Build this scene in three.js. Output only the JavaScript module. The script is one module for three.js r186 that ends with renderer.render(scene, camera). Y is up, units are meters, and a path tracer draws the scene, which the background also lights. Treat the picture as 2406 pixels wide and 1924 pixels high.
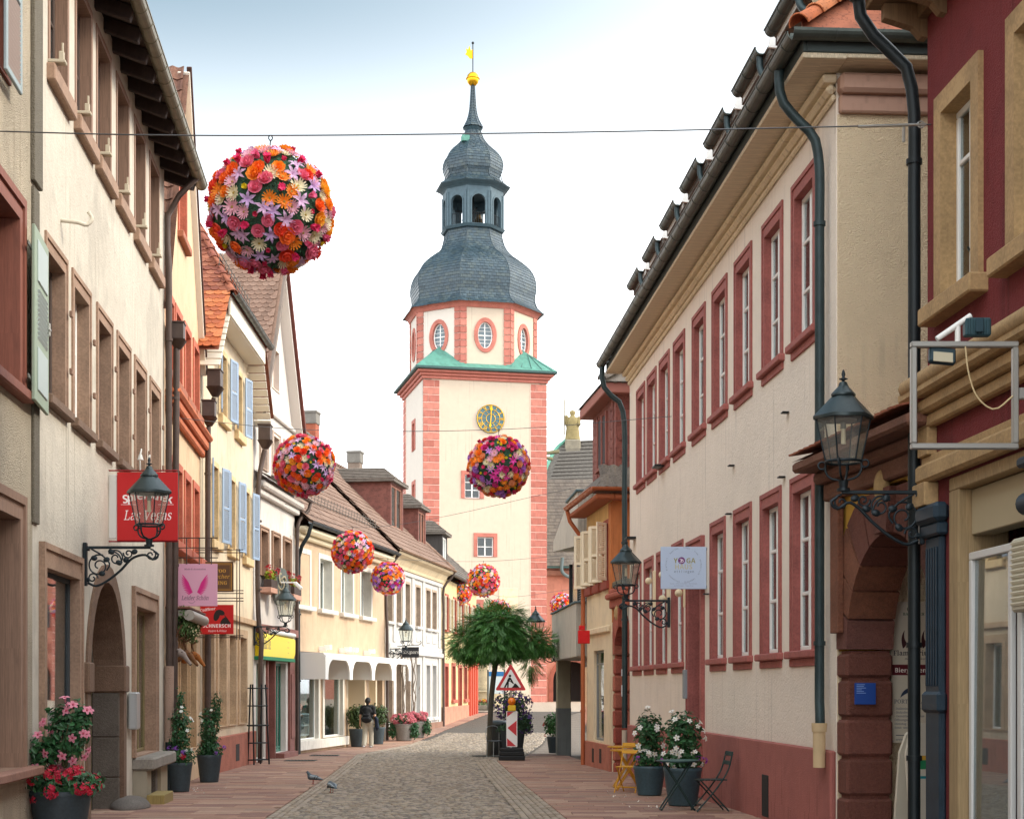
import * as THREE from 'three';
import { mergeGeometries } from 'three/addons/utils/BufferGeometryUtils.js';
import { MarchingCubes } from 'three/addons/objects/MarchingCubes.js';

const lerp = (a, b, t) => a + (b - a) * t, sm = (a, b, x) => { const t = Math.max(0, Math.min(1, (x - a) / (b - a))); return t * t * (3 - 2 * t); };
// ---------- camera: level, with a raised lens (shift) so that verticals stay upright ----------
const scene = new THREE.Scene();
const camera = new THREE.PerspectiveCamera(2 * Math.atan(1617 / 3700) * 180 / Math.PI, 2406 / 3234, 0.1, 900);
camera.position.set(0, 1.78, 0);
camera.setViewOffset(2406, 3234, 0, 0, 2406, 1924);

// ---------- sky: hazy morning, white round the horizon, blue higher up ----------
const SUN = new THREE.Vector3(0.82, 0.52, 0.1).normalize(), BLUE = new THREE.Vector3(-0.45, 0.62, -0.7).normalize();
{
  const W = 512, H = 256, a = new Float32Array(W * H * 4), d = new THREE.Vector3();
  for (let j = 0; j < H; j++) for (let i = 0; i < W; i++) {
    const th = ((j + 0.5) / H - 0.5) * Math.PI, ph = ((i + 0.5) / W - 0.5) * 2 * Math.PI;
    d.set(Math.cos(th) * Math.cos(ph), Math.sin(th), Math.cos(th) * Math.sin(ph));
    const el = Math.max(0, Math.asin(d.y)), c = Math.max(-1, d.dot(SUN));
    // white haze all round, a little thinner overhead, with a wide opening to the blue on the side away from the sun
    const hz = [0.84, 0.855, 0.87], top = [0.66, 0.7, 0.74], blue = [0.098, 0.138, 0.17];
    const open = sm(0.5, 0.95, d.dot(BLUE)) * sm(0.13, 0.43, el);
    const k = (j * W + i) * 4;
    for (let q = 0; q < 3; q++) {
      let v = lerp(lerp(hz[q], top[q], sm(0.1, 1.2, el)), blue[q], open);
      v += [0.4, 0.37, 0.3][q] * Math.pow(Math.max(0, c), 12);
      if (d.y < 0) v = 0.5;
      a[k + q] = v;
    }
    a[k + 3] = 1;
  }
  const sky = new THREE.DataTexture(a, W, H, THREE.RGBAFormat, THREE.FloatType);
  sky.mapping = THREE.EquirectangularReflectionMapping; sky.magFilter = THREE.LinearFilter; sky.minFilter = THREE.LinearFilter; sky.needsUpdate = true;
  scene.background = sky; scene.environment = sky;
}
const sun = new THREE.DirectionalLight(new THREE.Color(1, 0.9, 0.74), 0.7);
sun.position.copy(SUN).multiplyScalar(120).add(new THREE.Vector3(0, 0, -40)); sun.target.position.set(0, 0, -40);
sun.castShadow = true; sun.shadow.radius = 20; sun.shadow.mapSize.set(2048, 2048);
Object.assign(sun.shadow.camera, { left: -70, right: 70, top: 60, bottom: -60, near: 1, far: 260 });
scene.add(sun, sun.target);
const renderer = new THREE.WebGLRenderer({ antialias: true });
renderer.toneMapping = THREE.LinearToneMapping; renderer.toneMappingExposure = 3.85;
renderer.shadowMap.enabled = true;

// ---------- helpers ----------
const V = (x, y, z) => new THREE.Vector3(x, y, z);
let seed = 7;
const rnd = () => { seed = (seed + 0x6D2B79F5) | 0; let t = Math.imul(seed ^ (seed >>> 15), 1 | seed); t = (t + Math.imul(t ^ (t >>> 7), 61 | t)) ^ t; return ((t ^ (t >>> 14)) >>> 0) / 4294967296; };
const rr = (a, b) => a + (b - a) * rnd();
const pick = (l) => l[Math.floor(rnd() * l.length)];
// ground height by distance down the street: it dips gently, then climbs to the square
const GH = [[0, 0.1], [15, 0.08], [23, 0], [28, -0.06], [34, -0.13], [42, -0.18], [48, -0.19], [56, -0.19], [62, -0.08], [69, 0.1], [82, 0.51], [92, 0.75], [100, 0.89], [400, 0.89]];
function gy(D) { for (let i = 1; i < GH.length; i++) if (D < GH[i][0]) { const [a, b] = [GH[i - 1], GH[i]], t = (D - a[0]) / (b[0] - a[0]); return a[1] + (b[1] - a[1]) * t; } return 0.89; }

// tileable value noise textures
function fbm(size, cells, oct, s) {
  const out = new Float32Array(size * size); let amp = 1, tot = 0, old = seed; seed = s;
  for (let o = 0; o < oct; o++) {
    const n = cells << o, g = Float32Array.from({ length: n * n }, rnd);
    for (let y = 0; y < size; y++) for (let x = 0; x < size; x++) {
      const fx = x / size * n, fy = y / size * n, ix = fx | 0, iy = fy | 0; let tx = fx - ix, ty = fy - iy;
      tx = tx * tx * (3 - 2 * tx); ty = ty * ty * (3 - 2 * ty);
      const a = g[(iy % n) * n + ix % n], b = g[(iy % n) * n + (ix + 1) % n], c = g[((iy + 1) % n) * n + ix % n], d = g[((iy + 1) % n) * n + (ix + 1) % n];
      out[y * size + x] += amp * (a + (b - a) * tx + (c - a) * ty + (a - b - c + d) * tx * ty);
    }
    tot += amp; amp *= 0.55;
  }
  seed = old;
  return out.map((v) => v / tot);
}
function tex(size, f, srgb = true, metres = 1, metresY = metres) {
  const a = new Uint8Array(size * size * 4);
  for (let y = 0; y < size; y++) for (let x = 0; x < size; x++) {
    const c = f(x, y), k = (y * size + x) * 4;
    for (let q = 0; q < 3; q++) a[k + q] = Math.max(0, Math.min(255, 255 * (Array.isArray(c) ? c[q] : c)));
    a[k + 3] = 255;
  }
  const t = new THREE.DataTexture(a, size, size); t.wrapS = t.wrapT = THREE.RepeatWrapping; t.magFilter = THREE.LinearFilter; t.minFilter = THREE.LinearMipmapLinearFilter; t.generateMipmaps = true;
  if (srgb) t.colorSpace = THREE.SRGBColorSpace; t.repeat.set(1 / metres, 1 / metresY); t.needsUpdate = true; return t;
}
const N1 = fbm(512, 6, 6, 11), N2 = fbm(512, 32, 4, 12), N3 = fbm(512, 4, 3, 13), N4 = fbm(512, 90, 3, 14);
const at = (n, x, y) => n[((y & 511) << 9) + (x & 511)];
const T = {
  // old plaster: soft blotches and vertical rain streaks of grime
  plaster: tex(512, (x, y) => { const st = sm(0.52, 0.75, at(N2, x * 3, (y >> 4) + 40)) * sm(0.4, 0.65, at(N1, x, y)); const v = 0.97 + 0.13 * (at(N1, x, y) - 0.5) + 0.07 * (at(N2, x, y) - 0.5) - 0.14 * st - 0.07 * sm(0.56, 0.72, at(N1, y + 90, x)) - 0.025 * sm(0.6, 0.68, at(N3, x, y)); return [v, v * (1 - 0.01 * st), v * (1 - 0.03 * st)]; }, true, 5.3, 6.1),
  plasterClean: tex(512, (x, y) => { const st = sm(0.55, 0.8, at(N2, x * 3, (y >> 4) + 90)) * sm(0.4, 0.7, at(N1, x, y)); const v = 0.97 + 0.05 * (at(N1, x, y) - 0.5) + 0.04 * (at(N2, x, y) - 0.5) - 0.11 * st; return [v, v * 0.995, v * 0.985]; }, true, 7.3, 8.1),
  plasterBump: tex(512, (x, y) => 0.5 * at(N4, x, y) + 0.3 * at(N2, x, y) + 0.3 * at(N1, x, y), false, 1.7),
  rough: tex(512, (x, y) => 0.65 * at(N4, x, y) + 0.35 * at(N2, x * 2, y * 2), false, 0.8),
  stone: tex(512, (x, y) => { const v = 0.93 + 0.3 * (at(N1, x, y) - 0.5) + 0.22 * (at(N4, x, y) - 0.5); return [v, v * 0.985, v * 0.97]; }, true, 1.9),
  wood: tex(512, (x, y) => 0.91 + 0.3 * (at(N1, x * 6, y >> 3) - 0.5) + 0.2 * (at(N2, x * 4, y >> 2) - 0.5), true, 1.1),
  metal: tex(512, (x, y) => 0.85 + 0.25 * (at(N1, x, y) - 0.5) + 0.1 * (at(N4, x, y) - 0.5), true, 0.9),
  tile: tex(512, (x, y) => { const m = sm(0.55, 0.8, at(N2, x, y)) * 0.25, v = 0.95 + 0.4 * (at(N1, x, y) - 0.5) - m; return [v, v * (1 - 0.12 * m), v * (1 - 0.2 * m)]; }, true, 0.7),
  cloth: tex(256, (x, y) => 0.85 + 0.1 * Math.sin(x * 1.57) * Math.sin(y * 1.57) + 0.12 * (at(N1, x, y) - 0.5), true, 0.3),
};
const mats = {};
function mat(color, o = {}) {
  const key = color + JSON.stringify(o); if (mats[key]) return mats[key];
  const { map, bump, bs, ...rest } = o;
  const p = { color: typeof color === 'string' ? new THREE.Color(color) : new THREE.Color().setRGB(...color), roughness: 0.85, side: THREE.DoubleSide, ...rest };
  if (map) p.map = T[map]; if (bump) { p.bumpMap = T[bump]; p.bumpScale = bs ?? 0.01; }
  const cls = ['transmission', 'clearcoat', 'sheen'].some((q) => q in rest) ? THREE.MeshPhysicalMaterial : THREE.MeshStandardMaterial;
  return (mats[key] = new cls(p));
}
// geometry: everything non-indexed, uv in metres by the dominant direction of each face
function fin(g) {
  if (g.index) g = g.toNonIndexed();
  if (!g.attributes.normal) g.computeVertexNormals();
  const p = g.attributes.position, uv = new Float32Array(p.count * 2), A = V(), B = V(), C = V();
  for (let i = 0; i < p.count; i += 3) {
    A.fromBufferAttribute(p, i); B.fromBufferAttribute(p, i + 1); C.fromBufferAttribute(p, i + 2);
    const n = B.clone().sub(A).cross(C.clone().sub(A)), ax = Math.abs(n.x), ay = Math.abs(n.y), az = Math.abs(n.z);
    [A, B, C].forEach((q, k) => { const u = az >= ax && az >= ay ? [q.x, q.y] : ax >= ay ? [q.z, q.y] : [q.x, q.z]; uv[(i + k) * 2] = u[0]; uv[(i + k) * 2 + 1] = u[1]; });
  }
  g.setAttribute('uv', new THREE.BufferAttribute(uv, 2));
  for (const k of Object.keys(g.attributes)) if (!['position', 'normal', 'uv'].includes(k)) g.deleteAttribute(k);
  g.morphAttributes = {}; g.clearGroups(); return g;
}
const keepUV = (g) => { if (g.index) g = g.toNonIndexed(); for (const k of Object.keys(g.attributes)) if (!['position', 'normal', 'uv'].includes(k)) g.deleteAttribute(k); g.clearGroups(); return g; };
const mg = (l) => (l.length === 1 ? l[0] : mergeGeometries(l));
function polyGeo(tris) {   // list of [A,B,C] or [A,B,C,D] faces
  const p = []; for (const f of tris) { const q = f.length === 4 ? [f[0], f[1], f[2], f[0], f[2], f[3]] : f; for (const v of q) p.push(...(v.isVector3 ? [v.x, v.y, v.z] : v)); }
  const g = new THREE.BufferGeometry(); g.setAttribute('position', new THREE.Float32BufferAttribute(p, 3)); g.computeVertexNormals(); return fin(g);
}
function cbox(w, h, d, c = 0.01) {   // box with chamfered edges, centred
  c = Math.min(c, w / 2.2, h / 2.2, d / 2.2);
  const W = w / 2, H = h / 2, D = d / 2, S = [-1, 1], X = (a, b, e) => [a * W, b * (H - c), e * (D - c)], Y = (a, b, e) => [a * (W - c), b * H, e * (D - c)], Z = (a, b, e) => [a * (W - c), b * (H - c), e * D];
  const f = [];
  for (const s of S) { f.push([X(s, -1, -1), X(s, 1, -1), X(s, 1, 1), X(s, -1, 1)], [Y(-1, s, -1), Y(1, s, -1), Y(1, s, 1), Y(-1, s, 1)], [Z(-1, -1, s), Z(1, -1, s), Z(1, 1, s), Z(-1, 1, s)]); for (const t of S) { f.push([X(s, t, -1), X(s, t, 1), Y(s, t, 1), Y(s, t, -1)], [X(s, -1, t), X(s, 1, t), Z(s, 1, t), Z(s, -1, t)], [Y(-1, s, t), Y(1, s, t), Z(1, s, t), Z(-1, s, t)]); for (const r of S) f.push([X(s, t, r), Y(s, t, r), Z(s, t, r)]); } }
  for (const q of f) { const a = V(...q[0]), n = V(...q[1]).sub(a).cross(V(...q[2]).sub(a)), m = V(); q.forEach((v) => m.add(V(...v))); if (n.dot(m) < 0) q.reverse(); }
  return polyGeo(f);
}
const mv = (g, x = 0, y = 0, z = 0, rx = 0, ry = 0, rz = 0) => { if (rx || ry || rz) g.applyMatrix4(new THREE.Matrix4().makeRotationFromEuler(new THREE.Euler(rx, ry, rz))); g.translate(x, y, z); return g; };
const bx = (x0, x1, y0, y1, z0, z1, c = 0.008) => mv(cbox(Math.abs(x1 - x0), Math.abs(y1 - y0), Math.abs(z1 - z0), c), (x0 + x1) / 2, (y0 + y1) / 2, (z0 + z1) / 2);
const cyl = (r0, r1, h, n = 16, open = false) => fin(new THREE.CylinderGeometry(r0, r1, h, n, 1, open));
const sph = (r, w = 16, h = 12) => fin(new THREE.SphereGeometry(r, w, h));
const lathe = (pts, n = 24, start = 0) => fin(new THREE.LatheGeometry(pts.map(([r, y]) => new THREE.Vector2(r, y)), n, start));
function tube(pts, r, rs = 7, k = 4, closed = false) {
  const v = pts.map((p) => (p.isVector3 ? p : V(...p)));
  const c = v.length === 2 ? new THREE.LineCurve3(v[0], v[1]) : new THREE.CatmullRomCurve3(v, closed, 'centripetal');
  return fin(new THREE.TubeGeometry(c, v.length === 2 ? 1 : (v.length - 1) * k, r, rs, closed));
}
const bar = (a, b, r, n = 5) => tube([a, b], r, n);
function shapeOf(pts) { const s = new THREE.Shape(); pts.forEach(([x, y], i) => (i ? s.lineTo(x, y) : s.moveTo(x, y))); s.closePath(); return s; }
const rectPts = ([u0, u1, v0, v1]) => [[u0, v0], [u1, v0], [u1, v1], [u0, v1]];
function archPts(u0, u1, v0, vs, n = 14, rise = null) { const c = (u0 + u1) / 2, r = (u1 - u0) / 2, ry = rise ?? r, p = [[u0, v0], [u1, v0]]; for (let i = 0; i <= n; i++) { const a = Math.PI * i / n; p.push([c + r * Math.cos(a), vs + ry * Math.sin(a)]); } return p; }
function archBand(u0, u1, v0, vs, t, n = 14, rise = null) { const o = archPts(u0 - t, u1 + t, v0, vs, n, rise === null ? null : rise + t), i = archPts(u0, u1, v0, vs, n, rise); return [o[1], ...o.slice(2), o[0], i[0], ...i.slice(2).reverse(), i[1]]; }
function ext(outline, holes, z0, z1) {
  const s = shapeOf(outline); for (const h of holes) s.holes.push(shapeOf(h));
  const g = new THREE.ExtrudeGeometry(s, { depth: z1 - z0, bevelEnabled: false, curveSegments: 8 }); g.translate(0, 0, z0); return fin(g);
}
const names = {};
const numbered = (n) => { const k = (names[n] = (names[n] ?? -1) + 1); return k ? n + '_' + String(k).padStart(3, '0') : n; };
function P(parent, name, geo, m, label) {
  const o = new THREE.Mesh(Array.isArray(geo) ? mg(geo) : geo, m); o.castShadow = o.receiveShadow = true;
  o.name = parent === scene ? numbered(name) : name; if (label) o.userData.label = label; parent.add(o); return o;
}
function thing(name, label, category, [x, y, z] = [0, 0, 0], turn = 0, group) {
  const o = new THREE.Group(); o.name = numbered(name); o.position.set(x, y, z); o.rotation.y = turn; o.userData = { label, category }; if (group) o.userData.group = group; scene.add(o); return o;
}
function tag(o, label, category, group) { Object.assign(o.userData, { label, category }); if (group) o.userData.group = group; return o; }
function struct(name, geo, m) { const o = P(scene, name, geo, m); o.userData.kind = 'structure'; return o; }
// many alike pieces: the nearest ones as meshes of their own, the rest as one mass
const EYE = V(0, 1.78, 0);
function pieces(parent, name, massName, geos, ms, list, most = 290) {
  parent.updateMatrixWorld(true);
  const q = list.map((m) => ({ m, d: V().setFromMatrixPosition(m).applyMatrix4(parent.matrixWorld).distanceTo(EYE), g: Math.floor(rnd() * geos.length), k: Math.floor(rnd() * ms.length) }));
  q.sort((a, b) => a.d - b.d);
  q.slice(0, most).forEach((e) => { const o = P(parent, name, geos[e.g], ms[e.k]); e.m.decompose(o.position, o.quaternion, o.scale); });
  const rest = q.slice(most); if (!rest.length) return;
  for (let k = 0; k < ms.length; k++) { const l = rest.filter((e) => e.k === k); if (!l.length) continue; const im = new THREE.InstancedMesh(geos[0], ms[k], l.length); l.forEach((e, i) => im.setMatrixAt(i, e.m)); im.name = massName; im.userData.kind = 'stuff'; im.castShadow = im.receiveShadow = true; parent.add(im); }
}
const M4 = (x, y, z, rx = 0, ry = 0, rz = 0, s = 1) => new THREE.Matrix4().compose(V(x, y, z), new THREE.Quaternion().setFromEuler(new THREE.Euler(rx, ry, rz, 'YXZ')), Array.isArray(s) ? V(...s) : V(s, s, s));
const basis = (o, ex, ey, ez) => new THREE.Matrix4().makeBasis(ex, ey, ez).setPosition(o);
// a building front between two points (x, distance); local x runs along it, local z points to the street
function front(name, label, category, xa, da, xb, db) { const g = thing(name, label, category, [xa, 0, -da], Math.atan2(db - da, xb - xa)); g.L = Math.hypot(xb - xa, db - da); return g; }
const BX = (D) => -3.773 - 0.0873 * D, RX = (D) => 4.84 - 0.0643 * D;
// ---------- palette ----------
const M = {
  white: mat('#e9e9e4', { roughness: 0.45 }), glass: mat('#dfe8ea', { transmission: 1, thickness: 0, roughness: 0.02, ior: 1.5 }),
  darkIn: mat('#8d7a66', { map: 'wood' }), curtain: mat('#e6e2d8', { roughness: 0.95, transmission: 0.35, thickness: 0 }),
  iron: mat('#1d2529', { roughness: 0.5, metalness: 0.35, map: 'metal' }), zinc: mat('#6d6f68', { roughness: 0.5, metalness: 0.55, map: 'metal' }), brownPipe: mat('#5b4a42', { roughness: 0.55, metalness: 0.3, map: 'metal' }), darkPipe: mat('#2a3538', { roughness: 0.5, metalness: 0.3, map: 'metal' }),
  steel: mat('#b4b4ae', { roughness: 0.35, metalness: 0.8 }), wire: mat('#5a5b5c', { roughness: 0.5, metalness: 0.6 }),
  tileDark: ['#74503f', '#7a5442', '#6b483a', '#825c4a'].map((c) => mat(c, { map: 'tile', roughness: 0.9 })),
  tileRed: ['#8e513a', '#9a5a40', '#864a38', '#a2644a'].map((c) => mat(c, { map: 'tile', roughness: 0.9 })),
  tileOrange: ['#b9653a', '#c2703f', '#ad5c38', '#c77a4c'].map((c) => mat(c, { map: 'tile', roughness: 0.85 })),
  tileGrey: ['#6d655d', '#736a61', '#675f58', '#786f65'].map((c) => mat(c, { map: 'tile', roughness: 0.9 })),
  tileBrown: ['#836858', '#896d5d', '#7c6253', '#8e7363'].map((c) => mat(c, { map: 'tile', roughness: 0.9 })),
};
// ---------- walls, windows, roofs ----------
function win(B, { u, v, w, h, rev = 0.2, sur, sill, fm = M.white, cols = 2, rows = [0.68], curtain, glass = M.glass, name = 'window', bw = 0.06, arch = 0, label }) {
  const x0 = u - w / 2, x1 = u + w / 2, y0 = v, y1 = v + h, z = -rev, f = [];
  f.push(bx(x0, x1, y0, y0 + bw, z, z + 0.05), bx(x0, x1, y1 - bw, y1, z, z + 0.05), bx(x0, x0 + bw, y0 + bw, y1 - bw, z, z + 0.05), bx(x1 - bw, x1, y0 + bw, y1 - bw, z, z + 0.05));
  const xs = [x0 + bw], ys = [y0 + bw];
  for (let c = 1; c < cols; c++) { const x = x0 + w * c / cols; f.push(bx(x - bw * 0.6, x + bw * 0.6, y0 + bw, y1 - bw, z, z + 0.055)); xs.push(x - bw * 0.6, x + bw * 0.6); }
  for (const r of rows) { const y = y0 + h * r; f.push(bx(x0 + bw, x1 - bw, y - bw * 0.4, y + bw * 0.4, z + 0.004, z + 0.046)); ys.push(y - bw * 0.4, y + bw * 0.4); }
  xs.push(x1 - bw); ys.push(y1 - bw);
  const W = P(B, name, f, fm, label);
  for (let i = 0; i < xs.length; i += 2) for (let j = 0; j < ys.length; j += 2) { const p = P(W, 'pane', bx(-(xs[i + 1] - xs[i]) / 2, (xs[i + 1] - xs[i]) / 2, -(ys[j + 1] - ys[j]) / 2, (ys[j + 1] - ys[j]) / 2, -0.003, 0.003, 0.001), glass); p.position.set((xs[i] + xs[i + 1]) / 2, (ys[j] + ys[j + 1]) / 2, z + 0.024); p.rotation.set(rr(-0.008, 0.008), rr(-0.012, 0.012), 0); }
  if (sur) {
    const s = sur.w, o = [x0 - s, x1 + s, y0 - (sur.b ?? 0.02), y1 + (sur.t ?? s)], p = sur.p ?? 0.03;
    const g = [ext(rectPts(o), [rectPts([x0, x1, y0, y1])], z - 0.01, p)];
    if (sur.lip) g.push(ext(rectPts(o), [rectPts([o[0] + sur.lip, o[1] - sur.lip, o[2] + 0.004, o[3] - sur.lip])], p, p + (sur.lt ?? 0.03)), ext(rectPts([x0 - s * 0.45, x1 + s * 0.45, o[2] + 0.005, y1 + s * 0.45]), [rectPts([x0 - 0.001, x1 + 0.001, y0, y1 + 0.001])], p, p + (sur.lt ?? 0.03) * 0.5));
    if (sur.cap) g.push(bx(o[0] - 0.06, o[1] + 0.06, o[3], o[3] + sur.cap, -0.02, p + 0.1));
    P(W, 'surround', g, sur.m);
  }
  if (sill) P(W, 'sill', [bx(x0 - (sill.e ?? 0.1), x1 + (sill.e ?? 0.1), y0 - sill.h, y0 - 0.004, -rev + 0.05, sill.p ?? 0.12, 0.015)].concat(sill.u ? [bx(x0 - (sill.e ?? 0.1) + 0.06, x1 + (sill.e ?? 0.1) - 0.06, y0 - sill.h - 0.1, y0 - sill.h, -0.05, (sill.p ?? 0.12) - 0.06)] : []), sill.m);
  if (curtain) P(W, 'curtain', curtainGeo(x0, x1, y0 + h * (curtain > 1 ? 0.3 : 0), y1, z - 0.1), M.curtain);
  return W;
}
function curtainGeo(x0, x1, y0, y1, z) { const f = [], n = 24; for (let i = 0; i < n; i++) { const a = lerp(x0, x1, i / n), b = lerp(x0, x1, (i + 1) / n), za = z + 0.02 * Math.sin(i * 1.3), zb = z + 0.02 * Math.sin((i + 1) * 1.3); f.push([[a, y0, za], [b, y0, zb], [b, y1, zb], [a, y1, za]]); } return polyGeo(f); }
const holeOf = (o) => { const s = o.sur ? o.sur.w - 0.02 : 0; return rectPts([o.u - o.w / 2 - s, o.u + o.w / 2 + s, o.v - (o.sur ? 0.005 : 0), o.v + o.h + (o.sur ? (o.sur.t ?? o.sur.w) - 0.02 : 0)]); };
function facade(B, outline, wins, holes, m, thick = 0.4, name = 'wall') { P(B, name, ext(outline, [...wins.map(holeOf), ...holes], -thick, 0), m); for (const w of wins) win(B, w); }
// closes a building behind its front so that rooms are dark
function body(B, h, depth, m, o = {}) {
  const L = B.L, a = o.a ?? 0.03, b = L - (o.b ?? 0.03);
  P(B, 'side_wall', bx(a, a + 0.3, -0.6, h, -depth, -0.405), m); P(B, 'side_wall', bx(b - 0.3, b, -0.6, h, -depth, -0.405), m);
  P(B, 'rear_wall', bx(a + 0.301, b - 0.301, -0.6, h, -depth, -depth + 0.3), m);
  P(B, 'floor', [bx(a + 0.302, b - 0.302, h - 0.25, h - 0.05, -depth + 0.302, -0.42)].concat((o.floors ?? []).map((y) => bx(a + 0.302, b - 0.302, y - 0.15, y, -depth + 0.302, -0.42))), M.darkIn);
}
const beaver = (() => { const a = []; for (let i = 0; i <= 6; i++) { const t = Math.PI * i / 6; a.push([-0.088 * Math.cos(t), 0.06 - 0.06 * Math.sin(t)]); } return [0, 0.006].map((j) => { const g = ext([...a, [0.088, 0.34], [-0.088, 0.34]], [], 0, 0.018 + j); g.applyMatrix4(new THREE.Matrix4().makeRotationX(-0.1)); g.translate(0, 0, 0.045); return g; }); })();
function panGeo(w, l) { const f = [], n = 6, q = (i) => { const t = i / n; return [lerp(-w / 2, w / 2, t) * 1.06, 0.022 * Math.cos(t * 2 * Math.PI)]; }; for (let i = 0; i < n; i++) { const [xa, za] = q(i), [xb, zb] = q(i + 1); f.push([[xa, 0, za + 0.045], [xb, 0, zb + 0.045], [xb, l, zb + 0.015], [xa, l, za + 0.015]], [[xa, 0, za + 0.025], [xb, 0, zb + 0.025], [xb, 0, zb + 0.045], [xa, 0, za + 0.045]]); } return polyGeo(f); }
const pantile = [panGeo(0.22, 0.38)], flatTile = [ext([[-0.108, 0], [0.108, 0], [0.108, 0.4], [-0.108, 0.4]], [], 0, 0.02).applyMatrix4(new THREE.Matrix4().makeRotationX(-0.07)).translate(0, 0, 0.04)];
function tiles(B, name, O, ex, ey, Lx, Ly, kind, ms, inside = () => true, most = 290) {
  const [geos, w, e] = { beaver: [beaver, 0.18, 0.165], pan: [pantile, 0.22, 0.33], flat: [flatTile, 0.22, 0.33] }[kind], ez = ex.clone().cross(ey), l = [];
  for (let j = 0; j * e < Ly; j++) for (let i = 0; i * w < Lx; i++) {
    const x = (i + (kind !== 'pan' && j % 2 ? 0.5 : 0)) * w + w / 2, y = j * e; if (x > Lx || !inside(x, y)) continue;
    const o = O.clone().addScaledVector(ex, x + rr(-0.004, 0.004)).addScaledVector(ey, y + rr(-0.006, 0.006)).addScaledVector(ez, rr(0, 0.006));
    l.push(basis(o, ex, ey, ez).multiply(new THREE.Matrix4().makeRotationZ(rr(-0.012, 0.012))));
  }
  pieces(B, name, name + '_field', geos, ms, l, most);
}
function ridge(B, a, b, r, ms, step = 0.38, name = 'ridge_tile') {   // half-round capping tiles along a line
  const d = b.clone().sub(a), n = Math.max(1, Math.round(d.length() / step)); d.normalize();
  const g = new THREE.CylinderGeometry(r * 0.86, r, step * 1.12, 10, 1, true, -Math.PI / 2, Math.PI); const side = V(0, 1, 0).cross(d).normalize(); if (side.lengthSq() < 0.1) side.set(1, 0, 0);
  const up = d.clone().cross(side).normalize(); if (up.y < 0) { up.negate(); side.negate(); }
  const lip = new THREE.TorusGeometry(r * 1.02, 0.012, 5, 10, Math.PI); lip.rotateX(Math.PI / 2); lip.translate(0, -step * 0.55, 0); const geo = mg([fin(g), fin(lip)]);
  for (let i = 0; i < n; i++) { const o = P(B, name, geo, pick(ms)); basis(a.clone().addScaledVector(d, (i + 0.5) * step), up.clone().cross(d).negate(), d, up.clone()).decompose(o.position, o.quaternion, o.scale); o.scale.set(1, 1, 1); }
}
function gutterGeo(x0, x1, r = 0.075, t = 0.012, step = 0.5) {   // half-round trough along x, top at y = 0
  const arc = (q) => { const p = []; for (let i = 0; i <= 10; i++) { const a = Math.PI + Math.PI * i / 10; p.push([q * Math.cos(a), q * Math.sin(a)]); } return p; };
  const g = ext([...arc(r), ...arc(r - t).reverse()], [], 0, x1 - x0); g.applyMatrix4(new THREE.Matrix4().makeRotationY(Math.PI / 2)); g.translate(x0, 0, 0);
  const l = [g]; for (let x = x0 + 0.15; x < x1; x += step) { const b = ext([...arc(r + 0.006), ...arc(r - 0.001).reverse()], [], 0, 0.02); b.applyMatrix4(new THREE.Matrix4().makeRotationY(Math.PI / 2)); b.translate(x, 0, 0); l.push(b); }
  l.push(mv(tube([[x0, 0, r], [x1, 0, r]], 0.014, 5), 0, 0, 0)); return mg(l);
}
function pipe(B, pts, r, m, rings = [], name = 'downpipe') { return P(B, name, [tube(pts, r, 12, 5), ...rings.map(([x, y, z]) => mv(cyl(r * 1.25, r * 1.25, 0.05, 12), x, y, z))], m); }
function hopper(B, x, y, z, s, m) { return P(B, 'rain_hopper', [bx(x - s, x + s, y, y + s * 1.9, z - s * 0.8, z + s * 0.8), bx(x - s * 1.1, x + s * 1.1, y + s * 1.9, y + s * 2.1, z - s * 0.9, z + s * 0.9), mv(cyl(s * 1.35, s * 0.5, s * 1.1, 4), x, y - s * 0.55, z, 0, Math.PI / 4)], m); }
function shutter(B, parent, x0, x1, y0, y1, z, m, m2, turn = 0, hinge = x0) {   // louvred leaf
  const f = [], bw = 0.07; const fr = (a, b, c, d) => f.push(bx(a, b, c, d, 0, 0.035));
  fr(x0, x0 + bw, y0, y1); fr(x1 - bw, x1, y0, y1); fr(x0 + bw, x1 - bw, y0, y0 + bw); fr(x0 + bw, x1 - bw, y1 - bw, y1); const mid = y0 + (y1 - y0) * 0.45; fr(x0 + bw, x1 - bw, mid, mid + bw);
  const sl = []; for (let y = y0 + bw + 0.02; y < y1 - bw; y += 0.05) if (y < mid - 0.02 || y > mid + bw) sl.push(mv(cbox(x1 - x0 - 2 * bw, 0.05, 0.008, 0.002), (x0 + x1) / 2, y, 0.018, 0.6));
  const o = P(parent, 'shutter', f, m), q = P(o, 'louvres', sl, m2 ?? m);
  for (const e of [o, q]) if (e === o) { e.geometry.translate(-hinge, 0, 0); } else e.geometry.translate(-hinge, 0, 0);
  o.position.set(hinge, 0, z); o.rotation.y = turn; return o;
}
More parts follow.
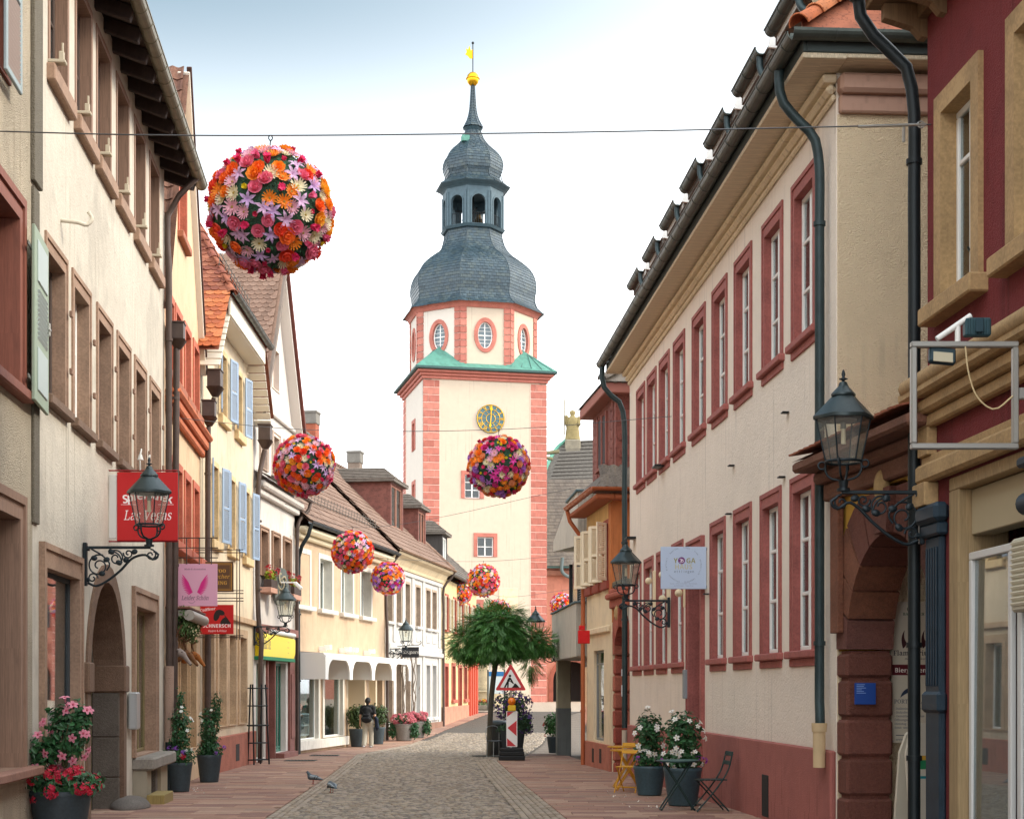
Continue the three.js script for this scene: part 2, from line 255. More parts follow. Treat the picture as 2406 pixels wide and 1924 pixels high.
// ---------- ground, road, pavements ----------
{
  const zs = []; for (let D = -12; D < 130; D += 2) zs.push(D); zs.push(160, 260, 420);
  const strip = (xl, xr, dy, list) => { const f = []; for (let i = 1; i < list.length; i++) { const a = list[i - 1], b = list[i]; f.push([[xl(a), gy(a) + dy, -a], [xr(a), gy(a) + dy, -a], [xr(b), gy(b) + dy, -b], [xl(b), gy(b) + dy, -b]]); } const g = polyGeo(f); return g; };
  struct('ground', strip(() => -160, () => 160, -0.06, zs), mat('#6f665c', { map: 'stone', bump: 'rough', bs: 0.01 }));
  const L = [[-12, -1.7], [21.6, -3.37], [46.9, -4.64], [48.6, -4.42], [54, -3.75], [67, -2.75], [84, -0.9], [100, -6]], R = [[-12, 2.6], [20.8, 0.77], [43, -0.42], [44.5, 0.3], [56, 1.1], [75, 2.2], [100, 6]];
  const ip = (t) => (D) => { for (let i = 1; i < t.length; i++) if (D <= t[i][0] || i === t.length - 1) { const a = t[i - 1], b = t[i]; return a[1] + (b[1] - a[1]) * (D - a[0]) / (b[0] - a[0]); } };
  const xl = ip(L), xr = ip(R), list = zs.filter((d) => d >= -2 && d <= 124);
  const road = struct('road', strip(xl, xr, -0.03, list), mat('#55504a', { map: 'stone', bump: 'rough', bs: 0.012, roughness: 0.95 }));
  // setts
  const sett = (w, l) => { const W = w / 2, H = l / 2, c = 0.012, t = 0.03, q = [[-W, 0, -H], [W, 0, -H], [W, 0, H], [-W, 0, H]], p = q.map(([x, , z]) => [x - Math.sign(x) * c * 0.4, t - c * 0.8, z - Math.sign(z) * c * 0.4]), r = q.map(([x, , z]) => [x - Math.sign(x) * c * 1.6, t, z - Math.sign(z) * c * 1.6]); const f = [[r[3], r[2], r[1], r[0]]]; for (let i = 0; i < 4; i++) { const j = (i + 1) % 4; f.push([q[j], q[i], p[i], p[j]], [p[j], p[i], r[i], r[j]]); } return polyGeo(f); };
  const sg = [sett(0.1, 0.1), sett(0.093, 0.105), sett(0.105, 0.095)], sm_ = ['#958b7c', '#847a6d', '#a1968a', '#8d7e6c', '#797169', '#a89b8a'].map((c) => mat(c, { map: 'stone', bump: 'rough', bs: 0.006, roughness: 0.8 }));
  const l = [], kl = [];
  for (let D = 18.6; D < 64; D += 0.106) {
    const a = xl(D) + 0.3, b = xr(D) - (D < 43.3 ? 0.62 : 0.1); let x = a + rr(0, 0.1);
    while (x < b) { const t = (x - a) / (b - a), arc = 0.16 * Math.sin(t * Math.PI * 5 + 0.6) + rr(-0.012, 0.012), d = D + arc; l.push(M4(x, gy(d) - 0.03 + rr(-0.007, 0.004), -d, rr(-0.03, 0.03), rr(-0.1, 0.1) + 0.35 * Math.cos(t * Math.PI * 5 + 0.6), rr(-0.03, 0.03), [rr(0.9, 1.08), 1, rr(0.88, 1.05)])); x += rr(0.1, 0.114); }
  }
  pieces(road, 'cobble', 'cobbles', sg, sm_, l);
  for (let D = 18.2; D < 58; D += 0.14) { const a = Math.atan2(xl(D + 0.5) - xl(D - 0.5), 1); for (let k = 0; k < 3; k++) { const d = D + k * 0.05, x = xl(d) + 0.05 + k * 0.1; kl.push(M4(x, gy(d) - 0.028 + rr(-0.003, 0.003), -d, 0, -a, 0, [0.95, 1, 1.34])); } }
  for (let D = 18.2; D < 43.2; D += 0.17) for (let k = 0; k < 6; k++) { const d = D + k * 0.06; kl.push(M4(xr(d) - 0.05 - k * 0.1, gy(d) - 0.028 + rr(-0.003, 0.003), -d, 0, 0.055, 0, [0.95, 1, 1.62])); }
  pieces(road, 'gutter_sett', 'gutter_setts', [sg[0]], [sm_[0], sm_[2], sm_[5], sm_[3]], kl);
  // sandstone slabs
  const slabM = ['#a98270', '#9c786a', '#b08c79', '#947064', '#a98672', '#b89985', '#9f8474'].map((c) => mat(c, { map: 'stone', bump: 'rough', bs: 0.004, roughness: 0.75 }));
  const wallL = (D) => (D < 34 ? BX(D) : D < 41.7 ? -6.745 - 0.0143 * (D - 34) : D < 47.2 ? -6.855 + 0.061 * (D - 41.7) : D < 58.5 ? -6.52 + 0.16 * (D - 47.2) : -4.71 + 0.147 * (D - 58.5)), wallR = (D) => (D < 15.1 ? 4.1 : D < 36.5 ? RX(D) + 0.3 : D < 41 ? 2.35 - 0.1 * (D - 36.5) : 2.1 - 0.09 * (D - 41));
  for (const [nm, x0, x1, dEnd] of [['pavement', (D) => wallL(D) - 0.4, xl, 82], ['pavement', xr, wallR, 46]]) {
    const pv = struct(nm, strip((D) => Math.min(x0(D), x1(D)), (D) => Math.max(x0(D), x1(D)), -0.024, list.filter((d) => d < dEnd + 3)), mat('#5f4a41', { map: 'stone', roughness: 0.95 }));
    const near = [], geo = cbox(1, 0.03, 1, 0.004);
    for (let D = 15.5; D < dEnd; ) { const dp = pick([0.24, 0.3, 0.36]); let x = x0(D + dp / 2) + 0.01; const e = x1(D + dp / 2) - 0.01; x += rr(-0.5, 0);
      while (x < e) { const w = rr(0.5, 1.15), p0 = Math.max(x, x0(D + dp / 2) + 0.01), p1 = Math.min(x + w, e); if (p1 - p0 > 0.1) near.push(M4((p0 + p1) / 2, gy(D + dp / 2) - 0.022 + rr(-0.003, 0.003), -(D + dp / 2), rr(-0.003, 0.003) + Math.atan2(gy(D + 1) - gy(D), 1), 0, rr(-0.002, 0.002), [p1 - p0 - 0.008, 1, dp - 0.008])); x += w; } D += dp; }
    pieces(pv, 'paving_slab', 'paving_slabs', [geo], slabM, near);
  }
  const sq = struct('square', strip((D) => -30, (D) => 30, -0.026, [84, 92, 100, 124]), mat('#a89a8a', { map: 'stone', bump: 'rough', bs: 0.01 }));
}
// ---------- left side of the street ----------
const brown = mat('#a38671', { map: 'stone', roughness: 0.8 }), brown2 = mat('#9c7b66', { map: 'wood', roughness: 0.75 });
{ // rough-rendered house, only its far end in view
  const B = front('rendered_house', 'house with rough beige render, brown window frames and a green shutter', 'house', BX(2), 2, BX(17.34), 17.34);
  const rough = mat('#bdb09a', { map: 'plaster', bump: 'rough', bs: 0.03, roughness: 0.95 }), red = mat('#8c5240', { map: 'wood', roughness: 0.7 });
  const W = []; for (let u = 13.95; u > 2; u -= 2.6) { W.push({ u, v: 4.95, w: 1.2, h: 1.75, rev: 0.22, rows: [0.33, 0.66], fm: mat('#3a2c2a'), sur: { w: 0.26, m: red, lip: 0.09, p: 0.04 }, sill: { m: red, h: 0.12, e: 0.4 } }, { u, v: 0.95, w: 1.25, h: 2.6, rev: 0.3, rows: [0.7], fm: mat('#3a2c2a'), sur: { w: 0.26, m: brown2, lip: 0.09, p: 0.04 }, sill: { m: mat('#9a7262', { map: 'stone' }), h: 0.1, e: 0.5, p: 0.2 } }, { u: u - 0.5, v: 8, w: 1.2, h: 1.8, rev: 0.22, fm: mat('#3a2c2a'), sur: { w: 0.22, m: red, p: 0.03 } }); }
  facade(B, rectPts([0, B.L, -0.5, 11.6]), W, [], rough); body(B, 11.5, 8, rough, { floors: [4, 7.5] });
  P(B, 'roof', polyGeo([[[0, 11.2, 0.7], [B.L, 11.2, 0.7], [B.L, 16, -4.5], [0, 16, -4.5]], [[0, 11.3, -9], [B.L, 11.3, -9], [B.L, 16.05, -4.5], [0, 16.05, -4.5]]]), M.tileDark[0]);
  const grn = mat('#8b9a86', { roughness: 0.6 }), lt = mat('#a9b5b4', { roughness: 0.6 });
  const s = P(B, 'shutter', [bx(0, 1, 4.85, 6.72, 0, 0.04)], grn, 'grey green shutter with two panels and louvres');
  s.position.set(14.78, 0, 0.12); s.rotation.y = 0.06;
  P(s, 'panel', [bx(0.16, 0.84, 4.98, 5.45, 0.035, 0.055, 0.02)], lt); P(s, 'panel', [bx(0.16, 0.84, 6.15, 6.6, 0.035, 0.055, 0.02)], lt);
  for (let i = 0; i < 11; i++) P(s, 'slat', mv(cbox(0.68, 0.045, 0.01, 0.003), 0.5, 5.55 + i * 0.05, 0.045, 0.6), lt);
  P(s, 'latch', [bx(0.86, 0.96, 5.78, 5.81, 0.04, 0.075), bx(0.9, 0.93, 5.72, 5.87, 0.04, 0.07)], M.steel); P(s, 'hinge', bx(-0.16, 0.08, 5.05, 5.1, -0.02, 0.0), M.zinc); P(s, 'hinge', bx(-0.16, 0.08, 6.45, 6.5, -0.02, 0), M.zinc);
  const s2 = shutter(B, B, 13.6, 14.3, 7.9, 9.9, 0.1, mat('#93a0a3'), mat('#b9a9a2')); s2.userData.label = 'pale grey louvred shutter';
}
{ // white house, six windows a floor
  const B = front('white_house', 'white plastered house with brown window frames, deep rafter eaves and arched gateway', 'house', BX(17.34), 17.34, BX(28.2), 28.2), L = B.L;
  const wallM = mat('#cdc5b6', { map: 'plaster', bump: 'plasterBump', bs: 0.012, roughness: 0.92 });
  const W = [], dark = mat('#4b3d36');
  [1.43, 3.06, 4.58, 6.23, 7.96, 9.62].forEach((u) => W.push({ u, v: 8.98, w: 1.02, h: 1.7, rev: 0.19, fm: dark, rows: [0.5], sur: { w: 0.1, m: brown2, p: 0.012 }, sill: { m: brown, h: 0.2, e: 0.17, p: 0.1 } }));
  [1.28, 2.88, 4.62, 6.3, 7.98, 9.68].forEach((u, i) => W.push({ u, v: 5.15, w: 0.98, h: 1.66, rev: 0.19, fm: i === 1 ? M.white : dark, rows: [0.6], curtain: [0, 1, 0, 2, 0, 1][i], sur: { w: 0.16, m: brown, lip: 0.06, p: 0.008, lt: 0.018, t: 0.2 }, sill: { m: mat('#7a6353', { map: 'stone' }), h: 0.12, e: 0.19, p: 0.1 } }));
  const shop = { u: 1.53, v: 0.55, w: 2.0, h: 2.6, rev: 0.12, fm: mat('#3b3f41'), rows: [], cols: 1, sur: { w: 0.2, m: brown, lip: 0.07, p: 0.04, t: 0.28 } }, small = { u: 8.46, v: 0.72, w: 2.2, h: 2.35, rev: 0.2, cols: 3, fm: mat('#8a7a52', { map: 'wood' }), rows: [], sur: { w: 0.26, m: brown, lip: 0.08, p: 0.03, t: 0.3 } };
  W.push(shop, small);
  facade(B, rectPts([0, L, -0.5, 11.1]), W, [archPts(3.4, 6.15, -0.4, 1.9)], wallM, 0.42); body(B, 11.0, 9, wallM, { floors: [3.9, 7.8] });
  // gateway
  const stone = mat('#7b6250', { map: 'stone', bump: 'rough', bs: 0.01 }), dk = mat('#6a625a', { map: 'stone', bump: 'rough', bs: 0.012 });
  P(B, 'arch_stone', ext(archBand(3.41, 6.14, -0.35, 1.9, 0.25), [], -0.41, 0.035), stone);
  P(B, 'impost', bx(6.08, 6.46, 1.72, 2.12, -0.44, 0.07, 0.02), stone); P(B, 'impost', bx(3.1, 3.48, 1.72, 2.12, -0.44, 0.07, 0.02), stone);
  [[-0.3, 0.45], [0.46, 1.05], [1.06, 1.71]].forEach(([a, b], i) => { P(B, 'jamb_block', bx(6.1, 6.2, a, b, -0.43, -0.03, 0.012), dk); });
  P(B, 'gate_passage', [bx(6.16, 6.4, -0.4, 3.6, -3, -0.44), bx(3.2, 3.38, -0.4, 3.6, -3, -0.44), bx(3.381, 6.159, 3.3, 3.6, -3, -0.44)], mat('#a39c78', { map: 'plaster' }));
  const gate = P(B, 'gate_door', ext(archPts(3.4, 6.15, -0.3, 1.9), [], -1.5, -1.42), mat('#2a2522', { map: 'wood' })); P(gate, 'rail', [bx(3.5, 6.05, 1.75, 1.9, -1.42, -1.38)], mat('#332b27'));
  P(B, 'guard_stone', mv(fin(new THREE.SphereGeometry(0.42, 14, 8, 0, Math.PI * 2, 0, Math.PI / 2)).scale(1.5, 0.42, 0.7), 6.3, gy(23.6), 0.1), mat('#6b6560', { map: 'stone' }));
  // stone bench sill under the small window
  P(B, 'stone_sill', bx(7.15, 9.9, 0.5, 0.7, -0.3, 0.34, 0.03), mat('#8d8880', { map: 'stone' })); P(B, 'sill_support', bx(7.2, 7.7, -0.4, 0.5, 0, 0.22), mat('#9a917f', { map: 'plaster' })); P(B, 'sill_support', bx(8.35, 8.55, -0.4, 0.5, 0, 0.2), dk); P(B, 'sill_support', bx(9.0, 9.8, -0.4, 0.499, 0, 0.2), mat('#a3977f', { map: 'plaster' }));
  P(B, 'planter_box', [bx(7.1, 8.2, -0.3, 0.12, 0.23, 0.5)], mat('#9a8650', { map: 'wood' }));
  P(B, 'letter_box', bx(6.62, 7.0, 1.15, 1.72, 0.02, 0.15, 0.02), mat('#a7a9a9', { roughness: 0.4, metalness: 0.4 })); P(B, 'joint_strip', [bx(-0.1, 0.32, 7.35, 11.2, 0, 0.05), bx(-0.06, 0.22, 3.6, 7.3, 0, 0.035)], mat('#6f685a', { map: 'plaster', bump: 'rough', bs: 0.02 }));
  P(B, 'wall_hook', [tube([[1.58, 7.4, 0], [1.58, 7.38, 0.2], [1.6, 7.36, 0.3], [1.62, 7.44, 0.36], [1.62, 7.52, 0.32]], 0.025, 8)], mat('#cfc6b4'));
  for (const u of [1.43, 3.06, 4.58, 6.23, 7.96, 9.62]) P(B, 'shutter_catch', [bx(u - 0.62, u - 0.5, 9.0, 9.04, 0, 0.2), bx(u - 0.6, u - 0.54, 9.04, 9.14, 0.12, 0.18), bar([u - 0.57, 9.04, 0.16], [u - 0.57, 9.24, 0.16], 0.014)], mat('#b8ad98'));
  for (const u of [1.28, 2.88, 4.62, 6.3, 7.98, 9.68]) P(B, 'shutter_pintle', [bx(u + 0.55, u + 0.62, 5.6, 5.68, 0.05, 0.09), bx(u + 0.55, u + 0.62, 6.3, 6.38, 0.05, 0.09)], brown2);
  // eaves
  const raf = mat('#3b2c26', { map: 'wood' });
  for (let u = 0.3; u < L + 0.2; u += 0.72) P(B, 'rafter', mv(cbox(0.12, 0.2, 0.95, 0.01), u, 11.02, 0.05, 0.32), raf);
  P(B, 'eave_boards', mv(cbox(L + 0.5, 0.03, 1.0, 0.004), L / 2 + 0.1, 11.16, 0.05, 0.32), mat('#4b3a31', { map: 'wood' })); P(B, 'bargeboard', mv(cbox(0.06, 0.26, 1.1, 0.01), L + 0.33, 11.1, 0.0, 0.32), raf);
  P(B, 'gutter', mv(gutterGeo(-0.3, L + 0.55, 0.105), 0, 10.98, 0.6), mat('#847d66', { roughness: 0.45, metalness: 0.5, map: 'metal' }));
  P(B, 'roof', polyGeo([[[-0.3, 11.04, 0.56], [L + 0.4, 11.04, 0.56], [L + 0.4, 16, -4.7], [-0.3, 16, -4.7]], [[-0.3, 11.04, -9.5], [L + 0.4, 11.04, -9.5], [L + 0.4, 16.04, -4.7], [-0.3, 16.04, -4.7]]]), M.tileDark[1]);
  pipe(B, [[L - 0.1, 10.9, 0.58], [L - 0.1, 10.75, 0.5], [L - 0.1, 10.4, 0.12], [L - 0.1, 9, 0.1], [L - 0.1, 2.1, 0.1]], 0.055, M.brownPipe, [[L - 0.1, 8, 0.1], [L - 0.1, 5, 0.1]]);
  P(B, 'pipe_sleeve', mv(cyl(0.085, 0.085, 1.35, 14), L - 0.1, 1.5, 0.1), mat('#a98d7c', { bump: 'rough', bs: 0.03 })); pipe(B, [[L - 0.1, 0.82, 0.1], [L - 0.1, -0.3, 0.1]], 0.07, M.darkPipe);
  P(B, 'sticker', bx(L - 0.16, L - 0.04, 0.62, 0.72, 0.168, 0.176, 0.001), mat('#d8c020'));
}
{ // peach gabled house
  const B = front('peach_gabled_house', 'narrow peach house with steep tiled gable and salmon window frames', 'house', BX(28.2), 28.2, BX(34.05), 34.05), L = B.L;
  const wm = mat('#d8bb98', { map: 'plaster', bump: 'plasterBump', bs: 0.01 }), sal = mat('#c4694f', { map: 'stone', roughness: 0.8 });
  const W = [0.75, 2.0, 3.45, 4.95].map((u) => ({ u, v: 7.55, w: 0.85, h: 1.35, rev: 0.2, rows: [0.6], sur: { w: 0.14, m: sal, p: 0.03 }, sill: { m: mat('#a8694f', { map: 'stone' }), h: 0.16, e: 0.18 } })).concat([0.75, 2.0, 3.45, 4.95].map((u) => ({ u, v: 4.5, w: 0.85, h: 1.45, rev: 0.2, rows: [0.6], sur: { w: 0.14, m: sal, p: 0.03 }, sill: { m: sal, h: 0.18, e: 0.2, p: 0.2 } })), [{ u: 2.6, v: 10.55, w: 1.1, h: 1.2, rev: 0.2, rows: [0.5], sur: { w: 0.12, m: sal, p: 0.03 }, sill: { m: mat('#a8694f', { map: 'stone' }), h: 0.14, e: 0.16 } }]);
  const shopM = mat('#c9a983', { map: 'stone' }), sh = [];
  for (const u of [1.2, 2.75, 4.3]) sh.push({ u, v: 0.55, w: 1.05, h: 2.2, rev: 0.25, cols: 1, rows: [0.75], fm: mat('#a58b62', { map: 'wood' }), sur: { w: 0.12, m: shopM, p: 0.03 } });
  facade(B, [[0.02, -0.5], [L - 0.02, -0.5], [L - 0.02, 8.75], [2.93, 13.8], [0.02, 8.75]], [...W, ...sh], [], wm); body(B, 8.6, 8, wm, { floors: [3.6, 6.9] });
  P(B, 'string_course', [bx(0.1, L - 0.02, 6.9, 7.08, 0, 0.2, 0.03), bx(0.1, L - 0.02, 7.08, 7.22, 0, 0.28, 0.05), bx(0.1, L - 0.02, 6.75, 6.9, 0, 0.12, 0.03)], mat('#c8714a', { map: 'stone' }));
  const ey = V(2.95, 5.2, 0).normalize(), ex = V(0, 0, 1);
  P(B, 'roof', polyGeo([[[-0.12, 8.55, -8], [-0.12, 8.55, 0.1], [2.93, 13.95, 0.1], [2.93, 13.95, -8]], [[L + 0.1, 8.55, -8], [L + 0.1, 8.55, 0.1], [2.93, 13.94, 0.1], [2.93, 13.94, -8]]]), M.tileDark[0]);
  tiles(B, 'roof_tile', V(-0.12, 8.58, -2.2), ex, ey, 2.3, 6.1, 'pan', M.tileDark);
  P(B, 'verge_board', [mv(cbox(0.05, 6.2, 0.24, 0.01), 4.42, 11.25, 0.0, 0, 0, 0.515)], mat('#d9cfc0')); P(B, 'verge_tile_edge', [mv(cbox(0.06, 6.3, 0.1, 0.01), 4.5, 11.33, 0.1, 0, 0, 0.515)], mat('#4d3026', { map: 'wood' }));
  hopper(B, 0.15, 8.05, 0.22, 0.15, M.brownPipe); pipe(B, [[0.15, 7.9, 0.2], [0.15, 2, 0.16], [0.15, -0.3, 0.16]], 0.06, M.brownPipe, [[0.15, 7, 0.18], [0.15, 4, 0.17]]);
  hopper(B, L - 0.12, 7.62, 0.2, 0.17, M.brownPipe); pipe(B, [[L - 0.12, 7.4, 0.18], [L - 0.12, 1.2, 0.16], [L - 0.12, -0.4, 0.16]], 0.06, M.brownPipe, [[L - 0.12, 6.4, 0.17], [L - 0.12, 3.4, 0.16]]);
  // awning housing over the shop
  P(B, 'awning_roll', [mv(cyl(0.1, 0.1, 2.5, 14), 1.4, 3.1, 0.42, 0, 0, Math.PI / 2), bx(0.2, 2.7, 3.08, 3.2, 0.02, 0.34)], mat('#9b948b', { roughness: 0.5, metalness: 0.4 })); P(B, 'awning_hood', bx(0.15, 2.75, 3.21, 3.25, 0, 0.45), mat('#7d4a3c', { map: 'metal' }));
}
{ // yellow house with blue shutters, half-hipped gable
  const B = front('blue_shutter_house', 'pale yellow house with light blue shutters under a half-hipped beaver-tail roof', 'house', -6.745, 34.05, -6.855, 41.7), L = B.L;
  const wm = mat('#dcc9ac', { map: 'plaster', bump: 'plasterBump', bs: 0.01 }), st = mat('#dcc193', { map: 'stone' }), blue = mat('#8fa3bb', { roughness: 0.65 }), blue2 = mat('#a8b8cb', { roughness: 0.65 }), fm = mat('#6a5644');
  const W = [];
  for (const u of [2.85, 5.15]) W.push({ u, v: 8.12, w: 0.92, h: 1.46, rev: 0.24, fm, sur: { w: 0.12, m: st, p: 0.02 }, sill: { m: st, h: 0.22, e: 0.16 } });
  for (const u of [1.7, 4.1, 6.4]) W.push({ u, v: 5.12, w: 0.92, h: 1.7, rev: 0.24, fm, sur: { w: 0.12, m: st, p: 0.02 }, sill: { m: st, h: 0.2, e: 0.16 } });
  const shopS = mat('#c7a988', { map: 'stone' });
  for (const u of [0.95, 2.6, 4.05, 5.7]) W.push({ u, v: 0.9, w: 1.0, h: 2.15, rev: 0.22, cols: 1, rows: [], fm: M.white, curtain: 1, sur: { w: 0.2, m: shopS, p: 0.05 } });
  facade(B, [[0.02, -0.6], [L - 0.02, -0.6], [L - 0.02, 9.0], [6.3, 10.45], [1.3, 10.45], [0.02, 9.0]], W, [], wm); body(B, 8.9, 8, wm, { floors: [3.7, 7.3] });
  for (const w of B.children.filter((c) => c.name === 'window')) { const b = new THREE.Box3().setFromBufferAttribute(w.geometry.attributes.position), up = b.min.y > 4; if (!up) continue; shutter(B, w, b.min.x - 0.62, b.min.x - 0.14, b.min.y + 0.02, b.max.y + 0.05, 0.07, blue, blue2, 0.16, b.min.x - 0.14); shutter(B, w, b.max.x + 0.14, b.max.x + 0.62, b.min.y + 0.02, b.max.y + 0.05, 0.07, blue, blue2, -0.2, b.max.x + 0.14); }
  P(B, 'plinth', bx(0.05, L - 0.05, -0.6, 0.66, 0, 0.09, 0.02), mat('#b06a55', { map: 'stone', bump: 'rough', bs: 0.006 }));
  P(B, 'vent_opening', bx(4.2, 4.75, 0.0, 0.42, 0.07, 0.095), mat('#241a18')); P(B, 'shop_fascia', bx(0.3, L - 0.1, 3.42, 3.56, 0, 0.1), shopS);
  // roof: two steep flanks, clipped by the half hip facing the street
  const nr = V(1, 1.05, 0).normalize(), z = (v) => (v < 10.6 ? 0.5 : lerp(0.5, -1.15, (v - 10.6) / 2.9));
  P(B, 'roof', polyGeo([[[-0.5, 9.0, -7], [-0.5, 9.0, 0.48], [1.05, 10.6, 0.48], [1.05, 10.6, -7]], [[1.05, 10.6, -7], [1.05, 10.6, 0.48], [3.82, 13.5, -1.17], [3.82, 13.5, -7]], [[8.1, 9.0, -7], [8.1, 9.0, 0.48], [6.6, 10.6, 0.48], [6.6, 10.6, -7]], [[6.6, 10.6, -7], [6.6, 10.6, 0.48], [3.82, 13.49, -1.17], [3.82, 13.49, -7]], [[1.05, 10.58, 0.48], [6.6, 10.58, 0.48], [3.82, 13.5, -1.17]]]), M.tileRed[0]);
  const in1 = (x, y) => { const v = 9.02 + y * nr.y; return -4 + x < z(v) - 0.04; };
  tiles(B, 'roof_tile', V(-0.5, 9.03, -4), V(0, 0, 1), nr, 4.6, 6.2, 'beaver', M.tileRed, (x, y) => y > 2.0 && in1(x, y)); tiles(B, 'new_roof_tile', V(-0.5, 9.03, -4), V(0, 0, 1), nr, 4.6, 2.0, 'beaver', M.tileOrange, in1);
  const hx = V(1, 0, 0), hy = V(0, 2.9, -1.65).normalize(); tiles(B, 'hip_tile', V(1.05, 10.6, 0.5), hx, hy, 5.55, 3.4, 'beaver', M.tileRed, (x, y) => { const t = y / 3.34; return x > 2.77 * t && x < 5.55 - 2.77 * t; }, 120);
  ridge(B, V(1.0, 10.55, 0.52), V(3.82, 13.52, -1.15), 0.13, M.tileRed); ridge(B, V(6.65, 10.55, 0.52), V(3.9, 13.45, -1.1), 0.13, M.tileRed);
  P(B, 'gutter', mv(gutterGeo(1.0, 6.7, 0.08), 0, 10.6, 0.6), M.zinc); const cr = mat('#e4dccb', { roughness: 0.6 });
  P(B, 'fascia', bx(1.1, 6.5, 10.12, 10.55, 0.42, 0.48), cr); P(B, 'soffit', [bx(1.2, 6.4, 10.1, 10.16, 0.0, 0.44)], cr);
  for (let i = 0; i < 9; i++) { const t = i / 9; P(B, 'soffit_board', mv(cbox(0.2, 0.03, 0.47, 0.006), 6.42 + 1.5 * t, 10.2 - 1.55 * t - 0.02, 0.22, 0, 0, -0.8), cr); P(B, 'soffit_board', mv(cbox(0.2, 0.03, 0.47, 0.006), 1.2 - 1.5 * t, 10.2 - 1.55 * t - 0.02, 0.22, 0, 0, 0.8), cr); }
  hopper(B, 7.75, 8.35, 0.3, 0.2, M.brownPipe); pipe(B, [[7.75, 8.1, 0.28], [7.72, 7.7, 0.2], [7.62, 7.3, 0.15], [7.62, 3.5, 0.15], [7.58, 3.3, 0.2], [7.5, 3.1, 0.24], [7.48, 2.5, 0.22], [7.48, -0.5, 0.2]], 0.065, M.brownPipe, [[7.62, 6.2, 0.15], [7.62, 4.4, 0.15]]);
  hopper(B, 0.1, 8.3, 0.3, 0.18, M.brownPipe);
  pipe(B, [[0.22, 8.1, 0.25], [0.22, 7.5, 0.14], [0.22, 3, 0.14], [0.22, -0.5, 0.14]], 0.05, M.brownPipe);
  P(B, 'snow_guard', [0, 0.12, 0.24].map((h) => bar([1.6, 11.4 + h, 0.15], [6.0, 11.4 + h, 0.15], 0.01)).concat(Array.from({ length: 12 }, (_, i) => bar([1.6 + i * 0.4, 11.3, 0.12], [1.6 + i * 0.4, 11.7, 0.16], 0.008))), M.zinc);
}
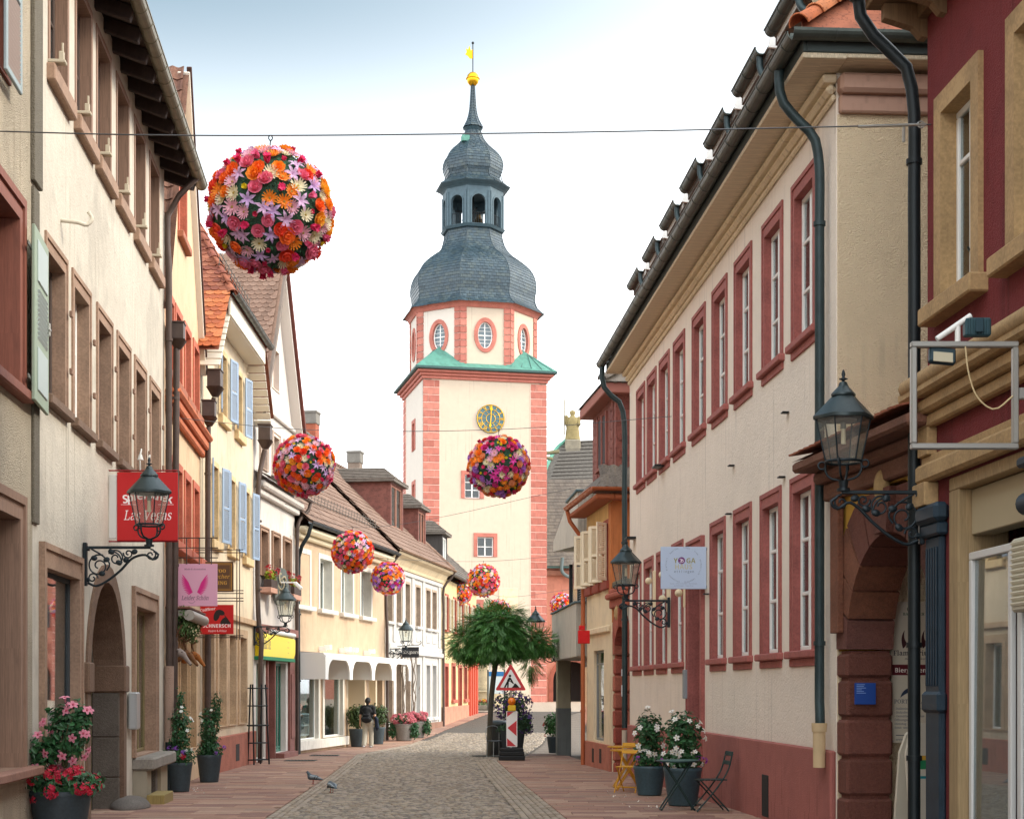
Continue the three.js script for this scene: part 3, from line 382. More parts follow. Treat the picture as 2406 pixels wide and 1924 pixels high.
{ // white gabled house with the yellow shop sign
  const B = front('flower_box_house', 'slim white gabled house with taupe window frames, flower boxes and green shop doors', 'house', -6.855, 41.7, -6.52, 47.2), L = B.L;
  const wm = mat('#d2cac2', { map: 'plaster', bump: 'plasterBump', bs: 0.008 }), tp = mat('#a58670', { map: 'stone' }), W = [];
  for (const u of [1.2, 2.75, 4.3]) { W.push({ u, v: 4.85, w: 0.82, h: 1.2, rev: 0.2, fm: tp, sur: { w: 0.13, m: tp, p: 0.03, lip: 0.04 } }, { u, v: 7.75, w: 0.72, h: 1.1, rev: 0.2, fm: tp, sur: { w: 0.14, m: mat('#d9c8ba', { map: 'stone' }), p: 0.03, lip: 0.04 } }); }
  W.push({ u: 2.75, v: 10.2, w: 0.8, h: 1.1, rev: 0.2, fm: tp, sur: { w: 0.12, m: mat('#d9c8ba'), p: 0.03 } });
  const gr = mat('#1f6b55', { roughness: 0.5 }), plum = mat('#8b5a52', { map: 'stone' });
  W.push({ u: 0.85, v: -0.1, w: 1.0, h: 2.55, rev: 0.25, fm: gr, cols: 2, rows: [0.12], bw: 0.1, name: 'shop_door' }, { u: 3.45, v: -0.05, w: 1.5, h: 2.55, rev: 0.2, fm: gr, cols: 3, rows: [0.05], bw: 0.08, name: 'shop_door' });
  facade(B, [[0.02, -0.6], [L - 0.02, -0.6], [L - 0.02, 9.3], [2.72, 13.7], [0.02, 9.3]], W, [rectPts([1.6, 2.45, -0.3, 2.6])], wm); body(B, 9.2, 8, wm, { floors: [3.5, 7.2] });
  P(B, 'entrance', [bx(1.5, 1.62, -0.5, 2.7, -0.5, 0.06), bx(2.43, 2.55, -0.5, 2.7, -0.5, 0.06), bx(1.62, 2.43, 2.56, 2.7, -0.5, 0.06), bx(1.6, 2.45, -0.4, 2.6, -0.6, -0.5)], plum);
  P(B, 'pilaster', [bx(4.5, 5.2, -0.5, 3.2, 0, 0.07), bx(4.6, 5.1, 0.3, 2.2, 0.07, 0.1)], plum); P(B, 'door_step', bx(2.56, 4.5, -0.5, -0.05, 0, 0.3), plum); P(B, 'shop_cornice', bx(0.1, L - 0.2, 3.28, 3.5, 0, 0.16), plum);
  // string cornice with gutter between the floors
  P(B, 'cornice', [bx(0.1, L, 6.95, 7.12, 0, 0.16, 0.03), bx(0.1, L, 7.12, 7.32, 0, 0.3, 0.05)], wm); P(B, 'gutter', mv(gutterGeo(0, L + 0.4, 0.07), 0, 7.42, 0.42), M.brownPipe);
  P(B, 'pent_roof', polyGeo([[[0.05, 7.42, 0.42], [L, 7.42, 0.42], [L, 7.6, 0.02], [0.05, 7.6, 0.02]]]), M.tileDark[2]);
  P(B, 'moulding', [bx(0.1, L - 0.1, 9.36, 9.5, 0, 0.1, 0.03), bx(0.6, 0.72, 4.6, 6.3, 0, 0.02), bx(4.8, 4.92, 4.6, 6.3, 0, 0.02)], wm);
  const k = V(2.72, 4.5, 0).normalize();
  P(B, 'roof', polyGeo([[[-0.15, 9.1, -8], [-0.15, 9.1, 0.3], [2.72, 13.85, 0.3], [2.72, 13.85, -8]], [[L + 0.15, 9.1, -8], [L + 0.15, 9.1, 0.3], [2.72, 13.84, 0.3], [2.72, 13.84, -8]]]), M.tileBrown[0]);
  tiles(B, 'roof_tile', V(-0.15, 9.13, -5), V(0, 0, 1), k, 5.2, 5.6, 'beaver', M.tileBrown);
  P(B, 'verge_board', mv(cbox(0.1, 5.5, 0.1, 0.01), 1.3, 11.4, 0.33, 0, 0, -0.544), mat('#7d7066', { map: 'wood' })); P(B, 'verge_tile_edge', mv(cbox(0.12, 5.5, 0.1, 0.01), 4.15, 11.42, 0.33, 0, 0, 0.544), mat('#6e3a30', { map: 'wood' })); P(B, 'verge_soffit', mv(cbox(0.06, 5.5, 0.3, 0.01), 4.06, 11.37, 0.14, 0, 0, 0.544), mat('#d6cdc4'));
  pipe(B, [[L + 0.35, 7.38, 0.42], [L + 0.3, 7.2, 0.4], [L + 0.05, 6.9, 0.2], [L - 0.18, 6.7, 0.14], [L - 0.2, 6.3, 0.12], [L - 0.2, 2, 0.12], [L - 0.2, -0.5, 0.12]], 0.055, M.brownPipe, [[L - 0.2, 4, 0.12]]);
  // yellow fascia sign
  const s = P(B, 'shop_sign', ext([[0.1, 2.62], [4.35, 2.62], [4.6, 2.8], [4.6, 3.2], [0.1, 3.26]], [], 0.02, 0.2), mat('#f2d500', { roughness: 0.5 }), 'yellow fascia sign with thin black lettering and green lower edge');
  P(s, 'sign_edge', bx(0.08, 4.5, 2.54, 2.64, 0.0, 0.22), mat('#1f7a52')); P(s, 'sign_roll', mv(cyl(0.07, 0.07, 3.4, 12), 2.9, 3.32, 0.16, 0, 0, Math.PI / 2), mat('#cfcfcc'));
  textPanel(s, 'lettering', 2.3, 2.94, 0.203, 4.2, 0.56, (c, w, h) => { c.fillStyle = '#0c0a06'; c.save(); c.scale(0.62, 2.3); c.font = 'bold italic ' + h * 0.34 + 'px serif'; c.fillText('Italian e Dolce', w * 0.06, h * 0.3, w * 1.1); c.restore(); c.fillStyle = '#8a7a20'; c.font = h * 0.1 + 'px sans-serif'; c.fillText('Feinkost', w * 0.79, h * 0.25); c.fillText('Geschenke', w * 0.77, h * 0.52); c.fillText('Vinothek', w * 0.78, h * 0.8); }, '#f2d500', 1024);
}
function textPanel(parent, name, x, y, z, w, h, draw, bg, px = 512, turnY = 0, extra = {}) {
  const c = document.createElement('canvas'); c.width = px; c.height = Math.max(16, Math.round(px * h / w)); const k = c.getContext('2d'); k.fillStyle = bg; k.fillRect(0, 0, c.width, c.height); draw(k, c.width, c.height);
  const t = new THREE.CanvasTexture(c); t.colorSpace = THREE.SRGBColorSpace; const o = new THREE.Mesh(keepUV(new THREE.PlaneGeometry(w, h)), new THREE.MeshStandardMaterial({ map: t, roughness: 0.45, ...extra })); o.name = name; o.position.set(x, y, z); o.rotation.y = turnY; parent.add(o); return o;
}
{ // beige house with the arcade canopy
  const B = front('arcade_house', 'sandy beige house with white windows above a scalloped white shop canopy', 'house', -6.52, 47.2, -4.71, 58.5), L = B.L;
  const wm = mat('#c4a88a', { map: 'plaster', bump: 'plasterBump', bs: 0.01 }), wh = mat('#d8d2c6', { map: 'plaster', roughness: 0.7 }), W = [];
  for (const u of [0.85, 3.4, 6.0, 8.55]) W.push({ u, v: 4.3, w: 1.42, h: 1.6, rev: 0.32, cols: 2, rows: [], curtain: 1, sur: { w: 0.16, m: wh, p: 0.02 }, sill: { m: wh, h: 0.14, e: 0.26, p: 0.16 } });
  const sf = (u, w, v, h) => W.push({ u, v, w, h, rev: 0.12, cols: 1, rows: [], bw: 0.04, name: 'shop_window', sur: { w: 0.2, m: wh, p: 0.05, t: 0.1 } });
  sf(1.35, 2.1, 0.2, 2.4); sf(4.2, 2.2, 0.22, 2.4);
  facade(B, rectPts([0.02, L - 0.02, -0.6, 6.6]), W, [rectPts([6.0, 8.4, -0.3, 2.5]), rectPts([9.0, 11.0, 0, 2.4])], wm); body(B, 6.6, 8, wm, { floors: [3.1] });
  P(B, 'shop_base', bx(0.1, 5.7, -0.1, 0.18, 0, 0.16), wh);
  P(B, 'entrance', [bx(6.0, 8.4, -0.3, 2.5, -0.9, -0.86), bx(5.98, 6.06, -0.3, 2.5, -0.86, 0.02), bx(8.34, 8.42, -0.3, 2.5, -0.86, 0.02)], mat('#cdbfa6')); for (let i = 0; i < 16; i++) P(B, 'slat', bx(6.2, 7.0, 0.4 + i * 0.12, 0.5 + i * 0.12, -0.86, -0.83), mat('#2f3338'));
  P(B, 'shop_front', [bx(9.0, 11.0, 0, 2.4, -0.3, -0.26), bx(9.9, 10.1, 0, 2.4, -0.26, 0.02)], mat('#c9b99e')); P(B, 'door_leaf', bx(10.2, 10.9, -0.2, 2.3, -0.255, -0.2), mat('#2b2b2c'));
  const inM = mat('#1e8a6a'); P(B, 'shop_back_panel', bx(0.3, 5.4, 1.15, 2.75, -0.62, -0.56), inM); P(B, 'shop_back_panel', bx(0.3, 5.4, -0.2, 1.14, -0.9, -0.86), mat('#b9aa8c'));
  P(B, 'display_shelf', [bx(0.5, 2.2, 0.95, 1.0, -0.5, -0.2), bx(0.5, 2.2, 0.6, 0.65, -0.5, -0.2), bx(0.5, 2.2, 0.3, 0.35, -0.5, -0.2), bx(0.5, 0.55, 0.3, 1, -0.5, -0.2), bx(2.15, 2.2, 0.3, 1, -0.5, -0.2)], M.white); P(B, 'display_lamp', mv(sph(0.28).scale(1, 0.6, 0.8), 1.2, 1.2, -0.35), mat('#e25a1c')); P(B, 'display_lamp', mv(sph(0.18).scale(1, 1.1, 1), 3.9, 1.3, -0.35), mat('#e8801c'));
  // canopy: rounded top, scalloped front
  const cn = mat('#ebe8e1', { roughness: 0.55 }), z0 = 0.85, bays = [[0.35, 3.1], [3.2, 6.0], [6.1, 8.9], [9.0, 11.6]];
  const holes = bays.map(([a, b]) => { const p = [[a + 0.12, 2.0], [b - 0.12, 2.0]], r = 0.55; for (let i = 0; i <= 8; i++) { const t = Math.PI / 2 * i / 8; p.push([b - 0.12 - r * (1 - Math.cos(t)), 2.15 + 0.5 * Math.sin(t)]); } for (let i = 0; i <= 8; i++) { const t = Math.PI / 2 * (1 - i / 8); p.push([a + 0.12 + r * (1 - Math.cos(t)), 2.15 + 0.5 * Math.sin(t)]); } return p; });
  const can = P(B, 'canopy', (() => { const outl = [[0.2, 2.05]]; for (const [i, h] of holes.entries()) { outl.push(h[0].map((v, k) => (k ? 2.05 : v))); const up = h.slice(2).reverse(); for (const q of up) outl.push(q); outl.push([h[1][0], 2.05]); } outl.push([11.75, 2.05], [11.75, 2.72], [0.2, 2.72]); return ext(outl, [], z0, z0 + 0.06); })(), cn, 'white canopy with four scalloped arches');
  const prof = []; for (let i = 0; i <= 6; i++) { const t = Math.PI / 2 * i / 6; prof.push([z0 + 0.06 - 0.15 * (1 - Math.cos(t)) , 2.72 + 0.13 * Math.sin(t)]); } { const f = []; for (let i = 0; i < 6; i++) f.push([[0.2, prof[i][1], prof[i][0]], [11.75, prof[i][1], prof[i][0]], [11.75, prof[i + 1][1], prof[i + 1][0]], [0.2, prof[i + 1][1], prof[i + 1][0]]]); f.push([[0.2, 2.85, z0 - 0.09], [11.75, 2.85, z0 - 0.09], [11.75, 2.9, 0], [0.2, 2.9, 0]], [[0.2, 2.7, z0], [11.75, 2.7, z0], [11.75, 2.7, 0], [0.2, 2.7, 0]]); P(can, 'canopy_top', polyGeo(f), cn); }
  P(can, 'end_panel', ext([[-z0 - 0.06, 2.05], [0, 2.05], [0, 2.88], [-z0 + 0.09, 2.85], [-z0 - 0.02, 2.8], [-z0 - 0.06, 2.7]], [], 0, 0.05).applyMatrix4(new THREE.Matrix4().makeRotationY(Math.PI / 2)).translate(0.15, 0, 0), cn);
  for (const [a] of bays.slice(1)) P(can, 'rib', bx(a - 0.08, a - 0.03, 2.06, 2.69, 0.02, z0), cn);
  for (const u of [2.6, 5.0, 5.9, 8.2]) P(B, 'spotlight', [bx(u - 0.1, u + 0.1, 3.0, 3.14, 0.2, 0.4), bx(u - 0.02, u + 0.02, 2.95, 3.1, 0, 0.25)], M.white);
  const eave = mat('#e3d4b4'); P(B, 'cornice', [bx(0, L, 6.3, 6.45, 0, 0.18, 0.04), bx(0, L, 6.45, 6.66, 0, 0.4, 0.08)], eave); P(B, 'gutter', mv(gutterGeo(-0.1, L + 0.05, 0.08), 0, 6.76, 0.52), M.darkPipe);
  pipe(B, [[0.0, 6.7, 0.52], [-0.02, 6.4, 0.45], [0.02, 5.9, 0.15], [0.08, 5.5, 0.1], [0.08, -0.5, 0.1]], 0.06, M.darkPipe, [[0.08, 4, 0.1], [0.08, 2, 0.1]]); pipe(B, [[L - 0.05, 6.7, 0.5], [L - 0.1, 6.1, 0.12], [L - 0.1, 3.4, 0.1], [L - 0.1, -0.4, 0.1]], 0.055, M.brownPipe);
  roofTwo(B, L, 6.78, 11.0, 0.45, -3.8, M.tileBrown, 'flat');
  P(B, 'snow_guard', [0, 0.1, 0.2].map((h) => bar([0.2, 7.75 + h, -0.35], [L, 7.75 + h, -0.35], 0.012)).concat(Array.from({ length: 30 }, (_, i) => bar([0.2 + i * 0.38, 7.6, -0.36], [0.2 + i * 0.38, 8.0, -0.3], 0.01))), mat('#6a635c'));
  dormer(B, 6.9, 8.6, -1.35, 1.7, 1.55, mat('#6f6c66', { map: 'wood' }), M.white, 'grey boarded dormer with white window'); dormer(B, 3.4, 8.6, -1.35, 1.7, 1.55, mat('#6f6c66', { map: 'wood' }), M.white);
}
function roofTwo(B, L, v0, v1, z0, z1, ms, kind, hip = 0, most = 290) {
  const s = V(0, v1 - v0, z1 - z0), H = s.length(), ey = s.clone().normalize();
  P(B, 'roof', polyGeo([[[0, v0, z0], [L, v0, z0], [L - hip, v1, z1], [0, v1, z1]], [[0, v0, 2 * z1 - z0], [L, v0, 2 * z1 - z0], [L - hip, v1 + 0.01, z1], [0, v1 + 0.01, z1]], [[L, v0, z0], [L, v0, 2 * z1 - z0], [L - hip, v1, z1]]]), ms[0]);
  tiles(B, 'roof_tile', V(0, v0 + 0.02, z0), V(1, 0, 0), ey, L, H, kind, ms, (x, y) => x < L - hip * y / H, most);
  ridge(B, V(0, v1 + 0.02, z1), V(L - hip, v1 + 0.02, z1), 0.13, ms);
  if (hip) ridge(B, V(L, v0 + 0.05, z0), V(L - hip, v1, z1), 0.13, ms);
}
function dormer(B, u, v, z, w, h, cm, fm, label) {   // cheeks, front with window, small hipped roof
  const d = P(B, 'dormer', [bx(u - w / 2, u - w / 2 + 0.16, v, v + h, z - 0.1, z + 0.04), bx(u + w / 2 - 0.16, u + w / 2, v, v + h, z - 0.1, z + 0.04), bx(u - w / 2 + 0.16, u + w / 2 - 0.16, v + h - 0.18, v + h, z - 0.1, z + 0.04), bx(u - w / 2 + 0.16, u + w / 2 - 0.16, v, v + 0.12, z - 0.1, z + 0.06), bx(u - w / 2 + 0.01, u - w / 2 + 0.09, v, v + h, z - 2.4, z - 0.1), bx(u + w / 2 - 0.09, u + w / 2 - 0.01, v, v + h, z - 2.4, z - 0.1)], cm, label);
  const x0 = u - w / 2 + 0.16, x1 = u + w / 2 - 0.16, y0 = v + 0.12, y1 = v + h - 0.18, g = [bx(x0, x1, y0, y0 + 0.08, z - 0.06, z), bx(x0, x1, y1 - 0.08, y1, z - 0.06, z), bx(x0, x0 + 0.08, y0, y1, z - 0.062, z + 0.002), bx(x1 - 0.08, x1, y0, y1, z - 0.062, z + 0.002), bx(u - 0.05, u + 0.05, y0, y1, z - 0.063, z + 0.003)];
  P(d, 'window_frame', g, fm); P(d, 'pane', bx(x0 + 0.08, u - 0.05, y0 + 0.08, y1 - 0.08, z - 0.04, z - 0.03, 0.001), M.glass); P(d, 'pane', bx(u + 0.05, x1 - 0.08, y0 + 0.08, y1 - 0.08, z - 0.04, z - 0.03, 0.001), M.glass); P(d, 'dark_room', bx(x0 - 0.1, x1 + 0.1, y0, y1, z - 0.9, z - 0.8), M.darkIn);
  const o = 0.22, a = [u - w / 2 - o, v + h, z + o], b = [u + w / 2 + o, v + h, z + o], c = [u + w / 2 + o, v + h, z - 2.6], e = [u - w / 2 - o, v + h, z - 2.6], r0 = [u, v + h + 0.62, z - 0.55], r1 = [u, v + h + 0.62, z - 2.9];
  P(d, 'dormer_roof', polyGeo([[a, b, r0], [b, c, r1, r0], [e, a, r0, r1], [a, [a[0], a[1] - 0.1, a[2]], [b[0], b[1] - 0.1, b[2]], b], [b, [b[0], b[1] - 0.1, b[2]], [c[0], c[1] - 0.1, c[2]], c], [a, e, [e[0], e[1] - 0.1, e[2]], [a[0], a[1] - 0.1, a[2]]], [[a[0], a[1] - 0.1, a[2]], [e[0], e[1] - 0.1, e[2]], [c[0], c[1] - 0.1, c[2]], [b[0], b[1] - 0.1, b[2]]]]), M.tileGrey[0]);
  const co = []; for (let k = 0; k < 7; k++) { const t = k / 7, q = (A, C) => [lerp(A[0], C[0], t), lerp(A[1], C[1], t) + 0.02, lerp(A[2], C[2], t)]; co.push(bar(q(a, r0), q(b, r0), 0.025, 4), bar(q(a, r0), q(e, r1), 0.025, 4), bar(q(b, r0), q(c, r1), 0.025, 4)); } P(d, 'tile_course', co, M.tileGrey[1]);
  return d;
}
function chimney(B, u, v, z, w, h, col, label) { const c = P(B, 'chimney', bx(u - w / 2, u + w / 2, v - 1.5, v + h * 0.72, z - w / 2, z + w / 2), mat(col, { map: 'stone', bump: 'rough', bs: 0.02 }), label); P(c, 'chimney_cap', [bx(u - w / 2 - 0.03, u + w / 2 + 0.03, v + h * 0.721, v + h, z - w / 2 - 0.03, z + w / 2 + 0.03), bx(u - w / 2 - 0.06, u + w / 2 + 0.06, v + h - 0.07, v + h + 0.02, z - w / 2 - 0.06, z + w / 2 + 0.06)], mat('#7d7a74', { map: 'stone' })); return c; }
{ // white house with pilaster strips
  const B = front('pilaster_house', 'white house with tall narrow windows, pilaster strips and a coved cornice', 'house', -4.71, 58.5, -3.11, 69.4), L = B.L;
  const wm = mat('#c6c2bc', { map: 'plaster', bump: 'plasterBump', bs: 0.008 }), tp = mat('#b3a08d', { map: 'stone' }), W = [];
  for (const u of [0.7, 2.3, 3.9, 5.95, 8.05, 9.4]) W.push({ u, v: 4.3, w: 0.84, h: 1.6, rev: 0.3, cols: 2, rows: [0.6], fm: tp, sur: { w: 0.1, m: tp, p: 0.015 }, sill: { m: wm, h: 0.12, e: 0.16 } });
  for (const u of [0.7, 2.3, 3.9]) W.push({ u, v: 0.5, w: 0.9, h: 2.3, rev: 0.3, cols: 1, rows: [0.75], fm: tp, sur: { w: 0.1, m: tp, p: 0.015 } });
  for (const u of [5.95, 8.05, 9.4]) W.push({ u, v: 0.55, w: 0.8, h: 2.2, rev: 0.3, cols: 2, rows: [0.75], fm: M.white, sur: { w: 0.1, m: wm, p: 0.015 }, sill: { m: wm, h: 0.14, e: 0.16 } });
  facade(B, rectPts([0.02, L - 0.02, -0.6, 6.7]), W, [], wm); body(B, 6.7, 8, wm, { floors: [3.4] });
  const strip = []; for (const u of [1.45, 3.1, 4.85, 7.0, 10.4]) strip.push(bx(u - 0.22, u + 0.22, 3.55, 6.2, 0, 0.05), bx(u - 0.22, u + 0.22, 0.1, 3.1, 0, 0.05)); strip.push(bx(0.05, L - 0.05, 3.1, 3.3, 0, 0.12, 0.03), bx(0.05, L - 0.05, 3.3, 3.5, 0, 0.06, 0.02), bx(0.05, L - 0.05, 6.2, 6.36, 0, 0.08)); P(B, 'pilaster_strips', strip, wm);
  for (const u of [5.95, 8.05, 9.4]) P(B, 'panel', [bx(u - 0.4, u + 0.4, 3.68, 4.02, 0, 0.04, 0.02)], mat('#d5d3d0'));
  const cv = [[0, 6.36], [0.12, 6.38], [0.16, 6.5], [0.3, 6.7], [0.5, 6.8], [0.56, 6.88]]; { const f = []; for (let i = 1; i < cv.length; i++) f.push([[0, cv[i - 1][1], cv[i - 1][0]], [L, cv[i - 1][1], cv[i - 1][0]], [L, cv[i][1], cv[i][0]], [0, cv[i][1], cv[i][0]]]); P(B, 'cornice', polyGeo(f), mat('#dcc7a3', { map: 'plaster' })); }
  P(B, 'gutter', mv(gutterGeo(0, L + 0.2, 0.06), 0, 6.95, 0.6), mat('#8a6a50', { metalness: 0.3, roughness: 0.5 }));
  P(B, 'plinth', bx(0.1, L - 0.1, -0.6, 0.32, 0, 0.08), mat('#8d6a58', { map: 'stone' }));
  pipe(B, [[L + 0.15, 6.9, 0.55], [L + 0.1, 6.6, 0.4], [L - 0.05, 6.3, 0.14], [L - 0.05, 5, 0.1], [L - 0.05, 0.6, 0.1], [L - 0.05, -0.2, 0.1]], 0.06, M.brownPipe);
  roofTwo(B, L, 6.95, 11.0, 0.5, -3.6, M.tileBrown, 'flat', 2.2); const sh = mat('#7a4a40', { map: 'tile' });
  dormer(B, 5.2, 8.1, -0.75, 2.3, 2.0, sh, mat('#9a6a58'), 'maroon shingled dormer with hipped grey roof'); dormer(B, 9.0, 7.75, -0.5, 1.6, 1.75, sh, mat('#9a6a58'), 'small maroon shingled dormer');
  chimney(B, 3.0, 10.9, -3.7, 0.55, 1.75, '#a65c43', 'red brick chimney with grey cap'); chimney(B, 10.2, 10.35, -3.7, 0.55, 1.8, '#8a7a6d', 'weathered grey chimney');
  const vine = []; for (const u0 of [2.6, 4.6]) for (let k = 0; k < 3; k++) { const p = []; for (let i = 0; i <= 9; i++) p.push([u0 + rr(-0.12, 0.12) + k * 0.1 + (i > 5 ? (k - 1) * 0.16 * (i - 5) : 0), -0.1 + i * 0.38, 0.1 + rr(-0.03, 0.05)]); vine.push(tube(p, 0.028 - k * 0.006, 5, 3)); }
  for (let k = 0; k < 26; k++) { const u = rr(1.8, 5.6), v = rr(1.2, 3.3); vine.push(tube([[u, v, 0.12], [u + rr(-0.3, 0.3), v + rr(-0.1, 0.3), 0.17], [u + rr(-0.5, 0.5), v + rr(-0.2, 0.4), 0.2]], 0.008, 4, 3)); } const vn = P(scene, 'climbing_vine', vine, mat('#7a6a5b', { map: 'wood' })); B.updateMatrixWorld(); vn.applyMatrix4(B.matrixWorld); tag(vn, 'bare woody vine climbing the white house beside the lantern', 'vine');
}
{ // yellow house with red frames
  const B = front('yellow_corner_house', 'yellow house with red sandstone doors and windows at the end of the row', 'house', -3.11, 69.4, -1.86, 81.9), L = B.L;
  const wm = mat('#d8c08e', { map: 'plaster', bump: 'plasterBump', bs: 0.008 }), rd = mat('#b3604f', { map: 'stone' }), W = [];
  for (const u of [1.4, 6.1]) W.push({ u, v: 0.1, w: 1.0, h: 2.65, rev: 0.3, cols: 1, rows: [0.78], fm: mat('#a04a3c'), name: 'house_door', glass: mat('#8d4438'), sur: { w: 0.16, m: rd, p: 0.04 } });
  for (const u of [3.8, 8.1]) W.push({ u, v: 1.25, w: 0.95, h: 1.55, rev: 0.25, sur: { w: 0.16, m: rd, p: 0.04 }, fm: mat('#a85a48'), sill: { m: rd, h: 0.16, e: 0.24 } });
  for (const u of [1.6, 4.2, 6.8, 9.4, 11.6]) W.push({ u, v: 4.4, w: 0.8, h: 1.5, rev: 0.2, sur: { w: 0.13, m: rd, p: 0.03 }, sill: { m: rd, h: 0.12, e: 0.2 } });
  facade(B, rectPts([0.02, L, -0.6, 6.7]), W, [], wm); body(B, 6.7, 8, wm, { floors: [3.5] });
  for (const w of B.children.filter((c) => c.name === 'window')) { const b = new THREE.Box3().setFromBufferAttribute(w.geometry.attributes.position); if (b.min.y > 3) { shutter(B, w, b.min.x - 0.6, b.min.x - 0.16, b.min.y, b.max.y, 0.05, mat('#b4ac98'), null, 0, b.min.x); shutter(B, w, b.max.x + 0.16, b.max.x + 0.6, b.min.y, b.max.y, 0.05, mat('#b4ac98'), null, 0, b.max.x); } }
  P(B, 'plinth', bx(0.05, L - 0.05, -0.6, 0.95, 0, 0.05), mat('#c08a72', { map: 'stone' })); for (const u of [9.4, 10.3, 11.2, 12.1]) P(B, 'shop_post', bx(u - 0.14, u + 0.14, 0, 3.0, 0, 0.14), mat('#c4523e')); P(B, 'shop_lintel', bx(9.1, 12.5, 3.0, 3.35, 0, 0.18), mat('#c4523e'));
  P(B, 'gutter', mv(gutterGeo(0, L, 0.07), 0, 6.85, 0.4), M.zinc); roofTwo(B, L, 6.85, 10.4, 0.38, -3.4, M.tileGrey, 'flat', 2, 120); dormer(B, 3.2, 7.4, -0.35, 1.6, 1.5, mat('#4a4441', { map: 'wood' }), M.white, 'small dark dormer with white window');
}
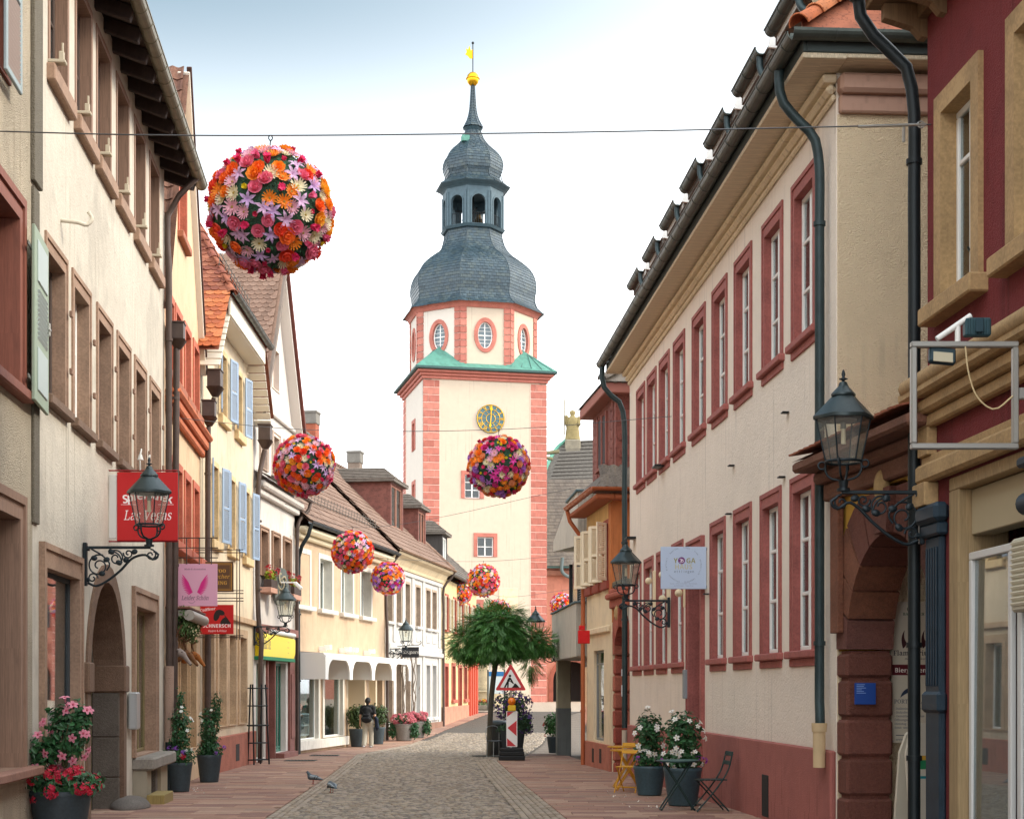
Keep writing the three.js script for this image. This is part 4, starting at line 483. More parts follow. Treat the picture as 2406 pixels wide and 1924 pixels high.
// ---------- tower ----------
{
  const B = thing('clock_tower', 'cream town hall tower with red quoins, clock and slate onion dome', 'tower', [-2.6, 0, -104.5], 13 * Math.PI / 180);
  const wm = mat('#c8b8a5', { map: 'plasterClean', bump: 'plasterBump', bs: 0.01 }), qm = ['#b86f61', '#ac6557', '#c07b6c', '#b36c5f'].map((c) => mat(c, { map: 'stone', roughness: 0.8 })), rd = qm[0], q = 4, side = mat('#d2cac0', { map: 'plasterClean' });
  const face = (k, holes) => { const g = ext(rectPts([-q, q, 0, 21.4]), holes, -0.5, 0); g.translate(0, 0, q); g.rotateY(k * Math.PI / 2); return g; };
  const tw = { fm: M.white, cols: 2, rows: [0.5], rev: 0.2, sur: { w: 0.24, m: rd, p: 0.05 } };
  const fw = [{ ...tw, u: -0.85, v: 13.9, w: 1.0, h: 1.5, rows: [0.35, 0.68] }, { ...tw, u: 0.0, v: 10.2, w: 1.06, h: 1.25 }, { ...tw, u: -0.85, v: 5.9, w: 1.0, h: 1.3 }];
  P(B, 'front_wall', face(0, fw.map(holeOf)), wm); const sw = [{ ...tw, u: 0.2, v: 17.4, w: 0.85, h: 1.75 }, { ...tw, u: 0.2, v: 13.4, w: 0.85, h: 1.75 }, { ...tw, u: 0.2, v: 8.5, w: 0.85, h: 1.75 }];
  P(B, 'side_wall', face(3, sw.map(holeOf)), side); P(B, 'side_wall', face(1, []), wm); P(B, 'rear_wall', face(2, []), wm); P(B, 'floor', [bx(-3.4, 3.4, 12.5, 12.7, -3.4, 3.4), bx(-3.4, 3.4, 21, 21.2, -3.4, 3.4)], M.darkIn);
  for (const w of fw) win(B, w).position.z = q; for (const w of sw) { const o = win(B, w); o.rotation.y = -Math.PI / 2; o.position.x = -q; }
  P(B, 'blind_panel', [bx(0.9, 2.1, 6.6, 8.2, q, q + 0.05)], mat('#dfc9a6', { map: 'plaster' }));
  // quoins
  const row = 0.476;
  for (const [k, s] of [[0, -1], [0, 1], [3, -1], [1, 1], [1, -1]]) for (let i = 0; i < 43; i++) { const y0 = 0.89 + i * row, segs = i % 2 ? [[0, 1.06]] : (i % 4 ? [[0, 0.72], [0.73, 1.06]] : [[0, 0.33], [0.34, 1.06]]); for (const [a, b] of segs) { const o = P(B, 'quoin', bx(0, b - a - 0.006, 0, row - 0.035, 0, 0.05, 0.01), pick(qm)); const x = s < 0 ? -q - 0.045 + a : q + 0.045 - b, ang = k * Math.PI / 2, c = Math.cos(ang), n = Math.sin(ang); o.rotation.y = ang; o.position.set(x * c + q * n, y0, -x * n + q * c); } }
  P(B, 'quoin_bed', [[-1, 0], [1, 0]].map(([s]) => bx(s < 0 ? -q - 0.01 : q - 1.05, s < 0 ? -q + 1.05 : q + 0.01, 0.5, 21.3, q, q + 0.03)).concat([bx(-q - 0.03, -q, 0.5, 21.3, -q - 0.01, -q + 1.05)]), mat('#e4c4b4'));
  P(B, 'base_course', bx(-q - 0.12, q + 0.12, 0, 0.75, -q - 0.12, q + 0.12, 0.03), mat('#8d6f60', { map: 'stone' }));
  const ringBox = (h, y0, y1) => bx(-h, h, y0, y1, -h, h, 0.03);
  P(B, 'cornice', [ringBox(4.12, 21.4, 21.6), ringBox(4.25, 21.6, 21.78), ringBox(4.42, 21.78, 21.95)], rd); const cop = mat('#5f9d8c', { map: 'metal', roughness: 0.6, metalness: 0.15 }), copD = mat('#3d5f5c', { map: 'metal', roughness: 0.6, metalness: 0.2 });
  P(B, 'copper_edge', ringBox(4.62, 21.951, 22.1), copD);
  const ap = 3.95, f = []; for (let k = 0; k < 4; k++) { const r = (x, y, z) => { const a = k * Math.PI / 2, c = Math.cos(a), s = Math.sin(a); return [x * c + z * s, y, -x * s + z * c]; }; f.push([r(-4.6, 22.11, 4.6), r(4.6, 22.11, 4.6), r(1.7, 22.5, ap), r(-1.7, 22.5, ap)], [r(4.6, 22.11, 4.6), r(2.75, 23.75, 2.75), r(1.3, 22.42, 4.1)], [r(4.6, 22.11, 4.6), r(4.1, 22.42, 1.3), r(2.75, 23.75, 2.75)]); }
  const cr = P(B, 'copper_roof', polyGeo(f), cop); const seam = []; for (let k = 0; k < 4; k++) for (let j = 0; j < 5; j++) { const t = (j + 0.5) / 5, a = k * Math.PI / 2, c = Math.cos(a), s = Math.sin(a), r = (x, y, z) => [x * c + z * s, y, -x * s + z * c]; seam.push(bar(r(lerp(4.6, 1.3, t), lerp(22.13, 22.44, t), lerp(4.6, 4.1, t)), r(lerp(3.6, 2.75, 0.5 + t / 2), lerp(22.7, 23.75, 0.5 + t / 2) - (t > 0.5 ? (t - 0.5) : 0), lerp(3.6, 2.75, 0.5 + t / 2) + 0.15), 0.02, 4)); } P(cr, 'seam', seam, copD);
  // octagon
  const R = ap / Math.cos(Math.PI / 8), hw = ap * Math.tan(Math.PI / 8), oval = (a, b, cy) => Array.from({ length: 24 }, (_, i) => [a * Math.cos(i / 24 * 2 * Math.PI), cy + b * Math.sin(i / 24 * 2 * Math.PI)]);
  for (let k = 0; k < 8; k++) {
    const ang = k * Math.PI / 4, place = (o) => { o.rotation.y = ang; o.position.set(ap * Math.sin(ang), 0, ap * Math.cos(ang)); return o; };
    place(P(B, 'octagon_wall', ext(rectPts([-hw, hw, 21.9, 26.2]), [oval(0.5, 0.86, 24.35)], -0.4, 0), k === 6 || k === 7 ? side : wm));
    const w = place(P(B, 'oval_window', [ext(oval(0.5, 0.86, 24.35), [oval(0.43, 0.78, 24.35)], -0.2, -0.12), bx(-0.03, 0.03, 23.5, 25.2, -0.19, -0.14), bx(-0.47, 0.47, 24.32, 24.38, -0.188, -0.142), ...[-0.5, -0.27, 0.27, 0.5].map((y) => bx(-0.42, 0.42, 24.34 + y, 24.37 + y, -0.186, -0.15))], M.white));
    P(w, 'surround', ext(oval(0.74, 1.12, 24.35), [oval(0.49, 0.85, 24.35)], -0.25, 0.06), rd); P(w, 'pane', ext(oval(0.46, 0.82, 24.35), [], -0.17, -0.165), mat('#5a6a70', { roughness: 0.1 }));
    for (let i = 0; i < 9; i++) { const y = 22.2 + i * 0.45, va = ang + Math.PI / 8; const g = [bx(-0.42, 0.0, 0, 0.41, -0.05, 0.06)]; g[0].rotateY(-Math.PI / 8).translate(0, 0, 0); const g2 = bx(0, 0.42, 0, 0.41, -0.05, 0.06); g2.rotateY(Math.PI / 8); const o = P(B, 'pilaster_block', [g[0], g2], pick(qm)); o.rotation.y = va; o.position.set(R * Math.sin(va), y, R * Math.cos(va)); }
  }
  const oct = (r0, r1, h) => { const c = new THREE.CylinderGeometry(r0, r1, h, 8, 1, false, Math.PI / 8); return fin(c); };
  P(B, 'octagon_cornice', [mv(oct(R + 0.2, R + 0.08, 0.2), 0, 26.2, 0), mv(oct(R + 0.38, R + 0.22, 0.16), 0, 26.38, 0)], rd);
  // slate roofs: courses of slates on eight faces following a profile
  const slate = ['#394d58', '#334751', '#40535c', '#475659'].map((c) => mat(c, { map: 'metal', roughness: 0.42, metalness: 0.1 }));
  const slated = (prof, step, sw_, name) => {
    const c = new THREE.CatmullRomCurve3(prof.map(([r, y]) => V(r, y, 0)), false, 'centripetal'), n = Math.round(c.getLength() / step), pt = c.getSpacedPoints(n), lists = slate.map(() => []), faces = slate.map(() => []), t8 = Math.tan(Math.PI / 8);
    for (let k = 0; k < 8; k++) { const a = k * Math.PI / 4, cs = Math.cos(a), sn = Math.sin(a), rot = (x, y, z) => [x * cs + z * sn, y, -x * sn + z * cs]; for (let i = 0; i < n; i++) { const A = pt[i], C = pt[i + 1], ra = A.x * Math.cos(Math.PI / 8), rc = C.x * Math.cos(Math.PI / 8), wa = ra * t8, wc = rc * t8, m = Math.max(2, Math.round(2 * wa / sw_)), off = i % 2 ? 0.5 : 0;
      for (let j = -1; j < m + 1; j++) { const s0 = Math.max(0, (j + off) / m), s1 = Math.min(1, (j + 1 + off) / m); if (s1 - s0 < 0.01) continue; const l = 0.022 + rnd() * 0.012, x0 = lerp(-wa, wa, s0), x1 = lerp(-wa, wa, s1), X0 = lerp(-wc, wc, s0), X1 = lerp(-wc, wc, s1), gsl = 0.006, q0 = rot(x0 + gsl, A.y, ra + l), q1 = rot(x1 - gsl, A.y - rnd() * 0.03, ra + l), q2 = rot(X1 - gsl, C.y, rc + 0.004), q3 = rot(X0 + gsl, C.y, rc + 0.004), b0 = rot(x0, A.y, ra - 0.02), b1 = rot(x1, A.y, ra - 0.02); faces[Math.floor(rnd() * 4)].push([q0, q1, q2, q3], [b0, b1, q1, q0]); } } }
    faces.forEach((fl, i) => { const o = P(B, name, polyGeo(fl), slate[i]); o.userData.kind = 'stuff'; });
    P(B, 'roof_core', fin(new THREE.LatheGeometry(pt.map((p) => new THREE.Vector2(Math.max(0.01, p.x - 0.03), p.y)), 8, Math.PI / 8)), slate[1]);
    P(B, 'hip_edge', Array.from({ length: 8 }, (_, k) => { const a = k * Math.PI / 4 + Math.PI / 8; return tube(pt.filter((_, i) => i % 3 === 0 || i === n).map((p) => [(p.x + 0.015) * Math.sin(a), p.y, (p.x + 0.015) * Math.cos(a)]), 0.03, 4, 2); }), slate[1]);
  };
  slated([[4.78, 26.4], [4.36, 26.75], [4.14, 27.25], [4.24, 27.95], [4.22, 28.5], [3.95, 29.2], [3.3, 29.85], [2.55, 30.4], [2.12, 31.0], [1.97, 31.5], [1.92, 31.9]], 0.21, 0.3, 'slates');
  const lan = mat('#4c6570', { map: 'metal', roughness: 0.6 }); P(B, 'lantern_sill', [mv(oct(2.2, 2.08, 0.16), 0, 31.98, 0)], lan);
  { const a8 = 1.9, h8 = a8 * Math.tan(Math.PI / 8); for (let k = 0; k < 8; k++) { const ang = k * Math.PI / 4, o = P(B, 'lantern_arch', [ext(rectPts([-h8, h8, 32.06, 34.55]), [archPts(-0.45, 0.45, 32.12, 33.6, 12, 0.42)], -0.2, 0), ext(archBand(-0.45, 0.45, 32.12, 33.6, 0.08, 12, 0.42), [], 0, 0.04), bx(-h8 + 0.02, -h8 + 0.16, 32.06, 34.3, 0, 0.05), bx(h8 - 0.16, h8 - 0.02, 32.06, 34.3, 0, 0.05)], lan); o.rotation.y = ang; o.position.set(a8 * Math.sin(ang), 0, a8 * Math.cos(ang)); const rl = []; for (let i = 0; i < 7; i++) rl.push(bar([-0.42 + i * 0.14, 32.1, -0.1], [-0.42 + i * 0.14, 32.85, -0.1], 0.012, 4)); rl.push(bar([-0.45, 32.85, -0.1], [0.45, 32.85, -0.1], 0.02, 4)); P(o, 'railing', rl, M.iron); } }
  for (const [x, z, s] of [[-0.5, 0.3, 1], [0.45, -0.3, 1.2], [0.3, 0.6, 0.7], [-0.4, -0.6, 0.8]]) P(B, 'bell', mv(lathe([[0.02, 0.55], [0.14, 0.52], [0.18, 0.3], [0.25, 0.1], [0.32, 0]].map(([r, y]) => [r * s, y * s]), 14), x, 32.7, z), mat('#5b4b33', { metalness: 0.8, roughness: 0.4 }));
  P(B, 'bell_frame', [bar([-1.2, 33.35, 0], [1.2, 33.35, 0], 0.06), bar([0, 32.1, 0], [0, 34.4, 0], 0.08), bar([0, 33.3, -1.2], [0, 33.3, 1.2], 0.06)], M.iron);
  P(B, 'lantern_cornice', [mv(oct(2.2, 2.02, 0.14), 0, 34.6, 0), mv(oct(2.38, 2.2, 0.1), 0, 34.74, 0), mv(oct(2.48, 2.42, 0.06), 0, 34.83, 0)], lan);
  slated([[2.5, 34.86], [2.1, 35.15], [1.8, 35.5], [1.98, 35.95], [2.02, 36.4], [1.85, 36.95], [1.4, 37.45], [0.95, 37.85], [0.66, 38.3], [0.5, 38.75]], 0.2, 0.28, 'slates');
  P(B, 'spire_collar', [mv(oct(0.66, 0.5, 0.14), 0, 38.82, 0), mv(oct(0.5, 0.68, 0.1), 0, 38.95, 0)], lan); slated([[0.66, 38.98], [0.42, 39.4], [0.26, 39.9], [0.2, 40.3], [0.14, 41.1], [0.1, 41.8]], 0.2, 0.26, 'slates');
  P(B, 'hatch', mv(cbox(0.5, 0.4, 0.5, 0.02), -0.62, 38.0, 0.55), cop);
  const gold = mat('#d9a520', { metalness: 0.85, roughness: 0.3 }); P(B, 'gilded_ball', [mv(lathe([[0, -0.44], [0.2, -0.42], [0.36, -0.25], [0.42, 0], [0.36, 0.25], [0.22, 0.4], [0, 0.44]], 20), 0, 42.2, 0), mv(fin(new THREE.TorusGeometry(0.43, 0.04, 6, 24).rotateX(Math.PI / 2)), 0, 42.22, 0)], gold);
  P(B, 'vane_rod', [bar([0, 41.7, 0], [0, 44.6, 0], 0.035, 6), mv(sph(0.09), 0, 44.6, 0)], M.iron); P(B, 'weather_vane', ext([[0, 43.55], [0, 44.2], [-0.14, 44.08], [-0.24, 44.4], [-0.32, 44.12], [-0.46, 44.2], [-0.42, 43.95], [-0.52, 43.8], [-0.34, 43.7], [-0.22, 43.55]], [], -0.015, 0.015), gold);
  // clock
  const ck = P(B, 'clock_face', mv(cyl(0.92, 0.92, 0.08, 40), 0.33, 19.0, q + 0.04, Math.PI / 2), mat('#3d5f68', { roughness: 0.5 }), 'round dark blue clock face with gilt numerals'); const tor = (r, t) => mv(fin(new THREE.TorusGeometry(r, t, 6, 48)), 0.33, 19.0, q + 0.09); P(ck, 'clock_ring', [tor(0.88, 0.025), tor(0.6, 0.02), tor(0.3, 0.02)], gold);
  const num = [[1, 1], [2, 2], [3, 3], [3, 4], [2, 5], [3, 6], [4, 7], [5, 8], [3, 9], [2, 10], [3, 11], [4, 12]]; for (const [n, h] of num) { const a = h / 12 * 2 * Math.PI, g = []; for (let i = 0; i < n; i++) { const b = cbox(0.025, 0.2, 0.02, 0.003); if ([4, 5, 6, 7, 8].includes(h) && i === 0) b.rotateZ(0.35); if ([9, 10, 11, 12].includes(h) && i === 0) b.rotateZ(0.5); b.translate((i - (n - 1) / 2) * 0.055, 0.74, 0); b.rotateZ(-a); b.translate(0.33, 19.0, q + 0.1); g.push(b); } P(ck, 'numeral', g, gold); }
  P(ck, 'clock_hand', mv(mg([ext([[-0.03, -0.2], [0.03, -0.2], [0.03, 0.35], [0.09, 0.42], [0, 0.6], [-0.09, 0.42], [-0.03, 0.35]], [], 0, 0.02)]), 0.33, 19, q + 0.12, 0, 0, 3.05), gold); P(ck, 'clock_hand', mv(ext([[-0.02, -0.2], [0.02, -0.2], [0.02, 0.5], [0.08, 0.58], [0, 0.84], [-0.08, 0.58], [-0.02, 0.5]], [], 0, 0.02), 0.33, 19, q + 0.145, 0, 0, -0.05), gold); P(ck, 'clock_spoke', Array.from({ length: 12 }, (_, i) => bar([0.33 + 0.3 * Math.sin(i * Math.PI / 6), 19 + 0.3 * Math.cos(i * Math.PI / 6), q + 0.09], [0.33 + 0.6 * Math.sin(i * Math.PI / 6), 19 + 0.6 * Math.cos(i * Math.PI / 6), q + 0.09], 0.012, 4)), gold);
}
// ---------- right side of the street ----------
const crm = mat('#f1e7da', { map: 'plasterClean', bump: 'plasterBump', bs: 0.012, roughness: 0.92 }), sideM = mat('#ead6b4', { map: 'plasterClean', bump: 'rough', bs: 0.03, roughness: 0.95 }), mar = mat('#aa625c', { map: 'stone', roughness: 0.75 });
{
  const B = front('cream_house', 'long cream house with maroon window surrounds, maroon plinth and green gutter', 'house', RX(34.8), 34.8, RX(17.9), 17.9), L = B.L, W = [];
  const su = { w: 0.15, m: mar, lip: 0.06, p: 0.008, lt: 0.018, t: 0.2 }, sl = { m: mar, h: 0.1, e: 0.22, p: 0.085, u: 1 };
  [1.75, 3.25, 4.82, 6.48, 8.42, 10.2, 11.94, 13.8, 15.48].forEach((u) => W.push({ u, v: 6.12, w: 0.9, h: 1.8, rev: 0.13, cols: 2, rows: [0.68, 0.34], curtain: rnd() < 0.5 ? 1 : 0, sur: su, sill: sl }));
  [1.2, 2.85, 4.5, 6.3, 10.05, 11.9, 13.7, 15.42].forEach((u) => W.push({ u, v: 2.25, w: 0.92, h: 1.98, rev: 0.13, cols: 2, rows: [0.7, 0.36], curtain: 1, sur: su, sill: sl }));
  W.push({ u: 8.2, v: 0.0, w: 1.05, h: 4.1, rev: 0.4, cols: 1, rows: [0.66], fm: mat('#4b2b33', { map: 'wood' }), glass: mat('#2c1e26', { roughness: 0.3 }), name: 'house_door', bw: 0.14, sur: { w: 0.2, m: mar, lip: 0.06, p: 0.04 } });
  facade(B, rectPts([0.02, L, -0.5, 8.9]), W, [], crm, 0.45);
  P(B, 'gable_wall', bx(L - 0.4, L - 0.003, -0.5, 8.3, -9, -0.456), sideM); P(B, 'gable_facing', bx(L, L + 0.012, -0.5, 8.3, -9, -0.012, 0.002), sideM, 'rough beige side wall'); P(B, 'side_wall', bx(0.03, 0.33, -0.5, 8.9, -9, -0.455), crm); P(B, 'rear_wall', bx(0.34, L - 0.41, -0.5, 8.9, -9, -8.7), crm); P(B, 'floor', [bx(0.34, L - 0.41, 5.1, 5.3, -8.6, -0.46), bx(0.34, L - 0.41, 8.6, 8.8, -8.6, -0.46)], M.darkIn);
  
  P(B, 'gable_cornice', [bx(L, L + 0.1, 8.3, 8.5, -9, -0.02, 0.02), bx(L, L + 0.2, 8.5, 8.72, -9, 0.0, 0.04)], mat('#b3907e', { map: 'plasterClean' }));
  P(B, 'plinth', [bx(0.05, 7.3, -0.5, 0.98, 0, 0.06, 0.02), bx(9.1, L, -0.5, 1.07, 0, 0.07, 0.02)], mat('#a8655c', { map: 'plaster', bump: 'rough', bs: 0.008 })); P(B, 'vent_slot', bx(13.45, 13.85, 0.05, 0.62, 0.05, 0.075), mat('#1d1a18'));
  P(B, 'cornice', [bx(0.02, L, 8.46, 8.54, 0, 0.05, 0.02), bx(0.02, L + 0.02, 8.54, 8.65, 0, 0.11, 0.04), bx(0.02, L + 0.06, 8.65, 8.74, 0, 0.17, 0.02)], mat('#e8d8b8', { map: 'plaster' }));
  P(B, 'soffit', [bx(-0.2, L + 0.45, 8.76, 8.82, 0.0, 0.5), bx(L + 0.0, L + 0.45, 8.77, 8.82, -9, 0)], mat('#e6d6b8', { map: 'wood' })); const gm = mat('#34474a', { roughness: 0.5, metalness: 0.3, map: 'metal' });
  P(B, 'fascia', [bx(-0.2, L + 0.47, 8.82, 8.98, 0.46, 0.5), bx(L + 0.43, L + 0.47, 8.82, 8.98, -9, 0.46)], mat('#46504f'));
  P(B, 'gutter', [mv(gutterGeo(-0.35, L + 0.55, 0.1, 0.012, 0.62), 0, 9.0, 0.6), mv(gutterGeo(-9, 0.65, 0.1), 0, 0, 0).rotateY(-Math.PI / 2).translate(L + 0.58, 9.0, 0)], mat('#59605a', { roughness: 0.45, metalness: 0.5, map: 'metal' }));
  pipe(B, [[16.62, 8.95, 0.58], [16.62, 8.72, 0.58], [16.62, 8.55, 0.54], [16.62, 8.32, 0.34], [16.62, 8.16, 0.18], [16.62, 7.9, 0.12], [16.62, 7, 0.11], [16.62, 3.2, 0.11], [16.62, 1.75, 0.11], [16.66, 1.6, 0.12], [16.72, 1.45, 0.13], [16.72, 1.35, 0.13]], 0.058, gm, [[16.62, 7.15, 0.11], [16.62, 4.4, 0.11], [16.62, 2.3, 0.11]]);
  P(B, 'pipe_foot', [mv(cyl(0.075, 0.07, 0.5, 14), 16.72, 1.12, 0.14), mv(cyl(0.09, 0.085, 0.1, 14), 16.72, 1.33, 0.14)], mat('#cdb48c', { map: 'plaster' }));
  pipe(B, [[-0.1, 8.9, 0.6], [-0.1, 8.6, 0.6], [-0.1, 8.35, 0.5], [-0.1, 8.1, 0.2], [-0.1, 7.8, 0.12], [-0.1, 6, 0.1], [-0.1, 2, 0.1], [-0.1, 0.9, 0.1]], 0.06, gm, [[-0.1, 5, 0.1], [-0.1, 3.3, 0.1]]); P(B, 'pipe_foot', mv(cyl(0.06, 0.06, 1.3, 12), -0.1, 0.2, 0.1), mat('#b9ab98')); P(B, 'sticker', [bx(-0.15, -0.05, 1.6, 1.85, 0.155, 0.165, 0.001), bx(-0.16, -0.06, 2.05, 2.2, 0.155, 0.165, 0.001)], mat('#c9cfd2'));
  // hipped roof
  const rz = -4.2, rv = 13.4; P(B, 'roof', polyGeo([[[-0.3, 9.02, 0.56], [L + 0.52, 9.02, 0.56], [L - 3.9, rv, rz], [-0.3, rv, rz]], [[-0.3, 9.02, -9.2], [L + 0.52, 9.02, -9.2], [L - 3.9, rv + 0.01, rz], [-0.3, rv + 0.01, rz]], [[L + 0.52, 9.02, 0.56], [L + 0.52, 9.02, -9.2], [L - 3.9, rv, rz]]]), M.tileRed[1]);
  const hs = V(-4.42, rv - 9.02, 0).normalize(); tiles(B, 'roof_tile', V(L + 0.52, 9.04, -6), V(0, 0, -1).negate(), hs, 6.56, 4, 'beaver', M.tileRed, (x, y) => { const z = -6 + x; return z < 0.56 - y * 0.74; }, 200); ridge(B, V(L + 0.5, 9.1, 0.54), V(L - 3.9, rv, rz), 0.12, M.tileOrange);
  const wb = mat('#d7c6a6', { map: 'wood' });
  for (const u of [3.6, 5.7, 7.8, 9.9, 12.0, 14.1, 16.1]) { const d = dormer(B, u, 8.95, 0.08, 1.3, 0.92, wb, M.white, 'boarded dormer with its own gutter'); P(d, 'dormer_gutter', mv(gutterGeo(u - 0.85, u + 0.62, 0.085), 0, 9.95, 0.36), mat('#454f4c', { metalness: 0.4, roughness: 0.5 })); P(d, 'dormer_pipe', tube([[u + 0.52, 9.9, 0.36], [u + 0.54, 9.72, 0.36], [u + 0.62, 9.58, 0.32], [u + 0.74, 9.48, 0.2], [u + 0.8, 9.42, -0.1]], 0.045, 8), gm); P(d, 'cheek_board', [0, 1, 2, 3].map((k) => mv(cbox(0.03, 0.27, 1.3, 0.006), u + 0.66 + k * 0.006, 9.76 - k * 0.22, -0.42, 0.3)), wb); P(d, 'dormer_fascia', [mv(cbox(0.04, 0.18, 1.5, 0.006), u + 0.9, 9.85, -0.42, -0.1), mv(cbox(1.6, 0.12, 0.04, 0.006), u, 9.84, 0.28)], M.white); P(d, 'snow_spikes', Array.from({ length: 6 }, (_, k) => bar([u + 0.95 + k * 0.05, 9.5, 0.1], [u + 0.95 + k * 0.05, 9.85, 0.08], 0.006, 4)), M.iron); }
  // shutter knobs, fixings
  for (const u of [3.7, 5.4, 7.2]) P(B, 'light_rail', [bx(u - 0.02, u + 0.05, 3.2, 4.1, 0, 0.06), mv(sph(0.07, 10, 8), u, 3.9, 0.14), mv(sph(0.07, 10, 8), u, 3.45, 0.14)], mat('#e3d2b0')); P(B, 'meter_box', bx(7.35, 7.55, 1.6, 2.1, 0, 0.1), mat('#8d9296')); P(B, 'wall_bracket', [bx(4.5, 4.9, 6.0, 6.04, 0, 0.2), bx(0.6, 1.0, 5.0, 5.04, 0, 0.2)], M.iron); for (const [u, v] of [[14.6, 5.3], [11.2, 5.1], [14.4, 4.5], [11, 4.4], [9.2, 3.3]]) P(B, 'bracket_stub', bx(u, u + 0.12, v, v + 0.02, 0, 0.09), M.iron);
}
function gateway(name, label, xa, da, xb, db, o) {   // rusticated arch with voussoirs, cornice and a little tiled roof
  const B = front(name, label, 'gateway', xa, da, xb, db), L = B.L, { a, b, sp, row, dep, m, top, roofM } = o, c = (a + b) / 2, r = (b - a) / 2, R = r + (o.ring ?? 0.5);
  for (const [x0, x1, s] of [[0, a, 1], [b, L, -1]]) for (let y = -0.3, i = 0; y < sp - 0.05; y += row, i++) P(B, 'pier_block', bx(x0, x1, y, Math.min(sp, y + row) - 0.035, -dep, 0.02 + (i % 2) * 0.012, 0.03), pick(m));
  P(B, 'pier_core', [bx(0.02, a - 0.04, -0.3, sp, -dep + 0.03, -0.02), bx(b + 0.04, L - 0.02, -0.3, sp, -dep + 0.03, -0.02)], m[0]);
  const n = o.n ?? 11; for (let i = 0; i < n; i++) { const t0 = Math.PI * i / n + 0.012, t1 = Math.PI * (i + 1) / n - 0.012, q = (t, k) => { const ct = Math.cos(t), st = Math.sin(t); return [Math.max(0, Math.min(L, c + k * ct)), Math.min(o.vt, sp + k * (o.rise ?? 1) * st)]; }; const big = i === (n - 1) / 2 ? 0.12 : 0; P(B, 'voussoir', ext([q(t0, r), q((t0 + t1) / 2, r), q(t1, r), q(t1, R + big), q((t0 + t1) / 2, R + big), q(t0, R + big)], [], -dep, 0.03 + big * 0.6), pick(m)); }
  P(B, 'spandrel', ext([[0, sp], ...archPts(c - R + 0.05, c + R - 0.05, sp, sp, 14, (R - 0.05) * (o.rise ?? 1)).slice(2).reverse().map(([x, y]) => [Math.max(0.01, Math.min(L - 0.01, x)), Math.min(y, top - 0.02)]), [L, sp], [L, top], [0, top]], [], -dep + 0.05, 0), o.spM ?? m[0]);
  P(B, 'entablature', [bx(-o.over * 0.6, L + 0.02, top, top + 0.2, -dep, 0.1, 0.02), bx(-o.over * 0.8, L + 0.05, top + 0.2, top + 0.34, -dep - 0.05, 0.2, 0.04), bx(-o.over, L + 0.1, top + 0.34, top + 0.46, -dep - 0.1, o.over, 0.03)], o.entM ?? m[1]);
  P(B, 'keystone_mask', mv(sph(0.14, 10, 8).scale(0.7, 1.3, 0.6), c, sp + R * (o.rise ?? 1) - 0.15, 0.08), mat('#b79a6c', { map: 'stone' }));
  if (roofM) { const s = V(0, 0.28, -(o.over + dep + 0.1)).normalize(); P(B, 'roof_slab', polyGeo([[[-o.over, top + 0.47, o.over], [L + 0.1, top + 0.47, o.over], [L + 0.1, top + 0.8, -dep - 0.2], [-o.over, top + 0.8, -dep - 0.2]]]), roofM[0]); tiles(B, 'roof_tile', V(-o.over, top + 0.48, o.over + 0.05), V(1, 0, 0), V(0, 0.33, -(o.over + dep + 0.2)).normalize(), L + o.over + 0.1, o.over + dep + 0.2, 'beaver', roofM); } else P(B, 'cap_stone', bx(0.05, L * 0.8, top + 0.461, top + 0.62, -dep, 0.05, 0.03), mat('#6f6a58', { map: 'stone' }));
  return B;
}
{
  const rb = ['#7d4c40', '#734539', '#85553f', '#7a4f46'].map((c) => mat(c, { map: 'stone', bump: 'rough', bs: 0.02 }));
  const B = gateway('stone_gateway', 'rusticated brown arched gateway with tiled coping between cream and red houses', RX(17.86) + 0.02, 17.86, RX(14.95) + 0.24, 14.95, { a: 0.32, b: 2.72, sp: 2.2, row: 0.44, dep: 0.52, m: rb, top: 3.92, vt: 3.85, ring: 0.62, over: 0.42, spM: mat('#c79a3c', { map: 'plaster' }), entM: mat('#7c5544', { map: 'stone', bump: 'rough', bs: 0.015 }), roofM: M.tileRed });
  P(B, 'passage_dado', bx(-0.29, -0.0, -0.3, 1.02, -4, -0.56), mat('#85857f', { map: 'plaster' })); P(B, 'pilaster', [bx(-0.02, 0.24, 2.4, 3.92, 0.03, 0.1)], rb[2]);
  const mb = ['#a85746', '#b0604e', '#a35142', '#b56a55'].map((c) => mat(c, { map: 'stone', bump: 'rough', bs: 0.012 }));
  gateway('small_stone_gateway', 'narrow terracotta arched doorway beside the orange house with moulded keystone', 2.36, 36.5, RX(34.85), 34.85, { a: 0.18, b: 1.45, sp: 2.55, row: 0.4, dep: 0.5, m: mb, top: 3.62, vt: 3.6, ring: 0.45, over: 0.1, n: 9, spM: crm });
  const p2 = thing('passage_door', 'dark recessed door behind the narrow terracotta archway', 'door', [RX(35.6) + 0.55, 0, -35.6], Math.atan2(-1, 0.2)); P(p2, 'door_leaf', bx(-0.7, 0.7, -0.2, 3.0, -0.1, 0), mat('#3a2a24', { map: 'wood' })); P(p2, 'door_frame', bx(-0.9, 0.9, -0.2, 3.4, -0.2, -0.11), mat('#6d4a3c'));
}
